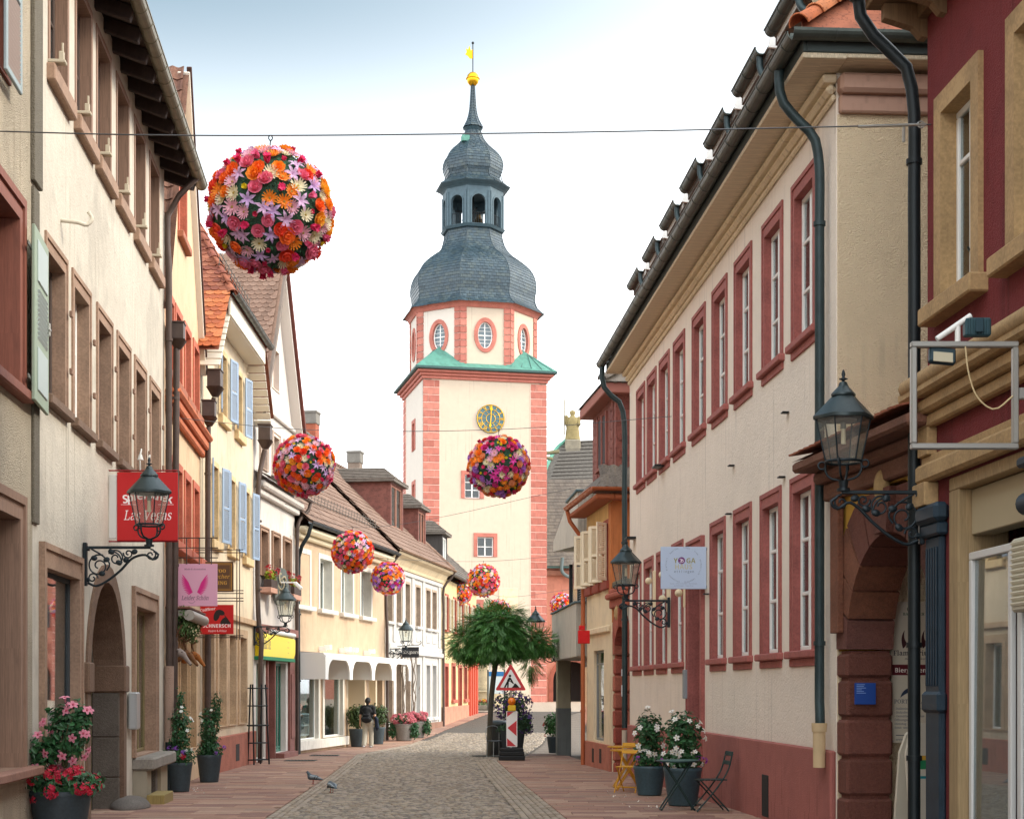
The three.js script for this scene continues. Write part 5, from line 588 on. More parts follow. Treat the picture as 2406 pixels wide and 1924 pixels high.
{ // orange house
  const B = front('orange_house', 'small orange house with cream shutters, terracotta gutter and maroon shingled dormer', 'house', 1.91, 40.2, 2.32, 36.5), L = B.L;
  const og = mat('#c97a45', { map: 'plaster', bump: 'plasterBump', bs: 0.008 }), cm = mat('#ead6b4', { map: 'plaster' }), rd = mat('#9c4a3c', { map: 'stone' }), W = [];
  for (const u of [0.62, 1.85, 3.05]) W.push({ u, v: 4.3, w: 0.62, h: 1.35, rev: 0.15, fm: mat('#8d4438'), sur: { w: 0.1, m: rd, p: 0.03 }, sill: { m: rd, h: 0.2, e: 0.2, p: 0.1 } });
  W.push({ u: 1.85, v: 0.5, w: 1.5, h: 2.2, rev: 0.12, cols: 1, rows: [0.85], fm: mat('#8b8c8c', { metalness: 0.5, roughness: 0.4 }), name: 'shop_window' });
  facade(B, rectPts([0, L, -0.6, 4.2]), W.slice(3), [], cm); facade(B, rectPts([0, L, 4.201, 6.3]), W.slice(0, 3), [], mat('#e0bd7c', { map: 'plaster' }), 0.4, 'upper_wall');
  for (const w of B.children.filter((c) => c.name === 'window')) { const b = new THREE.Box3().setFromBufferAttribute(w.geometry.attributes.position); shutter(B, w, b.min.x - 0.36, b.min.x - 0.02, b.min.y, b.max.y, 0.06, mat('#e9dcc0'), null, 0.9, b.min.x - 0.02); shutter(B, w, b.max.x + 0.02, b.max.x + 0.36, b.min.y, b.max.y, 0.06, mat('#e9dcc0'), null, -0.9, b.max.x + 0.02); }
  P(B, 'gable_wall', bx(L - 0.3, L - 0.003, -0.6, 6.3, -7, -0.405), og, 'orange side wall'); P(B, 'gable_facing', bx(L, L + 0.03, 3.3, 6.3, -7, -0.0), og); P(B, 'corner_pilaster', bx(L - 0.28, L + 0.035, 3.9, 6.1, 0.0, 0.04), og); P(B, 'side_wall', bx(0.03, 0.3, -0.6, 6.3, -7, -0.405), cm); P(B, 'rear_wall', bx(0.31, L - 0.31, -0.6, 6.3, -7, -6.7), cm); P(B, 'floor', [bx(0.31, L - 0.31, 3.5, 3.7, -6.6, -0.41), bx(0.31, L - 0.31, 6.1, 6.29, -6.6, -0.41)], M.darkIn);
  P(B, 'string_course', bx(0, L - 0.2, 3.1, 3.25, 0, 0.08, 0.02), cm); P(B, 'plinth', bx(0.05, L, -0.6, 0.45, 0, 0.06), mat('#b5705c', { map: 'stone' })); P(B, 'vent_opening', [bx(1.2, 1.5, -0.05, 0.3, 0.05, 0.065), bx(2.3, 2.6, -0.02, 0.33, 0.05, 0.065)], mat('#2a1c18'));
  const gt = mat('#b0623c', { roughness: 0.5, metalness: 0.3 }); P(B, 'eave', [bx(-0.1, L + 0.4, 6.12, 6.24, 0, 0.45, 0.03), bx(L + 0.03, L + 0.4, 6.12, 6.24, -4, 0, 0.03)], mat('#a25a38')); P(B, 'gutter', [mv(gutterGeo(-0.15, L + 0.45, 0.08), 0, 6.38, 0.5), mv(gutterGeo(-4, 0.55, 0.08), 0, 0, 0).rotateY(-Math.PI / 2).translate(L + 0.48, 6.38, 0)], gt);
  pipe(B, [[0, 6.3, 0.5], [0, 6.0, 0.42], [0, 5.6, 0.12], [0, 5.2, 0.1], [0, 2.5, 0.1], [0, -0.4, 0.1]], 0.055, gt, [[0, 3.4, 0.1], [0, 1.2, 0.1]]);
  const sh = ['#8a4f45', '#824840', '#93574c'].map((c) => mat(c, { map: 'tile' })), s0 = L - 0.05;
  P(B, 'mansard_roof', polyGeo([[[-0.1, 6.4, 0.45], [L + 0.4, 6.4, 0.45], [L, 6.9, 0.02], [-0.1, 6.9, 0.02]], [[L + 0.4, 6.4, 0.45], [L + 0.4, 6.4, -7], [L, 6.9, -7], [L, 6.9, 0.02]]]), M.tileGrey[0]);
  tiles(B, 'roof_tile', V(L + 0.42, 6.42, -3), V(0, 0, 1), V(-0.4, 0.5, 0).normalize(), 3.4, 0.66, 'pan', M.tileGrey);
  const dm = P(B, 'mansard_dormer', [bx(0.4, L - 0.06, 6.7, 8.6, -5, -0.1)], sh[0], 'maroon shingled dormer'); P(dm, 'window', [bx(1.4, 2.6, 7.15, 8.35, -0.12, -0.06)], mat('#3c3436')); P(dm, 'window_frame', [bx(1.34, 1.42, 7.1, 8.4, -0.1, -0.03), bx(2.58, 2.66, 7.1, 8.4, -0.1, -0.03), bx(1.96, 2.04, 7.1, 8.4, -0.1, -0.03), bx(1.34, 2.66, 7.06, 7.14, -0.1, 0.02)], mat('#8a5248'));
  const scallop = ext([[-0.11, 0.1], [-0.09, 0.03], [-0.04, 0], [0.04, 0], [0.09, 0.03], [0.11, 0.1], [0.11, 0.3], [-0.11, 0.3]], [], 0, 0.012); const sl = []; for (let j = 0; j < 9; j++) for (let i = 0; i < 11; i++) sl.push(basis(V(L - 0.055 + 0.01 * rnd(), 6.75 + j * 0.2, -0.25 - i * 0.22 - (j % 2) * 0.11), V(0, 0, -1), V(0.04, 1, 0).normalize(), V(1, -0.04, 0).normalize())); pieces(dm, 'shingle', 'shingles', [scallop], sh, sl); const fl = []; for (let j = 0; j < 8; j++) for (const u of [0.6, 0.95, 2.85, 3.2]) fl.push(M4(u, 6.75 + j * 0.22, -0.095, 0, 0, 0, [1.5, 0.8, 1])); pieces(dm, 'shingle', 'shingles', [scallop], sh, fl);
  P(dm, 'dormer_eave', [bx(0.1, L + 0.15, 8.6, 8.85, -5.1, 0.2, 0.02)], mat('#9b6256')); P(dm, 'dormer_roof', polyGeo([[[0.05, 8.86, 0.25], [L + 0.2, 8.86, 0.25], [L - 1.2, 9.9, -1.4], [0.8, 9.9, -1.4]], [[L + 0.2, 8.86, 0.25], [L + 0.2, 8.86, -5.2], [L - 1.2, 9.9, -4], [L - 1.2, 9.9, -1.4]], [[0.05, 8.86, 0.25], [0.8, 9.9, -1.4], [0.8, 9.9, -4], [0.05, 8.86, -5.2]]]), M.tileGrey[1]);
  tiles(B, 'dormer_tile', V(L + 0.22, 8.88, -3.2), V(0, 0, 1), V(-1.4, 1.04, 0).normalize(), 3.4, 1.7, 'beaver', M.tileGrey, (x, y) => -3.2 + x < 0.25 - y * 0.95, 120); ridge(B, V(L + 0.2, 8.9, 0.25), V(L - 1.2, 9.95, -1.4), 0.12, M.tileGrey);
}
{ // concrete house
  const B = front('concrete_house', 'modern house with board-marked concrete boxes, slatted blinds and a dark ground floor', 'house', 1.2, 47.5, 1.66, 41), L = B.L;
  const co = mat('#b3aca0', { map: 'wood', bump: 'plasterBump', bs: 0.01 }), cw = mat('#c3bcb0', { map: 'plaster' }), dk = mat('#2c3034', { roughness: 0.5 });
  P(B, 'lower_box', bx(0, L, 2.6, 4.0, -1.4, 0, 0.01), cw); for (let i = 0; i < 7; i++) P(B, 'side_board', bx(L, L + 0.02, 2.62, 3.98, -0.2 * i - 0.19, -0.2 * i - 0.01), co); P(B, 'upper_box', ext([[0, 5.9], [0, 6.2], [L - 2.5, 6.9], [L, 6.9], [L, 5.5]], [], -1.4, -0.05), cw); for (let i = 0; i < 7; i++) P(B, 'side_board', bx(L, L + 0.02, 5.52, 6.88, -0.2 * i - 0.24, -0.2 * i - 0.06), co);
  P(B, 'coping', [bx(-0.05, L + 0.06, 4.0, 4.05, -1.4, 0.04), bx(L - 2.6, L + 0.06, 6.9, 6.96, -1.5, 0)], mat('#5d7076', { metalness: 0.4 }));
  P(B, 'window_band', bx(0.2, L - 0.05, 4.05, 5.5, -0.6, -0.56), mat('#20282b', { roughness: 0.15 })); P(B, 'window_return', bx(L - 0.06, L - 0.02, 4.05, 5.5, -1.3, -0.55), mat('#20282b', { roughness: 0.15 })); for (const u of [0.2, 2.4, 4.4]) P(B, 'window_mullion', bx(u, u + 0.08, 4.05, 5.5, -0.56, -0.5), dk);
  for (let i = 0; i < 22; i++) P(B, 'blind_slat', mv(cbox(1.6, 0.01, 0.07, 0.003), L - 0.9, 4.1 + i * 0.063, -0.3, 0.5), mat('#c4c6c4', { metalness: 0.3, roughness: 0.5 }));
  P(B, 'body', bx(0, L - 0.1, -0.6, 9.0, -7, -1.41), mat('#cfd6cf', { map: 'plaster' })); P(B, 'roof', polyGeo([[[0, 6.2, -0.9], [L, 7.0, -0.9], [L, 9.6, -3.5], [0, 9.4, -3.5]]]), mat('#cdd6d2', { metalness: 0.2, roughness: 0.5 })); P(B, 'roof_edge', [bar([L, 7.0, -0.85], [L, 9.6, -3.5], 0.07, 6), bar([0, 6.2, -0.85], [0, 9.4, -3.5], 0.07, 6)], mat('#5d7076')); P(B, 'roof_dormer', [bx(1.2, 3.8, 7.5, 9.4, -5, -1.9)], mat('#63737a', { metalness: 0.3 })); P(B, 'dormer_panel', bx(1.25, 3.75, 8.5, 9.3, -1.9, -1.86), mat('#c5462c'));
  P(B, 'ground_floor', [bx(0.1, L - 0.4, -0.6, 2.58, -2, -0.9)], dk); for (const u of [1.2, 3, 4.8]) P(B, 'ground_floor_pane', bx(u - 0.7, u + 0.7, 0.1, 2.4, -0.9, -0.88), mat('#30424a', { roughness: 0.08 })); P(B, 'column', bx(0.3, 0.75, -0.6, 2.6, -0.5, -0.1, 0.02), mat('#a59c84', { map: 'plaster' })); P(B, 'column', bx(0.29, 0.76, -0.6, 1.2, -0.51, -0.09, 0.02), mat('#6e7270', { map: 'plaster' }));
}
{ // pink wing behind the tower, church roof with a statue
  const B = thing('town_hall_wing', 'pink building with a dark archway and grey tiled roof beside the tower', 'building', [8.0, 0, -107]);
  const pk = mat('#c98672', { map: 'plaster' }); P(B, 'wall', ext(rectPts([-7, 12, 0.4, 9.8]), [archPts(-5.2, -2.6, 0.5, 2.3), rectPts([-5.2, -4.0, 5.6, 7.2])], -0.5, 0), pk); P(B, 'arch_reveal', bx(-6, -1.5, 0.4, 4.4, -3, -2.8), mat('#2c2522')); P(B, 'arch_surround', ext(archBand(-5.2, -2.6, 0.5, 2.3, 0.3), [], 0, 0.1), mat('#a8604f', { map: 'stone' })); P(B, 'window', [bx(-5.25, -3.95, 5.5, 7.3, -0.1, 0.06)], mat('#a8604f')); P(B, 'pane', bx(-5.1, -4.1, 5.65, 7.15, 0.06, 0.08), mat('#39464b', { roughness: 0.1 })); P(B, 'string_course', bx(-7, 12, 4.2, 4.6, 0, 0.2), mat('#a8604f', { map: 'stone' })); P(B, 'cornice', [bx(-7, 12, 9.4, 9.8, 0, 0.35, 0.05)], mat('#9a6a5a', { map: 'stone' })); P(B, 'gutter', mv(gutterGeo(-7, 12, 0.12), 0, 10.0, 0.55), mat('#4c6a68'));
  P(B, 'roof', polyGeo([[[-7, 10, 0.5], [12, 10, 0.5], [12, 16.5, -5], [-7, 16.5, -5]]]), M.tileGrey[0]); tiles(B, 'roof_tile', V(-7, 10.02, 0.5), V(1, 0, 0), V(0, 6.5, -5.5).normalize(), 8, 8.4, 'flat', M.tileGrey, () => true, 200); P(B, 'rear_wall', bx(-7, 12, 0.4, 16, -9, -5.4), pk); P(B, 'roof_pipe', tube([[-4.6, 10.6, 0.8], [-4.6, 9.6, 0.8], [-3.9, 9.2, 0.5], [-3.4, 9.0, 0.4]], 0.12), mat('#5c6a6c'));
  const C = thing('church', 'church behind the pink wing with steep grey tiled roof and green copper gable trim', 'church', [0, 0, -150]); P(C, 'roof', polyGeo([[[1, 14, 6], [24, 14, 6], [24, 26.6, -2], [5.0, 25.6, -2], [4.4, 24.9, -1.6], [3.2, 22.4, 0]].slice(0, 4), [[1, 14, 6], [5.0, 25.6, -2], [4.4, 24.9, -1.6], [3.2, 22.4, 0]], [[5, 25.6, -2.1], [24, 26.6, -2.1], [24, 12, -11], [1, 12, -11]]]), mat('#6a655e', { map: 'tile', bump: 'rough', bs: 0.05 })); P(C, 'nave_wall', bx(1.5, 24, 0.5, 14.4, -10, 5), mat('#c9b9a0', { map: 'plaster' })); P(C, 'roof_course', Array.from({ length: 30 }, (_, i) => { const t = (i + 0.5) / 30; return bar([lerp(1, 5, t), lerp(14, 25.6, t) + 0.05, lerp(6, -2, t) + 0.05], [24, lerp(14, 26.6, t) + 0.05, lerp(6, -2, t) + 0.05], 0.05, 4); }), mat('#5a554f')); P(C, 'gable_trim', [tube([[0.9, 14, 6], [1.9, 18, 3.2], [3.1, 22.4, 0], [4.3, 24.9, -1.6], [5.2, 25.7, -2]], 0.2, 6)], mat('#6fae98', { map: 'metal' })); P(C, 'scroll', [mv(cbox(1.7, 0.3, 0.6, 0.05), 3.6, 23.9, 2.2, 0, 0, 0.12), mv(cbox(1.1, 0.25, 0.6, 0.05), 3.3, 23.4, 2.2, 0, 0, -0.25)], mat('#7d7a5c', { map: 'stone' }));
  const S = thing('roof_statue', 'weathered stone statue of a robed figure standing on the church gable', 'statue', [5.85, 25.9, -152]); P(S, 'figure', [lathe([[0.75, -0.2], [0.7, 0.4], [0.62, 1.2], [0.7, 1.9], [0.62, 2.4], [0.25, 2.65], [0.22, 2.8], [0.3, 3.05], [0.26, 3.3], [0, 3.42]], 12).scale(1, 0.8, 0.8), mv(cbox(0.35, 1.0, 0.4, 0.12), -0.6, 1.7, 0.25, 0.3), mv(cbox(0.35, 1.0, 0.4, 0.12), 0.6, 1.6, 0.2, -0.3)], mat('#8f8258', { map: 'stone' })); P(S, 'staff', bar([-0.8, 0.3, 0.3], [-0.8, 3.7, 0.3], 0.06), mat('#6f6444')); P(S, 'pedestal', bx(-0.75, 0.75, -1.6, -0.2, -0.75, 0.75, 0.1), mat('#8a8474', { map: 'stone' }));
}
{ // red house, near end of the street
  const B = front('red_house', 'dark red house with sandstone window frames, cornices and a blue shop pilaster', 'house', RX(15.1) + 0.12, 15.1, RX(1) + 0.12, 1), L = B.L;
  const rw = mat('#7a2a2c', { map: 'plaster', bump: 'rough', bs: 0.015, roughness: 0.9 }), sd = mat('#b89a6e', { map: 'stone', roughness: 0.8 }), W = [];
  for (let i = 0; i < 7; i++) W.push({ u: 0.9 + i * 1.78, v: 5.36, w: 0.78, h: 1.75, rev: 0.15, cols: 2, rows: [0.72], sur: { w: 0.19, m: sd, p: 0.05 }, sill: { m: sd, h: 0.17, e: 0.3, p: 0.17 } });
  const jw = [rectPts([0.66, 3.6, -0.3, 3.7])];
  facade(B, rectPts([0, L, -0.5, 8.4]), W, jw, rw, 0.4); body(B, 8.3, 8, rw, { floors: [4.1] });
  P(B, 'cornice', [bx(-0.12, L, 4.5, 4.62, 0, 0.26, 0.03), bx(-0.06, L, 4.36, 4.5, 0, 0.17, 0.03), bx(-0.02, L, 4.24, 4.36, 0, 0.1, 0.02)], sd); P(B, 'cornice', [bx(0, L, 3.72, 3.9, 0, 0.13, 0.03), bx(0, L, 3.9, 3.98, 0, 0.06)], sd); P(B, 'cornice_roll', mv(cyl(0.09, 0.09, L, 10), L / 2, 4.64, 0.2, 0, 0, Math.PI / 2), sd); P(B, 'stub_pilaster', [bx(0.0, 0.28, 3.98, 4.24, 0, 0.1), bx(-0.04, 0.32, 3.5, 3.72, 0, 0.14)], sd);
  const bl = mat('#2c4252', { roughness: 0.55, metalness: 0.2, map: 'metal' }); P(B, 'cast_pilaster', [bx(0.14, 0.54, 0.5, 3.2, 0.0, 0.07, 0.02), bx(0.08, 0.6, -0.3, 0.5, 0.0, 0.11, 0.02), bx(0.1, 0.58, 1.55, 1.75, 0.0, 0.1, 0.03), bx(0.08, 0.6, 3.2, 3.32, 0.0, 0.11, 0.02), bx(0.04, 0.64, 3.32, 3.5, 0.0, 0.15, 0.04), ...[0.2, 0.27, 0.34, 0.41, 0.48].map((x) => bx(x - 0.015, x + 0.015, 1.8, 3.1, 0.07, 0.085))], bl, 'dark blue cast pilaster');
  P(B, 'cast_console', [bx(2.78, 2.98, 3.15, 3.5, 0, 0.16, 0.04), mv(cyl(0.09, 0.09, 0.2, 16), 2.88, 3.22, 0.14, 0, 0, Math.PI / 2), bx(2.76, 3.0, 3.5, 3.58, 0, 0.22, 0.02), bx(2.81, 2.95, -0.3, 3.15, 0, 0.06)], bl);
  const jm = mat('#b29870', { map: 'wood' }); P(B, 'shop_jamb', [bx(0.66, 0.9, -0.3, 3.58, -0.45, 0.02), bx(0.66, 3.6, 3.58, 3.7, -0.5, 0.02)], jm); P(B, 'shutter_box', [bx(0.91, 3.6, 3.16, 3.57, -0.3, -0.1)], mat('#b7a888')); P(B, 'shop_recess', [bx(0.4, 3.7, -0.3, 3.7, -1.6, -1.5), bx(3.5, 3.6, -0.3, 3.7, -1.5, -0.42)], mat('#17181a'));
  const fr = mat('#d9d9d6', { roughness: 0.4 }), rg = mat('#cfdadc', { transmission: 0.9, roughness: 0.015, thickness: 0, ior: 2.0 });
  win(B, { u: 1.42, v: -0.1, w: 1.0, h: 3.1, rev: 0.12, cols: 1, rows: [], bw: 0.07, fm: fr, glass: rg, name: 'shop_window' }); win(B, { u: 2.8, v: -0.1, w: 1.5, h: 3.1, rev: 0.12, cols: 1, rows: [], bw: 0.09, fm: fr, glass: rg, name: 'shop_window' });
  const acb = P(B, 'air_vent_box', bx(2.2, 2.75, 2.4, 3.0, -0.1, 0.04, 0.02), mat('#c9c4b0', { roughness: 0.6 })); for (let i = 0; i < 12; i++) P(acb, 'slat', mv(cbox(0.48, 0.03, 0.012, 0.004), 2.475, 2.46 + i * 0.045, 0.05, 0.5), mat('#e0dac4'));
  // eaves
  P(B, 'eave', [bx(-0.2, L, 8.35, 8.44, 0, 0.55), bx(-0.2, L, 8.2, 8.35, 0.0, 0.1)], mat('#7d6243', { map: 'wood' })); for (let u = -0.1; u < L; u += 0.55) P(B, 'eave_bracket', [ext([[0, 8.02], [0.06, 8.03], [0.14, 8.12], [0.42, 8.2], [0.42, 8.34], [0, 8.34]], [], 0, 0.11).applyMatrix4(new THREE.Matrix4().makeRotationY(-Math.PI / 2)).translate(u + 0.1, 0, 0)], mat('#86694a', { map: 'wood' }));
  P(B, 'gutter', mv(gutterGeo(-0.3, L, 0.09), 0, 8.55, 0.62), M.darkPipe); P(B, 'roof', polyGeo([[[-0.2, 8.5, 0.58], [L, 8.5, 0.58], [L, 13, -4.5], [-0.2, 13, -4.5]], [[-0.2, 8.4, -9.5], [L, 8.4, -9.5], [L, 13.01, -4.5], [-0.2, 13.01, -4.5]]]), M.tileDark[2]);
  pipe(B, [[-0.28, 8.55, 0.6], [-0.28, 8.3, 0.56], [-0.28, 8.05, 0.35], [-0.25, 7.85, 0.14], [-0.22, 7.5, 0.07], [-0.22, 6.5, 0.06], [-0.22, 3, 0.06], [-0.22, 0.5, 0.06], [-0.22, -0.3, 0.06]], 0.062, mat('#1f2a2e', { roughness: 0.5, metalness: 0.3, map: 'metal' }), [[-0.22, 6.9, 0.06], [-0.22, 3.6, 0.06], [-0.22, 2.2, 0.06], [-0.22, 1.1, 0.06]]);
  for (const u of [0.9]) P(B, 'window_rod', [bar([u - 0.3, 5.8, -0.2], [u + 0.2, 5.7, 0.0], 0.012, 4), bar([u - 0.3, 5.45, -0.2], [u + 0.1, 5.42, 0.0], 0.02, 5)], mat('#4f5c5e'));
}
{ // unseen house, added behind the passage to keep sun off the cream gable
  const B = front('added_shade_house', 'unseen ochre house added behind the arched gateway to shade the cream house side wall', 'house', RX(18.5) + 5.2, 18.5, RX(12) + 5.2, 12); const m = mat('#a58c66', { map: 'plaster' }); P(B, 'wall', bx(-4, B.L, -0.4, 11.5, -6, 0), m); P(B, 'roof', polyGeo([[[-4.2, 11.4, 0.4], [B.L, 11.4, 0.4], [B.L, 15, -3], [-4.2, 15, -3]], [[-4.2, 11.4, -6.4], [B.L, 11.4, -6.4], [B.L, 15, -3], [-4.2, 15, -3]]]), M.tileDark[1]); P(B, 'window', [bx(1, 2, 5, 6.6, 0, 0.04)], M.white); P(B, 'pane', bx(1.1, 1.9, 5.1, 6.5, 0.04, 0.05), mat('#39464b', { roughness: 0.1 }));
}
// ---------- wall lanterns ----------
const lampM = mat('#26333a', { roughness: 0.45, metalness: 0.4, map: 'metal' }), lampGlass = mat('#eef0ea', { transmission: 0.92, thickness: 0, roughness: 0.08 });
function lantern(x, y, D, turn, arm, label) {
  const o = thing('wall_lantern', label, 'street lamp', [x, y, -D], turn, 'iron lanterns along the street'), sp = [];
  const spiral = (cz, cy, r, t0, n, dir = 1) => { const p = []; for (let i = 0; i <= 16; i++) { const t = i / 16, a = t0 + dir * t * n * 2 * Math.PI, q = r * (1 - 0.78 * t); p.push([0, cy + q * Math.sin(a), cz + q * Math.cos(a)]); } return tube(p, 0.011, 5, 2); };
  P(o, 'wall_plate', [bx(-0.035, 0.035, -0.5, 0.06, 0, 0.05), mv(cyl(0.03, 0.03, 0.04, 8), 0, -0.42, 0.06, Math.PI / 2), mv(cyl(0.03, 0.03, 0.04, 8), 0, -0.02, 0.06, Math.PI / 2)], lampM);
  P(o, 'bracket_arm', [bx(-0.018, 0.018, -0.022, 0.014, 0.04, arm + 0.02), tube([[0, -0.46, 0.06], [0, -0.5, 0.16], [0, -0.44, 0.3], [0, -0.3, 0.48], [0, -0.14, 0.64], [0, -0.1, arm - 0.05], [0, -0.16, arm + 0.06], [0, -0.1, arm + 0.12], [0, -0.05, arm + 0.06]], 0.017, 6)], lampM);
  sp.push(spiral(0.2, -0.24, 0.15, 1.2, 1.5), spiral(0.42, -0.14, 0.11, 2.6, 1.4, -1), spiral(0.12, -0.4, 0.07, 0, 1.2), spiral(0.58, -0.08, 0.065, 3, 1.3), spiral(arm + 0.02, -0.1, 0.075, 1.6, 1.3, -1), tube([[0, -0.02, 0.1], [0, -0.12, 0.26], [0, -0.22, 0.34], [0, -0.3, 0.3]], 0.012, 5), tube([[0, -0.03, 0.34], [0, -0.1, 0.46], [0, -0.2, 0.5]], 0.011, 5));
  for (const [z, y2] of [[0.3, -0.16], [0.24, -0.34], [0.46, -0.2], [0.36, -0.06], [0.55, -0.16], [0.14, -0.14], [0.66, -0.06]]) sp.push(mv(sph(0.035, 6, 5).scale(0.5, 1, 1.4), 0, y2, z, rr(-1, 1))); P(o, 'scrollwork', sp, lampM);
  const hex = (r0, r1, h, y0) => { const g = fin(new THREE.CylinderGeometry(r1, r0, h, 6, 1, true)); g.translate(0, y0 + h / 2, arm); return g; };
  P(o, 'lamp_socket', [mv(cyl(0.05, 0.035, 0.1, 10), 0, 0.06, arm), mv(cyl(0.065, 0.065, 0.025, 10), 0, 0.02, arm)], lampM);
  const cage = []; for (let k = 0; k < 4; k++) { const a = k * Math.PI / 2 + 0.4, c = Math.cos(a), s = Math.sin(a); cage.push(tube([[0.04 * c, 0.11, arm + 0.04 * s], [0.13 * c, 0.14, arm + 0.13 * s], [0.17 * c, 0.2, arm + 0.17 * s], [0.17 * c, 0.28, arm + 0.17 * s]], 0.012, 5)); const q = fin(new THREE.TorusGeometry(0.035, 0.01, 5, 12)); q.rotateY(-a).translate(0.205 * c, 0.26, arm + 0.205 * s); cage.push(q); } { const t = fin(new THREE.TorusGeometry(0.17, 0.014, 5, 24)); t.rotateX(Math.PI / 2).translate(0, 0.285, arm); cage.push(t); } P(o, 'cage', cage, lampM);
  for (let k = 0; k < 6; k++) { const a0 = k * Math.PI / 3, a1 = a0 + Math.PI / 3, q = (r, a, y2) => [r * Math.sin(a), y2, arm + r * Math.cos(a)]; P(o, 'pane', polyGeo([[q(0.165, a0, 0.29), q(0.165, a1, 0.29), q(0.255, a1, 0.69), q(0.255, a0, 0.69)]]), lampGlass); }
  P(o, 'lantern_frame', Array.from({ length: 6 }, (_, k) => { const a = k * Math.PI / 3; return bar([0.168 * Math.sin(a), 0.28, arm + 0.168 * Math.cos(a)], [0.258 * Math.sin(a), 0.69, arm + 0.258 * Math.cos(a)], 0.008, 5); }), lampM);
  const roof = P(o, 'lamp_roof', [hex(0.29, 0.29, 0.03, 0.69), hex(0.29, 0.1, 0.2, 0.72), hex(0.12, 0.115, 0.02, 0.915), hex(0.115, 0.05, 0.07, 0.935), hex(0.05, 0.035, 0.04, 1.005)], mat('#3c4a4c', { roughness: 0.4, metalness: 0.4, map: 'metal' })); P(roof, 'finial', [mv(lathe([[0, 0.13], [0.012, 0.11], [0.02, 0.08], [0.012, 0.05], [0.045, 0.035], [0.012, 0.02], [0.02, 0]], 10), 0, 1.04, arm)], lampM);
  P(o, 'bulb_holder', [mv(cyl(0.13, 0.13, 0.012, 16), 0, 0.68, arm), mv(cyl(0.025, 0.03, 0.06, 10), 0, 0.63, arm)], mat('#8f8d86')); P(o, 'bulb', mv(cyl(0.022, 0.024, 0.15, 10), 0, 0.53, arm), mat('#e6d8bd', { roughness: 0.3 })); return o;
}
lantern(3.93, 3.65, 15.0, -Math.PI / 2, 0.77, 'iron lantern on a scrolled bracket fixed beside the blue pilaster');
lantern(BX(20.32) + 0.01, 3.6, 20.32, Math.PI / 2, 0.85, 'iron lantern on a scrolled bracket in front of the red square sign');
lantern(2.94, 3.41, 29.27, -Math.PI / 2, 0.82, 'iron lantern on a scrolled bracket fixed to the cream house');
lantern(-6.83, 3.41, 41.6, Math.PI / 2, 0.84, 'iron lantern on a scrolled bracket above the yellow shop sign');
lantern(-4.7, 3.25, 58.7, Math.PI / 2, 0.74, 'iron lantern on a scrolled bracket between arcade house and white pilaster house');
lantern(1.3, 3.05, 46.6, -Math.PI / 2, 0.6, 'iron lantern on a scrolled bracket by the concrete house');
// ---------- flower balls ----------
function petal(len, w, curl, cup, segs = 3, tip = 0.35, base = 0.35) {   // grows along +y from the centre, z is out
  const f = [], pt = (i, s) => { const t = i / segs, ww = w * (t < 0.6 ? lerp(base, 1, t / 0.6) : lerp(1, tip, (t - 0.6) / 0.4)), a = curl * t * t; return [s * ww / 2, len * t * Math.cos(a), len * t * Math.sin(a) + (s ? cup * w * 0.5 * t : 0)]; };
  for (let i = 0; i < segs; i++) for (const [a, b] of [[-1, 0], [0, 1]]) f.push([pt(i, a), pt(i, b), pt(i + 1, b), pt(i + 1, a)]); return polyGeo(f);
}
const ring = (n, g, tilt, z = 0, ph = 0, sc = 1) => Array.from({ length: n }, (_, i) => { const q = g.clone(); q.scale(sc, sc, sc); q.rotateX(tilt); q.rotateZ(ph + i / n * 2 * Math.PI + rr(-0.08, 0.08)); q.translate(0, 0, z + rr(0, 0.004)); return q; });
const FL = {
  rose: () => mg([...ring(7, petal(0.092, 0.085, 0.3, 0.2 + rr(-0.1, 0.15), 3, 0.8), 0.18, 0.0), ...ring(6, petal(0.076, 0.07, 0.35, 0.35, 2, 0.85), 0.5, 0.01, 0.5), ...ring(5, petal(0.06, 0.058, 0.5, 0.4, 2, 0.85), 0.78, 0.016, 0.2), ...ring(5, petal(0.045, 0.045, 0.6, 0.5, 2, 0.9), 1.0, 0.022, 0.9), ...ring(3, petal(0.034, 0.04, 0.8, 0.6, 2, 0.9), 1.2, 0.03)]),
  gerbera: () => mg([...ring(15, petal(0.088, 0.022, 0.25, 0.1, 2, 0.6), 0.2), ...ring(9, petal(0.06, 0.018, 0.3, 0.1, 2, 0.6), 0.5, 0.006, 0.2)]),
  lily: () => mg([...ring(3, petal(0.1, 0.042, -0.6, 0.3, 3, 0.15), 0.85), ...ring(3, petal(0.095, 0.036, -0.6, 0.3, 3, 0.15), 0.8, 0.002, 1.05)]),
  tulip: () => mg([...ring(4, petal(0.085, 0.075, 0.9, 0.55, 3, 0.5), 0.9), ...ring(4, petal(0.08, 0.06, 0.8, 0.6, 3, 0.6), 1.1, 0.004, 0.7)]),
  bud: () => mg(ring(5, petal(0.045, 0.045, 0.5, 0.4, 2, 0.8), 0.5)),
};
const flowerGeo = {}; for (const k in FL) flowerGeo[k] = [FL[k](), FL[k](), FL[k]()];
const pm = (c) => mat(c, { roughness: 0.8, transmission: 0.3, thickness: 0 }), centreG = fin(new THREE.SphereGeometry(0.014, 6, 4)).translate(0, 0, 0.014);
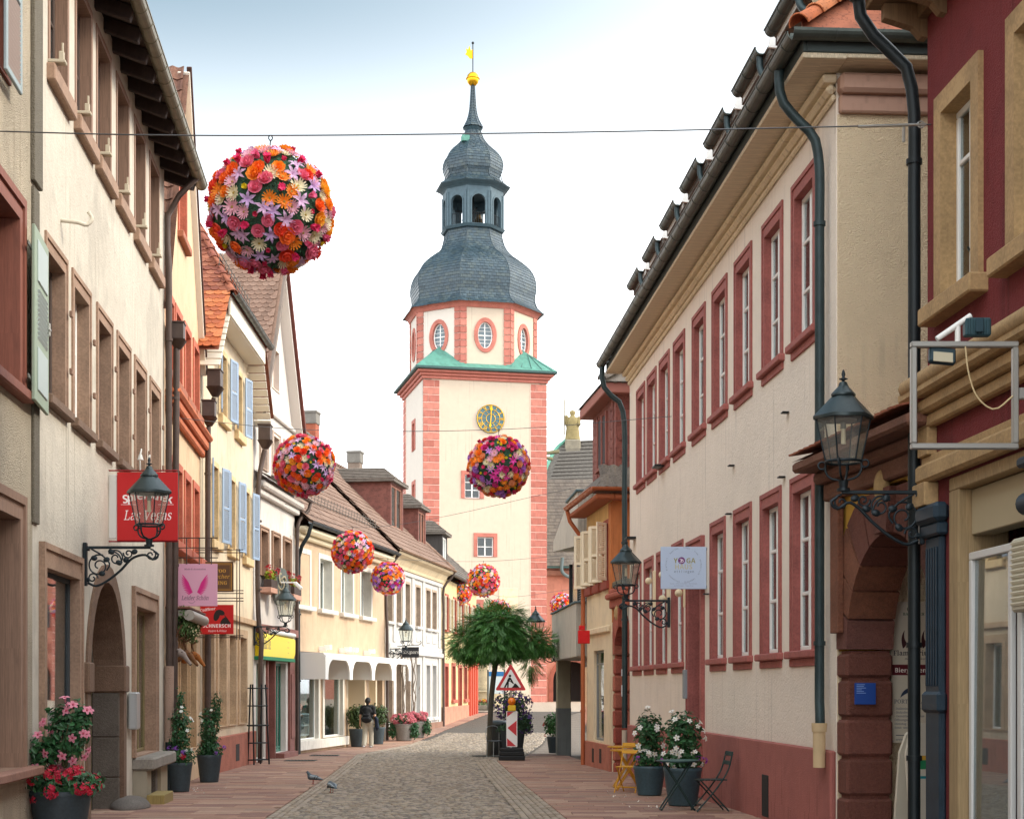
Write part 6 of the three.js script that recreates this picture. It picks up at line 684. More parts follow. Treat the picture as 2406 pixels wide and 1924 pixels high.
const palA = [['rose', '#ff7a18', 2], ['rose', '#f4481a', 1.4], ['rose', '#ff9c1c', 1.6], ['rose', '#f07a98', 3], ['rose', '#ffb92c', 1.2], ['gerbera', '#ff9a20', 1.7], ['gerbera', '#f6ecca', 2.3], ['gerbera', '#f4bccb', 2.4], ['lily', '#e6bce0', 2.8], ['lily', '#dcb8ea', 1.5], ['tulip', '#e8246c', 1.7], ['tulip', '#ef6a98', 1.2], ['bud', '#f2dc1c', 1.6], ['bud', '#dc3060', 0.8]];
const palB = [['rose', '#ff9a1c', 3.4], ['rose', '#e0308c', 1.8], ['rose', '#c888dc', 2.4], ['gerbera', '#f6ecc4', 2.2], ['gerbera', '#f2b6c8', 1.5], ['gerbera', '#ff9a20', 1.2], ['lily', '#e83ca4', 2.2], ['lily', '#cc8ae0', 0.8], ['tulip', '#dc2464', 1.6], ['rose', '#e04040', 0.8], ['bud', '#f2dc1c', 1.4], ['rose', '#f8b07a', 0.9]];
const choose = (l) => { let s = l.reduce((a, e) => a + e[2], 0) * rnd(); for (const e of l) if ((s -= e[2]) < 0) return e; return l[0]; };
const leafG = polyGeo([[[0, 0, 0], [0.02, 0.03, 0.006], [0, 0.065, 0]], [[0, 0, 0], [0, 0.065, 0], [-0.02, 0.03, 0.006]]]);
function leafMass(parent, name, ms, list, geo = leafG) { const im = new THREE.InstancedMesh(geo, ms, list.length); list.forEach((m, i) => { im.setMatrixAt(i, m); const k = rr(0.65, 1.25); im.setColorAt(i, new THREE.Color(k * rr(0.9, 1.15), k, k * rr(0.8, 1.05))); }); im.name = name; im.userData.kind = 'stuff'; im.castShadow = im.receiveShadow = true; parent.add(im); return im; }
const dirM = (p, n, twist, s) => { const q = new THREE.Quaternion().setFromUnitVectors(V(0, 0, 1), n).multiply(new THREE.Quaternion().setFromAxisAngle(V(0, 0, 1), twist)); return new THREE.Matrix4().compose(p, q, V(s, s, s)); };
function flowerBall(pal, label) {
  const o = thing('flower_ball', label, 'flower ball', [0, 0, 0], 0, 'hanging balls of artificial flowers'), gm = mat('#2b4f3a', { bump: 'rough', bs: 0.03, roughness: 0.9 });
  P(o, 'core', fin(new THREE.IcosahedronGeometry(0.535, 4)), gm); const lv = []; for (let i = 0; i < 2600; i++) { const n = V(rr(-1, 1), rr(-1, 1), rr(-1, 1)).normalize(); lv.push(dirM(n.clone().multiplyScalar(0.53), n.clone().add(V(rr(-0.9, 0.9), rr(-0.9, 0.9), rr(-0.9, 0.9))).normalize(), rr(0, 6), rr(0.5, 0.95))); } leafMass(o, 'leaves', mat('#3a6a4a', { roughness: 0.8 }), lv);
  let last, last2; const N = 286; for (let i = 0; i < N; i++) { const y = 1 - 2 * (i + 0.5) / N, a = i * 2.39996, r = Math.sqrt(1 - y * y), n = V(r * Math.cos(a), y, r * Math.sin(a)).add(V(rr(-0.05, 0.05), rr(-0.05, 0.05), rr(-0.05, 0.05))).normalize(), e = choose(pal.filter((q) => q !== last && q !== last2)); last2 = last; last = e; const s = e[0] === 'lily' ? rr(0.9, 1.1) : e[0] === 'rose' ? rr(0.74, 1.0) : rr(0.85, 1.05); const fl = P(o, 'flower', pick(flowerGeo[e[0]]), pm(e[1])); dirM(n.clone().multiplyScalar(0.545), n.clone().add(V(rr(-0.25, 0.25), rr(-0.25, 0.25), rr(-0.25, 0.25))).normalize(), rr(0, 6), s).decompose(fl.position, fl.quaternion, fl.scale); if (e[0] === 'gerbera') P(fl, 'flower_centre', centreG, pm('#b9a24a')); }
  P(o, 'hook', [tube([[0, 0.5, 0], [0, 0.66, 0], [0.02, 0.69, 0], [0, 0.72, 0], [-0.02, 0.69, 0], [0, 0.66, 0]], 0.006, 5)], M.iron); return o;
}
const ballA = flowerBall(palA, ''), ballB = flowerBall(palB, ''); let ai = 0, bi = 0;
function ball(kind, px, v, D, turn, label) { const src = kind ? ballB : ballA, first = kind ? bi++ === 0 : ai++ === 0, o = first ? src : src.clone(); if (!first) { o.name = numbered('flower_ball'); scene.add(o); } o.userData = { label, category: 'flower ball', group: 'hanging balls of artificial flowers' }; o.position.set(px, v, -D); o.rotation.y = turn; return o; }
const wx = (px, D) => (px - 1203) / 3700 * D, wy = (py, D) => (1617 - py) / 3700 * D + 1.78;
ball(0, wx(635, 15), 6.33, 15, 0.4, 'largest flower ball, orange, pink and cream blooms, hanging on the dark cable');
ball(0, wx(715, 30.6), wy(1094, 30.6), 30.6, 2.1, 'flower ball in orange and pink hanging before the blue shutter house');
ball(1, wx(1172, 30.2), wy(1096, 30.2), 30.2, 1.0, 'magenta, purple and orange flower ball hanging just below the tower clock');
ball(0, wx(828, 44.5), wy(1297, 44.5), 44.5, 3.3, 'flower ball in orange and pink hanging before the white arcade house windows');
ball(1, wx(911, 56), wy(1359, 56), 56, 2.6, 'magenta and purple flower ball hanging before the white pilaster house');
ball(0, wx(1136, 57.5), wy(1364, 57.5), 57.5, 4.4, 'flower ball hanging right above the clipped globe tree');
ball(0, wx(1079, 75), wy(1393, 75), 75, 5.2, 'flower ball hanging before the yellow corner house');
ball(0, wx(1172, 76), wy(1437, 76), 76, 0.9, 'flower ball half hidden behind the globe tree crown');
ball(0, wx(1322, 76), wy(1421, 76), 76, 1.7, 'flower ball half hidden behind the concrete house');
function cable(pts, r, label) { const c = P(scene, 'span_wire', tube(pts.map((p) => V(...p)), r, 5, 10), M.wire); tag(c, label, 'wire'); return c; }
cable([[BX(15.2), 7.16, -15.2], [wx(300, 15), 7.06, -15.02], [wx(635, 15), 7.045, -15], [wx(1400, 15), 7.08, -15], [RX(15.0) + 0.12, 7.15, -15]], 0.007, 'dark steel cable carrying the largest flower ball across the street');
{ const c = P(scene, 'cable_turnbuckle', [bar([3.3, 7.13, -15], [3.95, 7.15, -15], 0.014, 6), bx(3.72, 3.75, 6.98, 7.13, -15.01, -14.99), mv(fin(new THREE.TorusGeometry(0.03, 0.008, 5, 12)), 3.9, 7.15, -15)], M.steel); tag(c, 'steel turnbuckle and tag at the cable end on the red house', 'turnbuckle'); }
cable([[BX(29.5), 6.85, -29.5], [wx(715, 30.6), wy(1094, 30.6) + 0.7, -30.6], [wx(1172, 30.2), wy(1096, 30.2) + 0.71, -30.2], [RX(29.2), 6.82, -29.2]], 0.006, 'thin wire carrying two flower balls before the tower clock');
cable([[-6.6, wy(1180, 45), -45], [wx(828, 44.5), wy(1297, 44.5) + 0.7, -44.5], [wx(1285, 44), wy(1160, 44), -44], [1.75, wy(1150, 43), -42.5]], 0.006, 'thin wire carrying the flower ball before the arcade house');
cable([[-4.9, wy(1308, 57), -57], [wx(911, 56), wy(1359, 56) + 0.7, -56], [wx(1136, 57.5), wy(1364, 57.5) + 0.7, -57.5], [1.9, wy(1305, 57), -57]], 0.007, 'thin wire carrying two flower balls above the globe tree');
cable([[-2.6, wy(1350, 75), -75], [wx(1079, 75), wy(1393, 75) + 0.7, -75], [wx(1172, 76), wy(1437, 76) + 0.75, -76], [wx(1322, 76), wy(1421, 76) + 0.7, -76], [4.5, wy(1370, 77), -77]], 0.008, 'farthest thin wire with three flower balls in front of the tower');
// ---------- signs ----------
function hangSign(name, label, x0, x1, y0, y1, D, draw, bg, px = 384, th = 0.03) { const o = thing(name, label, 'sign', [(x0 + x1) / 2, y0, -D]); P(o, 'board', bx(-(x1 - x0) / 2, (x1 - x0) / 2, 0, y1 - y0, -th, 0, 0.004), mat(bg, { roughness: 0.5 })); textPanel(o, 'print', 0, (y1 - y0) / 2, 0.003, x1 - x0 - 0.01, y1 - y0 - 0.01, draw, bg, px); return o; }
{ const s = hangSign('red_square_sign', 'red square sign with white lettering on the white house', -5.6, -4.74, 3.87, 4.84, 22.3, (c, w, h) => { c.fillStyle = '#f4eeee'; c.textAlign = 'center'; c.font = 'bold ' + h * 0.17 + 'px sans-serif'; 'Spielothek'.split('').forEach((ch, i) => { const t = (i - 4.5) / 4.5; c.save(); c.translate(w * (0.5 + 0.36 * t), h * (0.45 - 0.06 * (1 - t * t))); c.rotate(t * 0.12); c.fillText(ch, 0, 0); c.restore(); }); c.fillRect(w * 0.06, h * 0.47, w * 0.26, 3); c.fillRect(w * 0.68, h * 0.47, w * 0.26, 3); c.font = 'italic ' + h * 0.2 + 'px serif'; c.fillText('Las Vegas', w * 0.5, h * 0.7, w * 0.8); }, '#c00d14'); P(s, 'side_panel', bx(-0.55, -0.435, 0.03, 0.94, -0.04, -0.01), mat('#d8d6d0')); P(s, 'bracket', [bx(-0.6, 0.43, 0.985, 1.005, -0.03, -0.01), bx(-0.6, 0.43, -0.02, 0, -0.03, -0.01), bx(-0.6, -0.56, -0.05, 1.03, -0.04, 0)], mat('#8f1620')); P(s, 'goose_lamp', [tube([[-0.1, 1.0, 0], [-0.1, 1.2, 0.02], [-0.06, 1.28, 0.1], [-0.06, 1.2, 0.16]], 0.012, 6), mv(cyl(0.02, 0.045, 0.08, 10), -0.06, 1.16, 0.16), tube([[0.02, 1.0, 0], [0.02, 1.12, 0.02], [0.06, 1.2, 0.1], [0.06, 1.12, 0.16]], 0.012, 6)], mat('#d5d2cb')); }
const grid = (o, xs, ys, x0, x1, y0, y1, z, r = 0.009) => P(o, 'hanging_frame', [...xs.map((x) => bx(x - r, x + r, y0, y1, z - r, z + r, 0.002)), ...ys.map((y) => bx(x0, x1, y - r, y + r, z - r * 1.05, z + r * 1.05, 0.002))], mat('#4a3f3a', { metalness: 0.5, roughness: 0.5 }));
{ const s = hangSign('pink_wing_sign', 'pink hanging sign with magenta wings and black script', -6.17, -5.36, 3.27, 4.04, 28.6, (c, w, h) => { c.fillStyle = '#d0157c'; for (const sd of [-1, 1]) for (let i = 0; i < 11; i++) for (const l of [1, 0.6]) { const t = i / 10, a = lerp(2.2, 3.7, t), len = w * lerp(0.27, 0.13, t) * l, rx = w * (0.5 + sd * lerp(0.13, 0.05, t)), ry = h * lerp(0.48, 0.66, t); c.save(); c.translate(rx, ry); c.scale(sd, 1); c.rotate(-(Math.PI - a)); c.beginPath(); c.ellipse(len / 2, 0, len / 2, w * 0.014, 0, 0, 7); c.fill(); c.restore(); } c.fillStyle = '#3c2b33'; c.textAlign = 'center'; c.font = 'italic ' + h * 0.14 + 'px serif'; c.fillText('Leider Schön', w * 0.5, h * 0.86, w * 0.62); c.strokeStyle = '#3c2b33'; c.lineWidth = 2; c.beginPath(); c.arc(w * 0.42, h * 0.84, w * 0.09, 0.4, 2.4); c.stroke(); c.font = 'italic ' + h * 0.055 + 'px serif'; c.fillText('Mode & Accessoires', w * 0.5, h * 0.14); }, '#d9a0b8'); grid(s, [-0.36, -0.15, 0.08, 0.3], [0.88, 1.06, 1.24], -0.42, 0.42, 0.76, 1.25, 0); }
{ const s = hangSign('brown_tattoo_sign', 'brown hanging sign with gold border and gold lettering', -6.62, -5.88, 3.81, 4.45, 33.2, (c, w, h) => { c.strokeStyle = '#b98a2e'; c.lineWidth = 6; c.strokeRect(w * 0.05, h * 0.06, w * 0.9, h * 0.88); c.lineWidth = 2; c.strokeRect(w * 0.09, h * 0.1, w * 0.82, h * 0.8); c.fillStyle = '#d0a03c'; c.textAlign = 'center'; c.font = 'bold ' + h * 0.16 + 'px serif'; c.fillText('TATTOO', w * 0.5, h * 0.36); c.fillText('PIERCING', w * 0.48, h * 0.76); c.font = 'italic ' + h * 0.17 + 'px serif'; c.fillText('& Stecher', w * 0.55, h * 0.55); }, '#5c4026', 320); }
{ const s = hangSign('red_salon_sign', 'red hanging hairdresser sign with black portrait silhouette', -6.58, -5.88, 2.92, 3.54, 33.2, (c, w, h) => { c.fillStyle = '#180c0c'; c.beginPath(); c.ellipse(w * 0.5, h * 0.36, w * 0.09, h * 0.2, 0.3, 0, 7); c.fill(); c.beginPath(); c.ellipse(w * 0.62, h * 0.26, w * 0.13, h * 0.09, 0.4, 0, 7); c.fill(); c.beginPath(); c.moveTo(w * 0.6, h * 0.66); c.quadraticCurveTo(w * 0.62, h * 0.48, w * 0.76, h * 0.42); c.lineTo(w * 0.72, h * 0.32); c.quadraticCurveTo(w * 0.84, h * 0.46, w * 0.94, h * 0.66); c.fill(); c.fillStyle = '#f5eded'; c.textAlign = 'center'; c.font = 'bold ' + h * 0.17 + 'px sans-serif'; c.fillText('SCHNERSCH', w * 0.5, h * 0.78, w * 0.9); c.font = h * 0.1 + 'px sans-serif'; c.fillText('Haare & Frisur', w * 0.52, h * 0.93); c.save(); c.translate(w * 0.22, h * 0.2); c.rotate(-0.15); c.font = 'italic bold ' + h * 0.13 + 'px serif'; c.fillText('Coiffeur', 0, 0); c.restore(); }, '#c40a0e', 320); grid(s, [0.42, 0.48], [-0.03, -0.07, 0.7, 0.76, 0.86, 0.92, 1.72, 1.78], -0.44, 0.56, -0.12, 1.8, -0.015); }
{ const s = hangSign('yoga_sign', 'pale blue square sign with gold and purple lettering on the cream house', 2.43, 3.175, 3.4, 4.09, 25.7, (c, w, h) => { c.textAlign = 'center'; c.fillStyle = '#8f8a52'; c.font = 'bold ' + h * 0.165 + 'px sans-serif'; c.fillText('Y', w * 0.325, h * 0.385); c.fillText('GA', w * 0.66, h * 0.385); c.fillStyle = '#b9b59c'; c.fillText('HAUS', w * 0.5, h * 0.53); c.fillStyle = '#6b1f6e'; c.beginPath(); c.arc(w * 0.455, h * 0.325, w * 0.078, 0, 7); c.fill(); c.strokeStyle = '#f3eef4'; c.lineWidth = 5; c.beginPath(); c.arc(w * 0.435, h * 0.31, w * 0.022, 3.6, 7.9); c.arc(w * 0.435, h * 0.345, w * 0.026, 5, 8.8); c.stroke(); c.beginPath(); c.arc(w * 0.475, h * 0.34, w * 0.022, 3.4, 8); c.stroke(); c.beginPath(); c.arc(w * 0.472, h * 0.285, w * 0.018, 0.4, 2.7); c.stroke(); c.fillStyle = '#5e6c86'; c.font = h * 0.085 + 'px sans-serif'; 'ettlingen'.split('').forEach((q, i) => c.fillText(q, w * (0.31 + i * 0.05), h * 0.62)); const t = 'happy · free · authentisch · lebendig · entspannt · kraftvoll · healthy · '; c.font = h * 0.05 + 'px sans-serif'; t.split('').forEach((q, i) => { const a = i / t.length * 2 * Math.PI; c.save(); c.translate(w * 0.5 + w * 0.375 * Math.sin(a), h * 0.43 - w * 0.375 * Math.cos(a)); c.rotate(a); c.fillText(q, 0, 0); c.restore(); }); c.fillStyle = '#8592ab'; c.font = h * 0.04 + 'px sans-serif'; c.fillText('Kurse · Offene Stunden · Workshops', w * 0.5, h * 0.89); c.fillText('Ausbildungen · Yoga-Shop', w * 0.5, h * 0.94); }, '#b4c4dc', 512); P(s, 'wall_bracket', [bx(0.37, 0.5, 0.01, 0.06, -0.03, 0), bx(0.37, 0.5, 0.63, 0.68, -0.03, 0), bx(0.47, 0.5, -0.04, 0.1, -0.06, 0.03), bx(0.47, 0.5, 0.59, 0.72, -0.06, 0.03)], mat('#8f9496', { metalness: 0.4 })); }
{ const s = hangSign('black_inn_sign', 'small black shaped sign with white script beside the lantern', -4.2, -3.55, 2.95, 3.35, 60, (c, w, h) => { c.fillStyle = '#e6e2d8'; c.textAlign = 'center'; c.font = 'italic ' + h * 0.42 + 'px serif'; c.fillText('Kaspars', w * 0.5, h * 0.62); }, '#15171a', 192); P(s, 'sign_arm', [tube([[-0.5, 0.42, 0], [0, 0.46, 0], [0.36, 0.5, 0], [0.42, 0.6, 0], [0.34, 0.66, 0]], 0.014)], M.iron); }
{ // guild sign and arm lamp on the flower box house
  const o = thing('guild_sign', 'grey oval board with carved relief hanging on the flower box house', 'sign', [-6.38, 4.05, -43.3], 1.0); const ov = (a, b) => Array.from({ length: 24 }, (_, i) => { const t = i / 24 * 2 * Math.PI; return [a * Math.sign(Math.cos(t)) * Math.pow(Math.abs(Math.cos(t)), 0.7), 0.52 + b * Math.sin(t)]; }); P(o, 'board', ext(ov(0.3, 0.52), [], -0.05, 0.05), mat('#6f7470', { map: 'wood' })); P(o, 'relief', [mv(fin(new THREE.TorusKnotGeometry(0.11, 0.025, 48, 6)).scale(1, 1.4, 0.5), 0, 0.66, 0.06), bx(-0.12, -0.08, 0.2, 0.42, 0.05, 0.07), bx(0.02, 0.14, 0.22, 0.26, 0.05, 0.07), bx(0.05, 0.09, 0.2, 0.44, 0.05, 0.07)], mat('#9a9078')); P(o, 'hanger', bar([0, 1.04, 0], [0, 1.3, 0], 0.012), M.iron);
  const l = thing('arm_spotlight', 'white spotlight arm above the oval grey board', 'lamp', [-6.74, 4.66, -43.2]); P(l, 'arm', [bx(0, 0.78, 0, 0.04, -0.02, 0.02), bx(0, 0.04, -0.1, 0.14, -0.03, 0.03)], M.white); P(l, 'lamp_head', mv(cbox(0.26, 0.1, 0.12, 0.02), 0.87, -0.07, 0, 0, 0, -0.75), M.white);
}
{ // plates and boards by the gateway
  const rot = Math.atan2(RX(17.9) - RX(34.8), 1) , gab = thing('menu_board', 'tall white restaurant menu board on the beige passage wall', 'sign', [4.55, 1.16, -17.83], 0.064);
  P(gab, 'board', bx(-0.26, 0.26, 0, 1.6, -0.03, 0, 0.004), mat('#cfc6b2')); textPanel(gab, 'print', 0, 0.8, 0.004, 0.51, 1.59, (c, w, h) => { c.textAlign = 'left'; c.fillStyle = '#2c5a3c'; c.font = 'bold ' + w * 0.085 + 'px serif'; c.fillText('BAUHÖFER', w * 0.26, h * 0.095); c.beginPath(); c.arc(w * 0.43, h * 0.05, w * 0.07, 0, 7); c.lineWidth = 5; c.strokeStyle = '#2c5a3c'; c.stroke(); c.fillStyle = '#3a1116'; for (let i = 0; i < 4; i++) { const x = w * (0.26 + i * 0.15); c.beginPath(); c.moveTo(x, h * 0.33); c.quadraticCurveTo(x - w * 0.08, h * 0.25, x + w * 0.04, h * 0.2); c.quadraticCurveTo(x, h * 0.26, x + w * 0.09, h * 0.29); c.quadraticCurveTo(x + w * 0.06, h * 0.32, x, h * 0.33); c.fill(); } c.fillStyle = '#24222c'; c.font = 'bold ' + w * 0.15 + 'px serif'; c.fillText('Flammarium', w * 0.04, h * 0.38, w * 0.92); c.font = 'italic ' + w * 0.06 + 'px serif'; c.fillText('mein Flammkuchen', w * 0.3, h * 0.41); c.fillStyle = '#5e1420'; c.fillRect(0, h * 0.445, w, h * 0.075); c.fillStyle = '#efe6da'; c.font = 'bold ' + w * 0.14 + 'px sans-serif'; c.fillText('Biergarten', w * 0.07, h * 0.5); c.fillStyle = '#23324a'; c.beginPath(); c.moveTo(w * 0.2, h * 0.68); c.quadraticCurveTo(w * 0.25, h * 0.62, w * 0.42, h * 0.61); c.quadraticCurveTo(w * 0.55, h * 0.58, w * 0.62, h * 0.56); c.lineTo(w * 0.6, h * 0.63); c.quadraticCurveTo(w * 0.4, h * 0.63, w * 0.2, h * 0.68); c.fill(); c.font = w * 0.12 + 'px serif'; c.fillText('PORTOBELLO', w * 0.06, h * 0.72, w * 0.9); c.font = w * 0.065 + 'px serif'; ['- Italienische Küche', '- Holzofen-Pizza', '- Gemütliche Terrasse', 'Öffnungszeiten', 'Dienstag - Sonntag', 'Sonn- und Feiertage'].forEach((t, i) => c.fillText(t, w * 0.07, h * (0.765 + i * 0.027))); c.fillRect(w * 0.1, h * 0.945, w * 0.8, 6); c.fillText('www.portobello', w * 0.1, h * 0.985); }, '#cfc6b2', 384); P(gab, 'screw', [[-0.24, 0.02], [-0.24, 1.58], [0.24, 0.02], [0.24, 1.58]].map(([x, y]) => mv(sph(0.012, 6, 5), x, y, 0.006)), M.steel);
  const bp = thing('blue_plate', 'small blue plaque with white print on the gateway pier', 'plaque', [3.93, 1.6, -17.5], 0.064); P(bp, 'plate', bx(-0.12, 0.12, 0, 0.24, -0.012, 0, 0.003), mat('#14418f', { roughness: 0.4 })); textPanel(bp, 'print', 0, 0.12, 0.003, 0.235, 0.235, (c, w, h) => { c.fillStyle = '#9ab6e6'; for (let i = 0; i < 6; i++) c.fillRect(w * 0.08, h * (0.06 + i * 0.08), w * (i ? 0.25 + 0.1 * (i % 3) : 0.4), 3); }, '#14418f', 128);
  const ab = thing('sandwich_board', 'white sandwich board with rounded top standing by the dark downpipe', 'sign', [4.37, gy(16.5), -16.5], 0.2); for (const s of [-1, 1]) { const p = P(ab, 'panel', ext([[-0.3, 0], [0.3, 0], [0.3, 1.05], [0.24, 1.25], [0.1, 1.36], [-0.1, 1.36], [-0.24, 1.25], [-0.3, 1.05]], [], -0.02, 0.02), mat('#cfc9b8', { roughness: 0.5 })); p.position.z = s * 0.24; p.rotation.x = -s * 0.16; if (s > 0) textPanel(p, 'print', 0, 0.55, 0.022, 0.5, 0.95, (c, w, h) => { c.fillStyle = '#d8a83a'; c.fillRect(0, 0, w, h * 0.05); c.fillStyle = '#2f8a5c'; c.fillRect(0, h * 0.05, w, h * 0.1); c.strokeStyle = '#1d8a94'; c.lineWidth = 14; c.strokeRect(w * 0.08, h * 0.24, w * 0.84, h * 0.74); }, '#d3cdbc', 256); }
  const rs = thing('red_shop_sign', 'small bright red projecting shop sign on the orange house', 'sign', [1.72, wy(1512, 38.5), -38.5], 0.1); P(rs, 'board', [bx(-0.1, 0.18, 0, 0.32, -0.08, 0.05, 0.01)], mat('#d21a1c')); P(rs, 'cube', bx(-0.08, 0.06, 0.33, 0.44, -0.06, 0.03, 0.01), mat('#d21a1c'));
}
{ // empty sign frame with two floodlights on the red house
  const o = thing('empty_sign_frame', 'empty square metal sign frame projecting from the red house', 'sign frame', [3.45, 3.6, -12.0]), fm = mat('#9d9d98', { metalness: 0.5, roughness: 0.4 }); P(o, 'frame_bar', bx(-0.41, 0.41, 0, 0.045, -0.03, 0.03), fm); P(o, 'frame_bar', bx(-0.41, 0.41, 0.775, 0.82, -0.03, 0.03), fm); P(o, 'frame_bar', bx(-0.41, -0.365, 0.045, 0.775, -0.03, 0.03), fm); P(o, 'frame_bar', bx(0.365, 0.41, 0.045, 0.775, -0.03, 0.03), fm); P(o, 'mount', bx(0.41, 0.62, 0.38, 0.47, -0.02, 0.02), fm); P(o, 'cable', tube([[0.0, 0.8, 0.02], [0.03, 0.55, 0.03], [0.1, 0.38, 0.03], [0.22, 0.3, 0.03], [0.36, 0.4, 0.03]], 0.007, 5), mat('#c9b489'));
  const f = thing('floodlight_arm', 'white pipe arm with two floodlights above the empty sign frame', 'floodlight', [3.38, 4.44, -12.0]); P(f, 'arm', [bar([-0.14, 0, 0], [0.12, 0.18, 0], 0.022, 8), bar([0.02, -0.02, 0], [0.02, 0.1, 0], 0.022, 8)], M.white); const h1 = P(f, 'lamp_head', bx(0.07, 0.27, 0.02, 0.16, -0.05, 0.03, 0.012), mat('#35545c', { metalness: 0.3, roughness: 0.5 })); P(h1, 'cooling_fins', Array.from({ length: 9 }, (_, i) => bx(0.085 + i * 0.02, 0.09 + i * 0.02, 0.03, 0.15, 0.03, 0.045)), mat('#2c484f')); P(h1, 'driver_box', bx(0.14, 0.2, 0.04, 0.15, 0.045, 0.07, 0.006), mat('#26404a')); const h2 = P(f, 'lamp_head', mv(cbox(0.2, 0.13, 0.06, 0.012), -0.1, -0.13, 0, -0.35, 0, -0.1), mat('#2b4048', { metalness: 0.3, roughness: 0.5 })); P(h2, 'lamp_glass', mv(cbox(0.15, 0.085, 0.01, 0.003), -0.1, -0.143, 0.034, -0.35, 0, -0.1), mat('#b9b29a', { roughness: 0.15 }));
}
// ---------- plants ----------
const leafM = mat('#3a6e36', { roughness: 0.6 }), leafDark = mat('#2c5a34', { roughness: 0.5 }), potM = mat('#33424a', { roughness: 0.6, map: 'stone' }), potGrey = mat('#8a8782', { roughness: 0.6, map: 'stone' }), soil = mat('#2b221c');
const mand = (() => { const g = mg([...ring(5, petal(0.045, 0.034, -0.4, 0.2, 2, 0.6), 0.55, 0.03), fin(new THREE.CylinderGeometry(0.014, 0.005, 0.045, 6, 1, true)).rotateX(Math.PI / 2).translate(0, 0, 0.02)]); return [g]; })(), cluster = (() => { const l = []; for (let i = 0; i < 12; i++) { const n = V(rr(-1, 1), rr(-1, 1), rr(0, 1)).normalize(); const q = mg(ring(4, petal(0.014, 0.014, 0, 0.2, 1, 0.8), 0.4)); q.applyMatrix4(dirM(n.multiplyScalar(0.026), n.clone().normalize(), rr(0, 6), 1)); l.push(q); } return [mg(l)]; })();
const oval2 = polyGeo([[[0, 0, 0], [0.022, 0.03, 0.008], [0.018, 0.06, 0.006], [0, 0.09, -0.004]], [[0, 0, 0], [0, 0.09, -0.004], [-0.018, 0.06, 0.006], [-0.022, 0.03, 0.008]]]);
function inEll([cx, cy, cz, a, b, c], shell = 0.5) { const n = V(rr(-1, 1), rr(-1, 1), rr(-1, 1)).normalize(), k = Math.pow(lerp(shell, 1, rnd()), 1); return [V(cx + n.x * a * k, cy + n.y * b * k, cz + n.z * c * k), n]; }
function potPlant(name, label, x, D, o, group) {   // o: pot [r, h, material], masses, leaves, flowers
  const t = thing(name, label, o.cat ?? 'potted plant', [x, gy(D) - 0.002, -D], o.turn ?? 0, group), [r, h, pmat] = o.pot;
  const pot = P(t, 'pot', lathe([[0, 0], [r * 0.72, 0], [r * 0.74, 0.02], [r * 0.97, h - 0.06], [r, h - 0.05], [r, h], [r * 0.93, h], [r * 0.9, h - 0.06]], 28), pmat); P(pot, 'soil', mv(cyl(r * 0.9, r * 0.9, 0.02, 20), 0, h - 0.06, 0), soil);
  const stems = []; for (const m of o.masses) { for (let i = 0; i < 6; i++) { const [p] = inEll(m, 0.2); stems.push(tube([[rr(-0.1, 0.1), h - 0.06, rr(-0.1, 0.1)], [lerp(0, p.x, 0.6) + rr(-0.05, 0.05), lerp(h, p.y, 0.5), lerp(0, p.z, 0.6)], p], 0.007, 4, 3)); } } P(t, 'stem', stems, mat('#4a4a2c'));
  const lv = []; for (const m of o.masses) { const vol = m[3] * m[4] * m[5], n = Math.round((o.dens ?? 1) * 9000 * Math.pow(vol, 0.72) / (o.ls ?? 1)); for (let i = 0; i < n; i++) { const [p, q] = inEll(m, 0.35); lv.push(dirM(p, q.add(V(rr(-0.8, 0.8), rr(-0.3, 0.9), rr(-0.8, 0.8))).normalize(), rr(0, 6.28), (o.ls ?? 1) * rr(0.7, 1.2))); } }
  leafMass(t, 'leaves', o.lm ?? leafM, lv, oval2);
  for (const [geo, col, n, masses, s, ctr] of o.flowers ?? []) for (let i = 0; i < n; i++) { const m = pick(masses), [p, q] = inEll(m, 0.94); p.x = m[0] + (p.x - m[0]) * 1.04; p.z = m[2] + (p.z - m[2]) * 1.04; const f = P(t, 'flower', geo[0], pm(col)); dirM(p, q.add(V(0, 0.3, 0.5)).normalize(), rr(0, 6), s * rr(0.85, 1.15)).decompose(f.position, f.quaternion, f.scale); if (ctr) P(f, 'flower_centre', fin(new THREE.SphereGeometry(0.008, 5, 4)).translate(0, 0, 0.04), pm(ctr)); }
  return t;
}
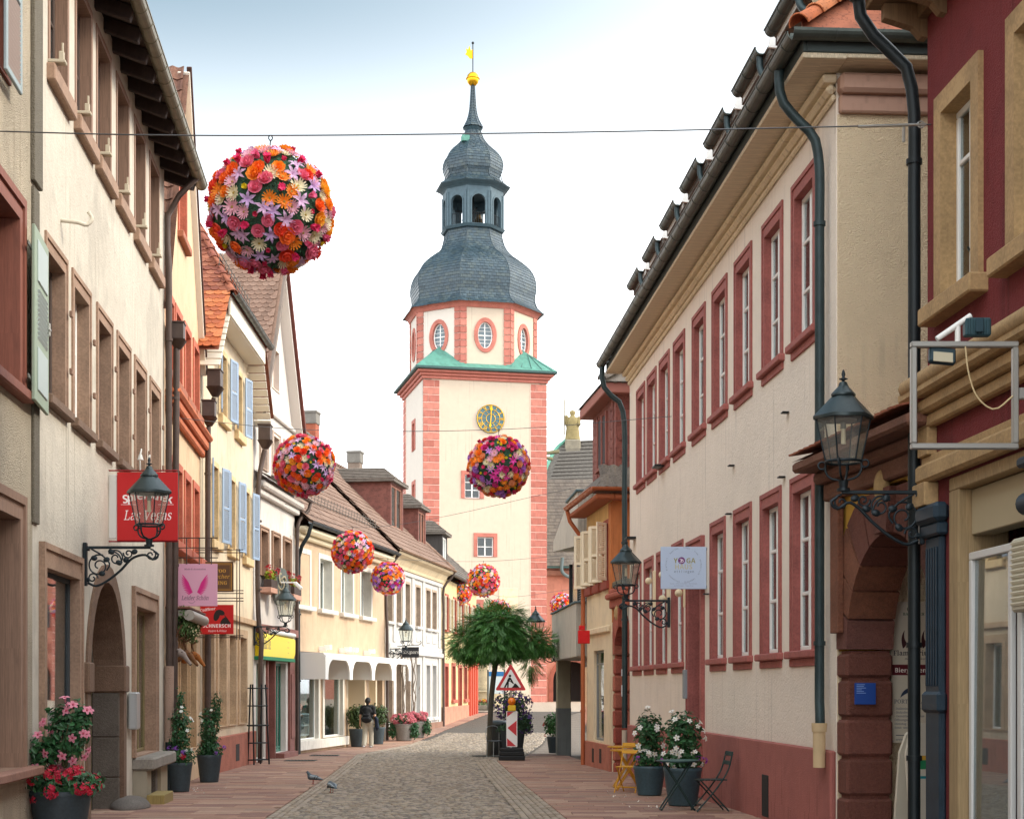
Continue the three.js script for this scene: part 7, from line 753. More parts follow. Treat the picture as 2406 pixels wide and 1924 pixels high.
{
  const top = [0.05, 1.22, 0, 0.24, 0.36, 0.22], low = [0, 0.66, 0, 0.5, 0.18, 0.42], top2 = [0.2, 1.32, 0, 0.12, 0.32, 0.12], sprig = [-0.2, 1.02, 0, 0.2, 0.2, 0.2];
  potPlant('pink_mandevilla', 'pink trumpet flowers and red geraniums climbing from a dark pot by the shop window', -4.98, 17.35, { pot: [0.34, 0.6, potM], masses: [top, low, top2, sprig], ls: 0.95, lm: leafDark, flowers: [[mand, '#e58fa4', 36, [top, top, top2, sprig], 1.25, '#c22a55'], [cluster, '#d0143c', 14, [low], 1.9], [cluster, '#c4103c', 8, [[0.1, 0.72, 0.2, 0.3, 0.15, 0.3]], 2.2]] });
  const a = [0, 1.05, 0, 0.22, 0.55, 0.2], b = [0, 0.62, 0, 0.3, 0.2, 0.26], c = [0, 1.6, 0, 0.07, 0.3, 0.07];
  potPlant('white_mandevilla', 'tall climber with small white blooms and violet flowers by the sleeved downpipe', -5.93, 28.1, { pot: [0.22, 0.52, potM], masses: [a, b, c], ls: 0.8, lm: leafDark, flowers: [[mand, '#e9ebe4', 16, [a], 0.8], [cluster, '#8f4fb8', 10, [b], 1.5], [cluster, '#c01a3a', 3, [b], 1.6]] }, 'tall climbers in dark pots');
  potPlant('white_mandevilla', 'tall climbing plant with violet flowers in a dark pot by the pink plinth', -6.1, 31.7, { pot: [0.25, 0.55, potM], masses: [a, b, [0.15, 1.5, 0, 0.1, 0.36, 0.1]], ls: 0.85, lm: leafDark, flowers: [[mand, '#eceee0', 9, [a], 0.8], [cluster, '#8f4fb8', 7, [b], 1.4]] }, 'tall climbers in dark pots');
  const e = [0, 1.02, 0, 0.27, 0.46, 0.24], f = [0, 0.62, 0, 0.3, 0.14, 0.27];
  potPlant('white_dipladenia', 'white flowering climber in a blue grey pot behind the yellow folding tables', 2.36, 27, { pot: [0.28, 0.5, mat('#3b5560', { roughness: 0.5, map: 'stone' })], masses: [e, f], ls: 1.0, lm: leafDark, flowers: [[mand, '#f1efe8', 26, [e, e, f], 1.1, '#e2cf86'], [cluster, '#a03cae', 3, [f], 1.5]] }, 'white climbers in blue grey pots');
  potPlant('white_dipladenia', 'white flowering climber in a blue grey pot behind the round bistro table', 2.62, 24.15, { pot: [0.3, 0.58, mat('#3b5560', { roughness: 0.5, map: 'stone' })], masses: [[0, 1.06, 0, 0.3, 0.42, 0.26], [0, 0.7, 0, 0.34, 0.16, 0.3]], ls: 1.0, lm: leafDark, flowers: [[mand, '#f1efe8', 34, [[0, 1.06, 0, 0.3, 0.42, 0.26], [0, 0.72, 0, 0.33, 0.14, 0.3]], 1.1, '#e2cf86'], [cluster, '#a03cae', 3, [[0, 0.66, 0, 0.36, 0.1, 0.3]], 1.5]] }, 'white climbers in blue grey pots');
  const lg = mat('#3b5226', { roughness: 0.5 }); for (const [x, D, l] of [[-5.22, 53.2, 'round laurel shrub in a dark pot beside the slatted entrance'], [-4.78, 55.6, 'round laurel shrub in a dark pot at the walking man']]) potPlant('laurel_shrub', l, x, D, { pot: [0.3, 0.6, potM], masses: [[0, 1.02, 0, 0.42, 0.44, 0.38]], ls: 1.2, lm: lg, cat: 'shrub' }, 'laurels in dark pots');
  for (const [x, D, l] of [[-4.0, 58.2, 'pink hydrangeas spilling over a grey pot with ivy, nearer the laurel'], [-3.66, 60.4, 'pink hydrangeas spilling over a grey pot with ivy, nearer the bare vine']]) { const m = [0, 0.78, 0, 0.42, 0.16, 0.4]; potPlant('hydrangea', l, x, D, { pot: [0.38, 0.62, potGrey], masses: [m, [-0.4, 0.42, 0.05, 0.2, 0.38, 0.25], [0.38, 0.4, 0.1, 0.2, 0.36, 0.25]], ls: 1.1, lm: leafDark, flowers: [[cluster, '#d77a86', 26, [m], 3.0], [cluster, '#c9606e', 12, [m], 2.6], [cluster, '#e3a1a0', 10, [m], 2.8]] }, 'hydrangeas in grey pots'); }
  potPlant('red_flower_pot', 'leafy shrub with a few red flowers in a dark pot by the concrete column', 1.3, 48, { pot: [0.24, 0.5, potM], masses: [[0, 0.86, 0, 0.36, 0.38, 0.34]], ls: 1.1, flowers: [[cluster, '#c01c22', 7, [[-0.1, 0.7, 0.1, 0.3, 0.25, 0.3]], 1.5]] });
  // petunia planter by the tree
  const t = thing('petunia_planter', 'tapered dark planter with a great ball of purple petunias behind the beacon', 'planter', [0.02, gy(44.6), -44.8]); P(t, 'planter_box', [mv(fin(new THREE.CylinderGeometry(0.5, 0.36, 0.78, 4, 1)), 0, 0.39, 0, 0, Math.PI / 4)], mat('#2c3438', { roughness: 0.6 })); P(t, 'stem', tube([[0, 0.7, 0], [0.02, 1.0, 0], [0, 1.3, 0]], 0.04), mat('#4b4034'));
  const m1 = [0, 1.45, 0, 0.56, 0.46, 0.5], m2 = [0.3, 0.95, 0.1, 0.3, 0.35, 0.3], m3 = [0, 0.8, 0, 0.5, 0.14, 0.45], lv = []; for (const m of [m1, m2, m3]) for (let i = 0; i < 700; i++) { const [p, q] = inEll(m, 0.3); lv.push(dirM(p, q.add(V(rr(-0.6, 0.6), rr(-0.6, 0.6), rr(-0.6, 0.6))).normalize(), rr(0, 6), rr(0.8, 1.3))); } leafMass(t, 'leaves', mat('#33503a'), lv, oval2);
  for (let i = 0; i < 230; i++) { const m = rnd() < 0.75 ? m1 : m2, [p, q] = inEll(m, 0.95), f = P(t, 'flower', mand[0], pm(pick(['#4b2f6e', '#5d3c86', '#74549c', '#3c2459']))); dirM(p, q, rr(0, 6), rr(0.8, 1.1)).decompose(f.position, f.quaternion, f.scale); }
}
{ // flower boxes on the flower box house
  const th = Math.atan2(47.2 - 41.7, -6.52 + 6.855), c = V(-6.855, 0, -41.7), ux = V(Math.cos(th), 0, -Math.sin(th)), n = V(Math.sin(th), 0, Math.cos(th));
  [['next to the thick downpipe', 1.2], ['above the oval board', 2.75], ['beside the pair of downpipes', 4.3]].forEach(([w, u]) => { const p = c.clone().addScaledVector(ux, u).addScaledVector(n, 0.22), t = thing('flower_box', 'window box of red geraniums and yellow green leaves ' + w, 'flower box', [p.x, 4.5, p.z], th, 'geranium window boxes'); P(t, 'box', [bx(-0.52, 0.52, 0, 0.22, -0.1, 0.12)], mat('#4a3a33', { map: 'wood' })); P(t, 'sill_shelf', bx(-0.58, 0.58, -0.14, 0, -0.24, 0.12), mat('#c89a86', { map: 'stone' })); const m = [0, 0.34, 0, 0.5, 0.18, 0.15], lv = []; for (let i = 0; i < 500; i++) { const [q, d] = inEll(m, 0.2); lv.push(dirM(q, d.add(V(0, 0.3, 0.3)).normalize(), rr(0, 6), rr(0.7, 1.2))); } leafMass(t, 'leaves', mat('#7d8a1c'), lv, oval2); for (let i = 0; i < 9; i++) { const [q, d] = inEll([0, 0.42, 0.02, 0.46, 0.16, 0.14], 0.95), f = P(t, 'flower', cluster[0], pm('#b80f22')); dirM(q, d.add(V(0, 0.2, 0.5)).normalize(), 0, rr(2.0, 2.8)).decompose(f.position, f.quaternion, f.scale); } });
}
{ // globe tree with feathery leaves
  const t = thing('globe_tree', 'small clipped tree with feathery green crown on a slim trunk', 'tree', [-0.67, gy(45.6) - 0.03, -45.6]);
  P(t, 'trunk', [tube([[0, 0, 0], [0.02, 0.7, 0.01], [0.06, 1.5, 0], [0.12, 2.2, 0], [0.2, 2.75, 0.02]], 0.08, 10), ...[[0.8, 3.5, 0.2], [-0.35, 3.6, 0.3], [0.25, 4.1, -0.2], [0.55, 3.8, -0.5], [-0.3, 3.7, -0.5], [1.3, 3.35, 0.1], [0.25, 3.7, 0.6], [-0.7, 3.3, 0], [0.6, 3.0, 0.5]].map((p) => tube([[0.19, 2.6, 0], [lerp(0.19, p[0], 0.45), 3.1, p[2] * 0.4], p], 0.028, 6))], mat('#5a5346', { map: 'wood', bump: 'rough', bs: 0.02 }));
  P(t, 'tree_grate', mv(cyl(0.5, 0.5, 0.03, 20), 0, 0.03, 0), mat('#3b3c36'));
  const f = [], lf = (x, y, a, s) => { const c = Math.cos(a), n = Math.sin(a), q = (u, v, z) => [x + u * c - v * n, y + u * n + v * c, z - 0.09 * (y + u * n) * (y + u * n)]; f.push([q(0, 0, 0), q(s * 0.5, s * 0.2, 0.004), q(s, 0, -0.004), q(s * 0.5, -s * 0.2, 0.004)]); };
  for (let i = 0; i < 9; i++) { const y = 0.03 + i * 0.034, s = 0.075 * Math.sin(0.5 + i / 9 * 2.1); lf(0, y, 0.35, s); lf(0, y, Math.PI - 0.35, s); } lf(0, 0.34, Math.PI / 2, 0.06); const frond = polyGeo(f);
  const cl = [[0.2, 3.6, 0, 1.05, 0.72, 0.95], [0.35, 4.0, 0, 0.75, 0.42, 0.7], [-0.65, 3.3, 0.1, 0.52, 0.42, 0.55], [1.15, 3.35, 0.1, 0.55, 0.34, 0.45], [0.2, 3.2, 0.3, 0.8, 0.3, 0.6], [1.62, 3.3, 0.1, 0.34, 0.22, 0.3], [1.2, 2.75, 0.1, 0.2, 0.42, 0.2], [-0.3, 3.05, 0.1, 0.4, 0.22, 0.3]], cnt = [1500, 700, 460, 400, 420, 140, 90, 130], list = [];
  cl.forEach((m, k) => { for (let i = 0; i < cnt[k]; i++) { const [p, n] = inEll(m, 0.45), down = n.clone().multiplyScalar(0.8).add(V(rr(-0.5, 0.5), -0.55 + rr(-0.3, 0.3), rr(-0.5, 0.5))).normalize(), z = V(0, 1, 0).cross(down); z.set(rr(-0.4, 0.4), 1, rr(-0.4, 0.4)).addScaledVector(n, 0.5); const ex = down.clone().cross(z).normalize(), ez = ex.clone().cross(down).normalize(), s = rr(0.8, 1.25); list.push(new THREE.Matrix4().makeBasis(ex.multiplyScalar(s), down.multiplyScalar(s), ez.multiplyScalar(s)).setPosition(p)); } });
  leafMass(t, 'crown', mat('#4a8236', { roughness: 0.55, transmission: 0.25, thickness: 0 }), list, frond);
}
// ---------- bodies by smooth distance fields ----------
function sdf(bones, cell, k = 0.03, box = null) {
  const bb = new THREE.Box3(); for (const [a, b, r, s] of bones) for (const p of [a, b]) bb.expandByPoint(V(...p).addScalar(Math.max(r, s) + 2 * cell)).expandByPoint(V(...p).addScalar(-Math.max(r, s) - 2 * cell));
  const c = bb.getCenter(V()), e = bb.getSize(V()), half = Math.max(e.x, e.y, e.z) / 2 * 1.04, n = Math.min(110, Math.ceil(2 * half / cell)), mc = new MarchingCubes(n, new THREE.MeshBasicMaterial(), false, false, 60000); mc.isolation = 0;
  const A = bones.map(([a, b, r, s]) => { const va = V(...a), ba = V(...b).sub(va); return { va, ba, r, s, l: Math.max(1e-9, ba.lengthSq()) }; }), p = V(), q = V();
  for (let z = 0; z < n; z++) for (let y = 0; y < n; y++) for (let x = 0; x < n; x++) { p.set(x, y, z).subScalar(n / 2).multiplyScalar(2 * half / n).add(c); let d = 9; for (const o of A) { q.copy(p).sub(o.va); const t = Math.max(0, Math.min(1, q.dot(o.ba) / o.l)), e2 = q.addScaledVector(o.ba, -t).length() - lerp(o.r, o.s, t); const h = Math.max(0, Math.min(1, 0.5 + 0.5 * (d - e2) / k)); d = lerp(d, e2, h) - k * h * (1 - h); } mc.field[x + y * n + z * n * n] = -d; }
  mc.update(); const N = mc.count, g = new THREE.BufferGeometry(); g.setAttribute('position', new THREE.BufferAttribute(mc.positionArray.slice(0, N * 3), 3)); g.setAttribute('normal', new THREE.BufferAttribute(mc.normalArray.slice(0, N * 3), 3)); g.scale(half, half, half); g.translate(c.x, c.y, c.z); return fin(g);
}
{ // man walking away
  const x = wx(864, 52.4), t = thing('person', 'person in black t-shirt and pale grey trousers walking away with a jacket over one arm', 'person', [x, gy(52.4), -52.4], Math.PI - 0.12); t.scale.setScalar(0.92);
  // local: faces +z, y up
  const hipL = [-0.09, 0.92, 0], hipR = [0.09, 0.92, 0], kL = [-0.1, 0.5, 0.09], kR = [0.1, 0.5, 0.0], aL = [-0.1, 0.09, 0.1], aR = [0.1, 0.11, -0.2], sL = [-0.19, 1.43, 0], sR = [0.19, 1.43, 0], eL = [-0.26, 1.15, -0.04], eR = [0.27, 1.14, -0.03], wL = [-0.22, 0.98, 0.14], wR = [0.3, 0.88, 0.06], neck = [0, 1.5, 0], head = [0, 1.64, 0.03];
  const skin = mat('#b98a6c', { roughness: 0.6 }), torso = [[[0, 1.0, 0], [0, 1.2, 0], 0.135, 0.14], [[-0.08, 1.3, 0], [0.08, 1.3, 0], 0.125, 0.125], [sL, sR, 0.075, 0.075], [neck, [0, 1.4, 0], 0.055, 0.07]];
  const body = [...torso, [neck, head, 0.052, 0.06], [head, [0, 1.68, 0.02], 0.085, 0.098], [[0, 1.59, 0.07], [0, 1.6, 0.06], 0.05, 0.05], [[0, 1.635, 0.115], [0, 1.65, 0.11], 0.018, 0.012], [[0.09, 1.64, 0.01], [0.095, 1.66, 0.0], 0.018, 0.022], [[-0.09, 1.64, 0.01], [-0.095, 1.66, 0.0], 0.018, 0.022], [sL, eL, 0.05, 0.042], [eL, wL, 0.042, 0.03], [sR, eR, 0.05, 0.042], [eR, wR, 0.042, 0.03], [hipL, kL, 0.09, 0.06], [kL, aL, 0.058, 0.04], [hipR, kR, 0.09, 0.06], [kR, aR, 0.058, 0.04], [aL, [-0.11, 0.04, 0.22], 0.04, 0.03], [aR, [0.11, 0.03, -0.08], 0.04, 0.03], [hipL, hipR, 0.11, 0.11]];
  const hand = (w, d, s) => { const W = V(...w), out = [[w, W.clone().addScaledVector(d, 0.08).toArray(), 0.03, 0.034]]; for (let i = 0; i < 4; i++) { const o = V(0.012 * s, 0, (i - 1.5) * 0.019), b = W.clone().addScaledVector(d, 0.085).add(o), m = b.clone().addScaledVector(d, 0.035), e = m.clone().addScaledVector(d, 0.028 - 0.006 * Math.abs(i - 1.3)).add(V(0.014 * s, 0, 0.004)); out.push([b.toArray(), m.toArray(), 0.0095, 0.009], [m.toArray(), e.toArray(), 0.009, 0.0075]); } const tb = W.clone().addScaledVector(d, 0.03).add(V(0.0, 0, 0.032)); out.push([tb.toArray(), tb.clone().addScaledVector(d, 0.04).add(V(0.012 * s, 0, 0.022)).toArray(), 0.012, 0.009]); return out; };
  const B = P(t, 'body', [sdf(body, 0.018, 0.035), sdf(hand(wR, V(0.05, -1, 0.15).normalize(), -1), 0.004, 0.008), sdf(hand(wL, V(0.3, -0.6, 0.7).normalize(), 1), 0.004, 0.008)], skin);
  P(B, 'hair', sdf([[[0, 1.7, -0.01], [0, 1.72, 0.03], 0.104, 0.095], [[0, 1.66, -0.04], [0, 1.61, -0.05], 0.085, 0.06]], 0.012, 0.03), mat('#17120f', { roughness: 0.7 }));
  P(B, 't_shirt', sdf([...torso.map(([a, b, r, s]) => [a, b, r + 0.02, s + 0.02]), [[0, 0.96, 0], [0, 1.05, 0], 0.15, 0.15], [sL, [-0.245, 1.24, -0.025], 0.072, 0.07], [sR, [0.25, 1.24, -0.02], 0.072, 0.07]], 0.016, 0.03), mat('#16171a', { map: 'cloth' }));
  P(B, 'trousers', sdf([[hipL, hipR, 0.135, 0.135], [[0, 1.0, 0], [0, 0.9, 0], 0.13, 0.13], [hipL, kL, 0.115, 0.088], [kL, [aL[0], 0.07, aL[2]], 0.088, 0.085], [hipR, kR, 0.115, 0.088], [kR, [aR[0], 0.1, aR[2]], 0.088, 0.085]], 0.016, 0.025), mat('#c4bdab', { map: 'cloth' }));
  for (const [a, z] of [[aL, 0.08], [aR, 0.06]]) { const y0 = Math.max(0.035, a[1] - 0.055); P(B, 'shoe', sdf([[[a[0], y0, a[2] - 0.05], [a[0] * 1.05, y0, a[2] + 0.15], 0.042, 0.036]], 0.01, 0.02), mat('#c9ccd0')); }
  const bag = thing('backpack', 'black backpack worn by the walking person', 'backpack', [0, 0, 0]); bag.position.copy(t.position); bag.rotation.y = t.rotation.y; bag.scale.copy(t.scale); P(bag, 'main_compartment', sdf([[[-0.09, 1.36, -0.22], [0.09, 1.36, -0.22], 0.09, 0.09], [[-0.1, 1.02, -0.23], [0.1, 1.02, -0.23], 0.1, 0.1], [[0, 1.36, -0.22], [0, 1.02, -0.23], 0.13, 0.14]], 0.016, 0.04), mat('#121418', { map: 'cloth' })); P(bag, 'front_pocket', sdf([[[-0.08, 1.05, -0.35], [0.08, 1.05, -0.35], 0.06, 0.06], [[-0.08, 1.18, -0.33], [0.08, 1.18, -0.33], 0.05, 0.05]], 0.014, 0.03), mat('#191c22', { map: 'cloth' })); for (const s of [-1, 1]) P(bag, 'strap', tube([[s * 0.12, 1.4, -0.16], [s * 0.13, 1.535, -0.02], [s * 0.13, 1.42, 0.13], [s * 0.15, 1.2, 0.15], [s * 0.17, 1.08, -0.06]], 0.02, 6), mat('#121418'));
  const jk = thing('jacket', 'dark blue jacket hanging over the forearm of the walking person', 'jacket'); jk.position.copy(t.position); jk.rotation.y = t.rotation.y; jk.scale.copy(t.scale); P(jk, 'cloth', sdf([[[-0.3, 1.08, -0.05], [-0.28, 1.03, 0.1], 0.055, 0.055], [[-0.34, 1.02, -0.05], [-0.36, 0.72, -0.02], 0.05, 0.06], [[-0.27, 1.0, 0.1], [-0.3, 0.7, 0.1], 0.05, 0.055], [[-0.33, 0.8, 0.02], [-0.34, 0.64, 0.03], 0.07, 0.04]], 0.014, 0.04), mat('#1c2a40', { map: 'cloth' }));
}
function pigeon(x, D, turn, label, peck) {
  const t = thing('pigeon', label, 'pigeon', [x, gy(D) + 0.003, -D], turn, 'pigeons on the road edge'); const h = peck ? [0.15, 0.1, 0.0] : [0.11, 0.235, 0];
  P(t, 'body', sdf([[[0.05, 0.14, 0], [-0.06, 0.125, 0], 0.058, 0.045], [[-0.06, 0.125, 0], [-0.13, 0.105, 0], 0.042, 0.02], [[0.06, 0.15, 0], [lerp(0.06, h[0], 0.6), lerp(0.16, h[1], 0.6), 0], 0.045, 0.026], [[lerp(0.06, h[0], 0.6), lerp(0.16, h[1], 0.6), 0], h, 0.024, 0.024], [[-0.1, 0.11, 0.012], [-0.2, 0.085, 0.014], 0.014, 0.008], [[-0.1, 0.11, -0.012], [-0.2, 0.085, -0.014], 0.014, 0.008]], 0.006, 0.02), mat('#4d5962', { roughness: 0.7 }));
  P(t, 'neck_feathers', sdf([[[0.065, 0.16, 0], [lerp(0.06, h[0], 0.7), lerp(0.16, h[1], 0.7), 0], 0.046, 0.027]], 0.007, 0.01), mat('#26413f', { roughness: 0.4 })); for (const s of [-1, 1]) { const w = P(t, 'wing', sdf([[[0.03, 0.15, s * 0.045], [-0.07, 0.135, s * 0.042], 0.03, 0.026], [[-0.07, 0.135, s * 0.042], [-0.16, 0.11, s * 0.02], 0.022, 0.006]], 0.006, 0.015), mat('#8d979c', { roughness: 0.7 })); P(w, 'wing_bar', [mv(cbox(0.012, 0.05, 0.006, 0.002), -0.05, 0.135, s * 0.07, 0, 0, 0.5), mv(cbox(0.012, 0.05, 0.006, 0.002), -0.09, 0.128, s * 0.06, 0, 0, 0.5)], mat('#1b2024')); P(t, 'leg', [bar([-0.005, 0.09, s * 0.022], [0.0, 0.01, s * 0.024], 0.006, 5), bar([0, 0.008, s * 0.024], [0.035, 0.004, s * 0.03], 0.004, 4), bar([0, 0.008, s * 0.024], [0.03, 0.004, s * 0.012], 0.004, 4), bar([0, 0.008, s * 0.024], [-0.02, 0.004, s * 0.024], 0.004, 4)], mat('#a0524a')); }
  P(t, 'beak', mv(fin(new THREE.ConeGeometry(0.008, 0.03, 6)).rotateZ(-Math.PI / 2 - (peck ? 0.8 : 0.1)), h[0] + 0.032, h[1] - (peck ? 0.02 : 0.003), 0), mat('#2a2a2c')); P(t, 'eye', [mv(sph(0.005, 6, 5), h[0] + 0.01, h[1] + 0.006, 0.021), mv(sph(0.005, 6, 5), h[0] + 0.01, h[1] + 0.006, -0.021)], mat('#c86a1c')); return t;
}
pigeon(wx(735, 30.7), 30.7, Math.PI - 0.1, 'grey pigeon standing sideways on the kerb stones with its head up', false); pigeon(wx(779, 27.6), 27.6, 2.1, 'grey pigeon pecking at the cobbles with its head down', true);
// ---------- street furniture ----------
{ // bistro table and chair
  const gm = mat('#223a3a', { roughness: 0.5, metalness: 0.4 }), t = thing('bistro_table', 'round dark green folding bistro table in front of the white climber', 'table', [wx(1592, 23.1), gy(23.1), -23.1]); P(t, 'table_top', mv(cyl(0.31, 0.31, 0.018, 36), 0, 0.72, 0, 0.0, 0, 0.012), mat('#4b6a66', { roughness: 0.45, metalness: 0.3 })); P(t, 'top_rim', mv(fin(new THREE.TorusGeometry(0.31, 0.012, 6, 36)).rotateX(Math.PI / 2), 0, 0.715, 0), gm); for (const z of [-0.14, 0.14]) { P(t, 'leg', bar([-0.25, 0, z], [0.2, 0.7, z], 0.013, 6), gm); P(t, 'leg', bar([0.24, 0, z], [-0.2, 0.7, z], 0.013, 6), gm); } P(t, 'foot_rail', [bar([-0.25, 0.012, -0.16], [-0.25, 0.012, 0.16], 0.012, 6), bar([0.24, 0.012, -0.16], [0.24, 0.012, 0.16], 0.012, 6)], gm);
  const fold = (name, label, x, D, turn, m) => { const c = thing(name, label, 'chair', [x, gy(D), -D], turn); for (const z of [-0.19, 0.19]) { P(c, 'leg', tube([[-0.26, 0, z], [0.05, 0.36, z], [0.2, 0.6, z], [0.27, 0.86, z]], 0.012, 6, 6), m); P(c, 'leg', bar([0.22, 0, z * 0.86], [-0.2, 0.45, z * 0.86], 0.012, 6), m); } for (let i = 0; i < 5; i++) P(c, 'seat_slat', bx(-0.22 + i * 0.085, -0.15 + i * 0.085, 0.445, 0.46, -0.185, 0.185, 0.004), m); P(c, 'back_slat', mv(cbox(0.012, 0.07, 0.4, 0.004), 0.265, 0.83, 0, 0, 0, -0.3), m); P(c, 'back_slat', mv(cbox(0.012, 0.06, 0.4, 0.004), 0.225, 0.7, 0, 0, 0, -0.35), m); P(c, 'brace', [bar([-0.2, 0.1, -0.17], [-0.2, 0.1, 0.17], 0.01, 5), bar([0.16, 0.07, -0.16], [0.16, 0.07, 0.16], 0.01, 5)], m); return c; };
  fold('folding_chair', 'dark green folding bistro chair beside the maroon plinth', wx(1672, 22.9), 22.9, 0.12, gm);
  const ym = mat('#c9901c', { roughness: 0.45, metalness: 0.2 }), yt = (x, D, h, label) => { const q = thing('yellow_table', label, 'table', [x, gy(D), -D], 0, 'yellow folding tables'); P(q, 'table_top', [mv(cyl(0.36, 0.36, 0.02, 32), 0, h, 0)], ym); for (const z of [-0.15, 0.15]) { P(q, 'leg', bar([-0.24, 0, z], [0.2, h, z], 0.014, 6), ym); P(q, 'leg', bar([0.22, 0, z], [-0.2, h, z], 0.014, 6), ym); } P(q, 'foot_rail', [bar([-0.24, 0.012, -0.17], [-0.24, 0.012, 0.17], 0.012, 5), bar([0.22, 0.012, -0.17], [0.22, 0.012, 0.17], 0.012, 5)], ym); };
  yt(wx(1472, 29.6), 29.6, 0.76, 'yellow round folding table by the terracotta archway, the farther of two'); yt(wx(1480, 28.6), 28.6, 0.72, 'yellow round folding table touching the potted white climber'); fold('yellow_chair', 'yellow slatted folding chair under the yellow tables', wx(1478, 27.9), 27.9, 1.2, ym);
}
{ // roadworks sign and beacon
  const D = 43, x = wx(1200, D), t = thing('roadworks_sign', 'triangular red and white roadworks sign on a pole', 'traffic sign', [x, gy(D), -D - 0.12]); const tri = (r, y) => { const p = []; for (let k = 0; k < 3; k++) { const a = Math.PI / 2 + k * 2 * Math.PI / 3; for (const d of [-0.06, 0, 0.06]) { const q = r - (Math.abs(d) ? 0.0 : -0.015); p.push([q * Math.cos(a + d), y + q * Math.sin(a + d)]); } } return p; };
  P(t, 'pole', mv(cyl(0.03, 0.03, 2.3, 12), 0, 1.15, 0), M.steel); P(t, 'sign_plate', ext(tri(0.45, 2.15), [], 0.035, 0.05), mat('#c9202a', { roughness: 0.35 })); P(t, 'white_field', ext(tri(0.31, 2.15), [], 0.05, 0.054), mat('#e8e8e6', { roughness: 0.35 }));
  const k = mat('#141414'); P(t, 'worker_symbol', [ext(Array.from({ length: 12 }, (_, i) => [-0.02 + 0.035 * Math.cos(i / 2), 2.3 + 0.035 * Math.sin(i / 2)]), [], 0.055, 0.058), ext([[-0.05, 2.26], [0.0, 2.25], [-0.04, 2.14], [-0.09, 2.13], [-0.1, 2.18]], [], 0.055, 0.058), ext([[-0.09, 2.15], [-0.05, 2.13], [-0.06, 1.98], [-0.1, 1.98]], [], 0.055, 0.058), ext([[-0.1, 2.16], [-0.07, 2.12], [-0.14, 1.98], [-0.19, 1.98]], [], 0.055, 0.058), ext([[0, 2.25], [0.02, 2.22], [0.08, 2.1], [0.05, 2.09], [-0.02, 2.2]], [], 0.055, 0.058), ext([[-0.04, 2.16], [-0.03, 2.175], [0.14, 2.06], [0.13, 2.045]], [], 0.0585, 0.061), ext([[0.03, 1.98], [0.24, 1.98], [0.17, 2.06], [0.12, 2.1], [0.08, 2.04]], [], 0.055, 0.058)], k);
  const b = thing('warning_beacon', 'red and white striped beacon board with amber lamp on a black foot', 'beacon', [x + 0.03, gy(D), -D]); P(b, 'foot', [bx(-0.36, 0.36, 0, 0.12, -0.2, 0.2, 0.02), bx(-0.34, 0.34, 0.12, 0.24, -0.18, 0.18, 0.02), bx(-0.32, 0.32, 0.24, 0.33, -0.16, 0.16, 0.02)], mat('#17191a', { roughness: 0.8 })); P(b, 'board', ext([[-0.14, 0.36], [0.14, 0.36], [0.15, 0.38], [0.15, 1.32], [0.14, 1.34], [-0.14, 1.34], [-0.15, 1.32], [-0.15, 0.38]], [], -0.02, 0.02), mat('#e6e4e0', { roughness: 0.4 }));
  const rd = mat('#c4202a', { roughness: 0.4 }); [[[-0.13, 1.32], [0.05, 1.32], [-0.13, 1.18]], [[0.13, 1.08], [-0.12, 0.88], [0.13, 0.66]], [[-0.13, 0.6], [-0.13, 0.38], [0.12, 0.38]]].forEach((p) => P(b, 'red_stripe', ext(p, [], 0.021, 0.024), rd)); P(b, 'lamp_base', [bx(-0.11, 0.11, 1.34, 1.5, -0.08, 0.08, 0.02)], mat('#e0b81c', { roughness: 0.5 })); P(b, 'amber_lens', mv(sph(0.11, 16, 12), 0, 1.6, 0), mat('#e8791c', { roughness: 0.25 }));
}
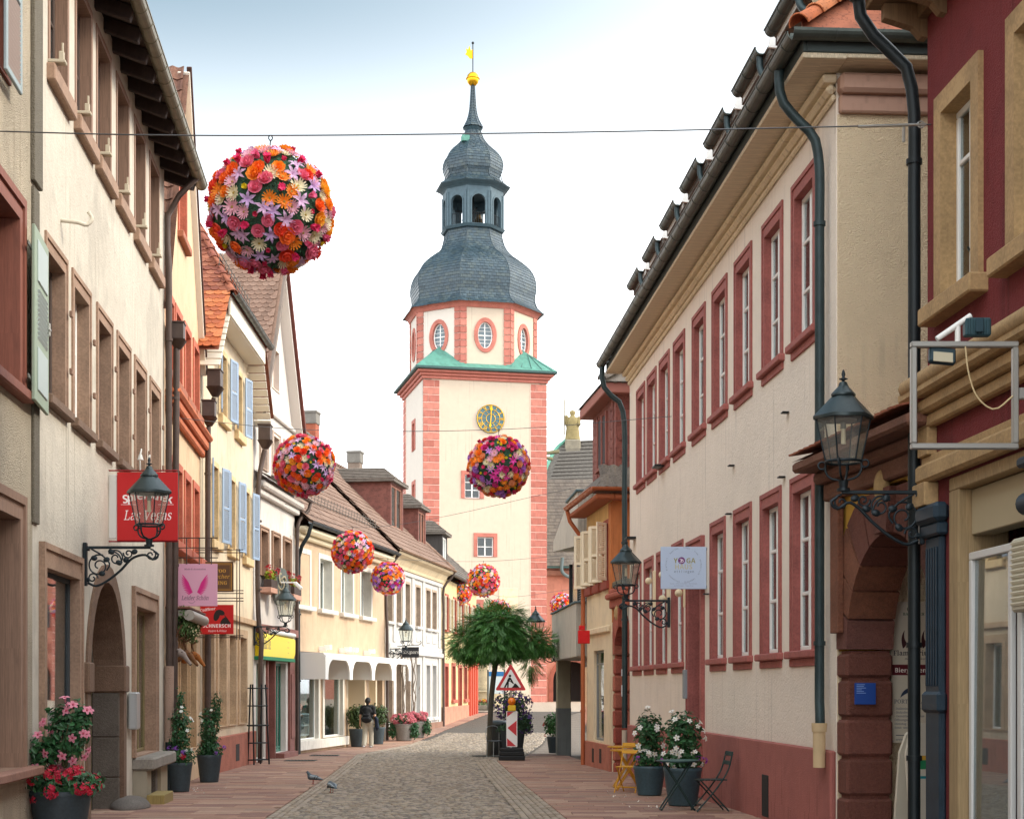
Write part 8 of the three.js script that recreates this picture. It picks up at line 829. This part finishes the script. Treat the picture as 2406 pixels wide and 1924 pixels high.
{ // bin, chair and stand round the tree
  const t = thing('waste_barrel', 'dark round barrel with domed lid beside the tree trunk', 'barrel', [wx(1172, 46.5), gy(46.5), -46.5]); P(t, 'barrel', lathe([[0, 0], [0.22, 0], [0.27, 0.4], [0.25, 0.84], [0.28, 0.86], [0.28, 0.9]], 20), mat('#2a2f31', { roughness: 0.5 })); P(t, 'lid', lathe([[0.3, 0.9], [0.3, 0.96], [0.2, 1.02], [0, 1.03]], 20), mat('#4a5356', { roughness: 0.4 }));
  const c = thing('metal_chair', 'light metal chair standing between tree trunk and planter', 'chair', [wx(1166, 45), gy(45), -45], 0.5), m = mat('#9aa0a0', { metalness: 0.7, roughness: 0.3 }); for (const [x, z] of [[-0.2, -0.2], [0.2, -0.2], [-0.2, 0.2], [0.2, 0.2]]) P(c, 'leg', bar([x, 0, z], [x * 0.9, 0.45, z * 0.9], 0.013, 6), m); P(c, 'seat', bx(-0.21, 0.21, 0.44, 0.47, -0.21, 0.21, 0.01), mat('#4a4e50')); P(c, 'back_frame', tube([[-0.2, 0.45, -0.2], [-0.21, 0.75, -0.24], [-0.15, 0.86, -0.25], [0.15, 0.86, -0.25], [0.21, 0.75, -0.24], [0.2, 0.45, -0.2]], 0.012, 6), m);
  const s = thing('iron_stand', 'tall black iron stand with crossed bars against the grey downpipe', 'stand', [wx(604, 40.3), gy(40.3), -40.3], 0.9), k = M.iron; for (const [x, z] of [[-0.22, -0.12], [0.22, -0.12], [-0.26, 0.16], [0.26, 0.16]]) P(s, 'post', bar([x, 0, z], [x * 0.85, 2.05, z * 0.4], 0.022, 6), k); for (const y of [0.12, 0.55, 1.0, 1.5, 1.95]) P(s, 'cross_bar', [bar([-0.24, y, -0.1], [0.24, y, -0.1], 0.016, 5), bar([-0.25, y, 0.12], [0.25, y, 0.12], 0.016, 5), bar([-0.24, y, -0.1], [-0.25, y, 0.12], 0.016, 5), bar([0.24, y, -0.1], [0.25, y, 0.12], 0.016, 5)], k); P(s, 'tray', bx(-0.26, 0.26, 0.98, 1.02, -0.12, 0.16), k);
}
{ // mounted deer heads and garland at the peach house shop
  const th = Math.atan2(34.05 - 28.2, BX(34.05) - BX(28.2)), c = V(BX(28.2), 0, -28.2), ux = V(Math.cos(th), 0, -Math.sin(th)), n = V(Math.sin(th), 0, Math.cos(th)), q = (u, z) => c.clone().addScaledVector(ux, u).addScaledVector(n, z);
  [[0.25, '#8d8078', 'beside the white house downpipe'], [1.35, '#7a5232', 'between the other two'], [2.6, '#a4622c', 'next to the tattoo sign']].forEach(([u, col, w]) => { const p = q(u, 0.05), t = thing('deer_head', 'mounted deer head with antlers under the awning, ' + w, 'deer head', [p.x, 2.3, p.z], th, 'mounted deer heads'); P(t, 'head', sdf([[[0, 0.05, 0], [0, 0.12, 0.16], 0.09, 0.07], [[0, 0.14, 0.18], [0, 0.1, 0.24], 0.065, 0.06], [[0, 0.08, 0.26], [0, -0.08, 0.38], 0.05, 0.028]], 0.01, 0.03), mat(col, { roughness: 0.9 })); for (const s of [-1, 1]) { P(t, 'ear', mv(sph(0.05, 8, 6).scale(0.5, 0.35, 1.3), s * 0.1, 0.17, 0.16, 0.2, s * 1.1, 0), mat(col)); P(t, 'antler', [tube([[s * 0.03, 0.2, 0.18], [s * 0.09, 0.34, 0.14], [s * 0.18, 0.48, 0.18], [s * 0.2, 0.62, 0.26]], 0.012, 6), tube([[s * 0.09, 0.34, 0.14], [s * 0.12, 0.4, 0.26]], 0.009, 5), tube([[s * 0.17, 0.47, 0.18], [s * 0.26, 0.55, 0.16]], 0.008, 5)], mat('#6b4a30')); P(t, 'eye', mv(sph(0.012, 6, 5), s * 0.055, 0.13, 0.24), mat('#0e0b0a', { roughness: 0.2 })); } P(t, 'muzzle', mv(sph(0.026, 8, 6), 0, -0.085, 0.385), mat('#1c1512')); });
  const g = thing('fir_garland', 'fir garland with small lights hung below the awning of the peach house', 'garland', q(0, 0).setY(2.95).toArray(), th), lv = []; for (let i = 0; i < 1500; i++) { const u = rr(0.1, 2.7), s = 0.16 + 0.06 * Math.sin(u * 5); lv.push(dirM(V(u, rr(-1, 1) * s + 0.08 * Math.sin(u * 3), 0.24 + rr(-0.14, 0.14)), V(rr(-1, 1), rr(-1, 0.6), rr(0, 1)).normalize(), rr(0, 6), rr(0.7, 1.1))); } leafMass(g, 'needles', mat('#4c6a3a'), lv, polyGeo([[[0, 0, 0], [0.012, 0.05, 0], [0, 0.12, 0.01], [-0.012, 0.05, 0]]])); for (let i = 0; i < 30; i++) P(g, 'fairy_light', mv(sph(0.012, 6, 5), rr(0.2, 2.6), rr(-0.18, 0.16), 0.4 + rr(-0.02, 0.04)), mat('#efe6b4', { roughness: 0.3 })); P(g, 'bough', tube([[0.1, 0, 0.24], [1, 0.06, 0.24], [2, -0.04, 0.24], [2.7, 0.05, 0.24]], 0.02, 5), mat('#3a3426'));
}
{ // fountain, bed and info panel on the square
  const D = 91, t = thing('stone_fountain', 'pale stone fountain with a figure on a pedestal on the square', 'fountain', [wx(1131, D), gy(D), -D]), st = mat('#b5a688', { map: 'stone', bump: 'rough', bs: 0.02 }); P(t, 'basin', lathe([[0, 0], [1.1, 0], [1.2, 0.1], [1.1, 0.2], [1.15, 0.8], [1.25, 0.85], [1.2, 0.92], [1.0, 0.92], [1.0, 0.5], [0, 0.5]], 8), st); P(t, 'pedestal', lathe([[0, 0.5], [0.5, 0.5], [0.5, 1.2], [0.4, 1.3], [0.36, 2.4], [0.5, 2.5], [0.5, 2.7], [0, 2.7]], 8), st); P(t, 'figure', lathe([[0.42, 2.7], [0.38, 3.2], [0.34, 3.7], [0.42, 4.2], [0.3, 4.5], [0.12, 4.6], [0.18, 4.8], [0.15, 4.95], [0, 5]], 12), st); P(t, 'water', mv(cyl(0.99, 0.99, 0.02, 8), 0, 0.75, 0), mat('#54666a', { roughness: 0.1 }));
  const bed = thing('flower_bed', 'low bed of red and yellow flowers in front of the fountain', 'flower bed', [wx(1125, 86), gy(86), -86]), lv = []; P(bed, 'bed_kerb', bx(-0.9, 0.9, 0, 0.25, -0.4, 0.4, 0.04), mat('#8a8378', { map: 'stone' })); for (let i = 0; i < 500; i++) lv.push(dirM(V(rr(-0.85, 0.85), rr(0.22, 0.5), rr(-0.35, 0.35)), V(rr(-1, 1), 1, rr(-1, 1)).normalize(), rr(0, 6), 1.2)); leafMass(bed, 'leaves', leafM, lv, oval2); for (let i = 0; i < 24; i++) { const f = P(bed, 'flower', cluster[0], pm(pick(['#c02a22', '#d8b41c', '#c8482c']))); f.position.set(rr(-0.8, 0.8), rr(0.4, 0.55), rr(-0.3, 0.36)); f.scale.setScalar(2.2); }
  const ip = thing('info_panel', 'glazed information panel on two posts on the square', 'notice board', [wx(1166, 85), gy(85), -85]); P(ip, 'post', bar([-0.45, 0, 0], [-0.45, 2.2, 0], 0.05), M.zinc); P(ip, 'post', bar([0.45, 0, 0], [0.45, 2.2, 0], 0.05), M.zinc); P(ip, 'panel', bx(-0.4, 0.4, 0.9, 2.1, -0.03, 0.03), mat('#c9d6d8', { roughness: 0.2 })); P(ip, 'panel_head', bx(-0.4, 0.4, 1.85, 2.1, 0.031, 0.04), mat('#2c6fa8'));
  const ps = thing('parking_sign', 'small blue square sign on a pole on the square', 'traffic sign', [wx(1152, 88), gy(88), -88]); P(ps, 'pole', bar([0, 0, 0], [0, 3.5, 0], 0.04), M.steel); P(ps, 'plate', bx(-0.3, 0.3, 2.8, 3.4, 0.05, 0.07), mat('#1f5fa8')); 
}
{ // small things on the ground
  const l = []; for (let i = 0; i < 46; i++) { const a = i < 30, D = a ? rr(22.3, 28.5) : rr(27.4, 30), x = a ? rr(1.6, 3.0) : rr(-6.0, -5.3); l.push(M4(x, gy(D) - 0.002, -D, rr(-0.2, 0.2), rr(0, 6), rr(-0.2, 0.2), rr(0.5, 1.0))); }
  const pt = new THREE.InstancedMesh(petal(0.05, 0.035, 0.5, 0.3, 2, 0.6).rotateX(-Math.PI / 2), pm('#efe8dc'), l.length); l.forEach((m, i) => pt.setMatrixAt(i, m)); pt.name = 'fallen_petals'; pt.userData = { kind: 'stuff', label: 'white petals fallen on the slabs round the flower pots', category: 'petals' }; scene.add(pt);
  for (const [x, D, lb] of [[-5.75, 42.8, 'dark iron drain cover in the slabs before the green shop doors'], [-5.5, 46.2, 'dark iron drain cover in the slabs near the pair of downpipes']]) { const t = thing('drain_cover', lb, 'drain cover', [x, gy(D) - 0.006, -D]); P(t, 'cover_plate', bx(-0.42, 0.42, 0, 0.012, -0.3, 0.3, 0.003), mat('#3a3a38', { metalness: 0.4, roughness: 0.6, map: 'metal' })); P(t, 'cover_ribs', Array.from({ length: 9 }, (_, i) => bx(-0.38 + i * 0.09, -0.34 + i * 0.09, 0.012, 0.018, -0.26, 0.26, 0.002)), mat('#454542', { metalness: 0.4, roughness: 0.6 })); }
}
scene.traverse((o) => { if (o.isMesh) { o.castShadow = true; o.receiveShadow = true; } });
renderer.render(scene, camera);
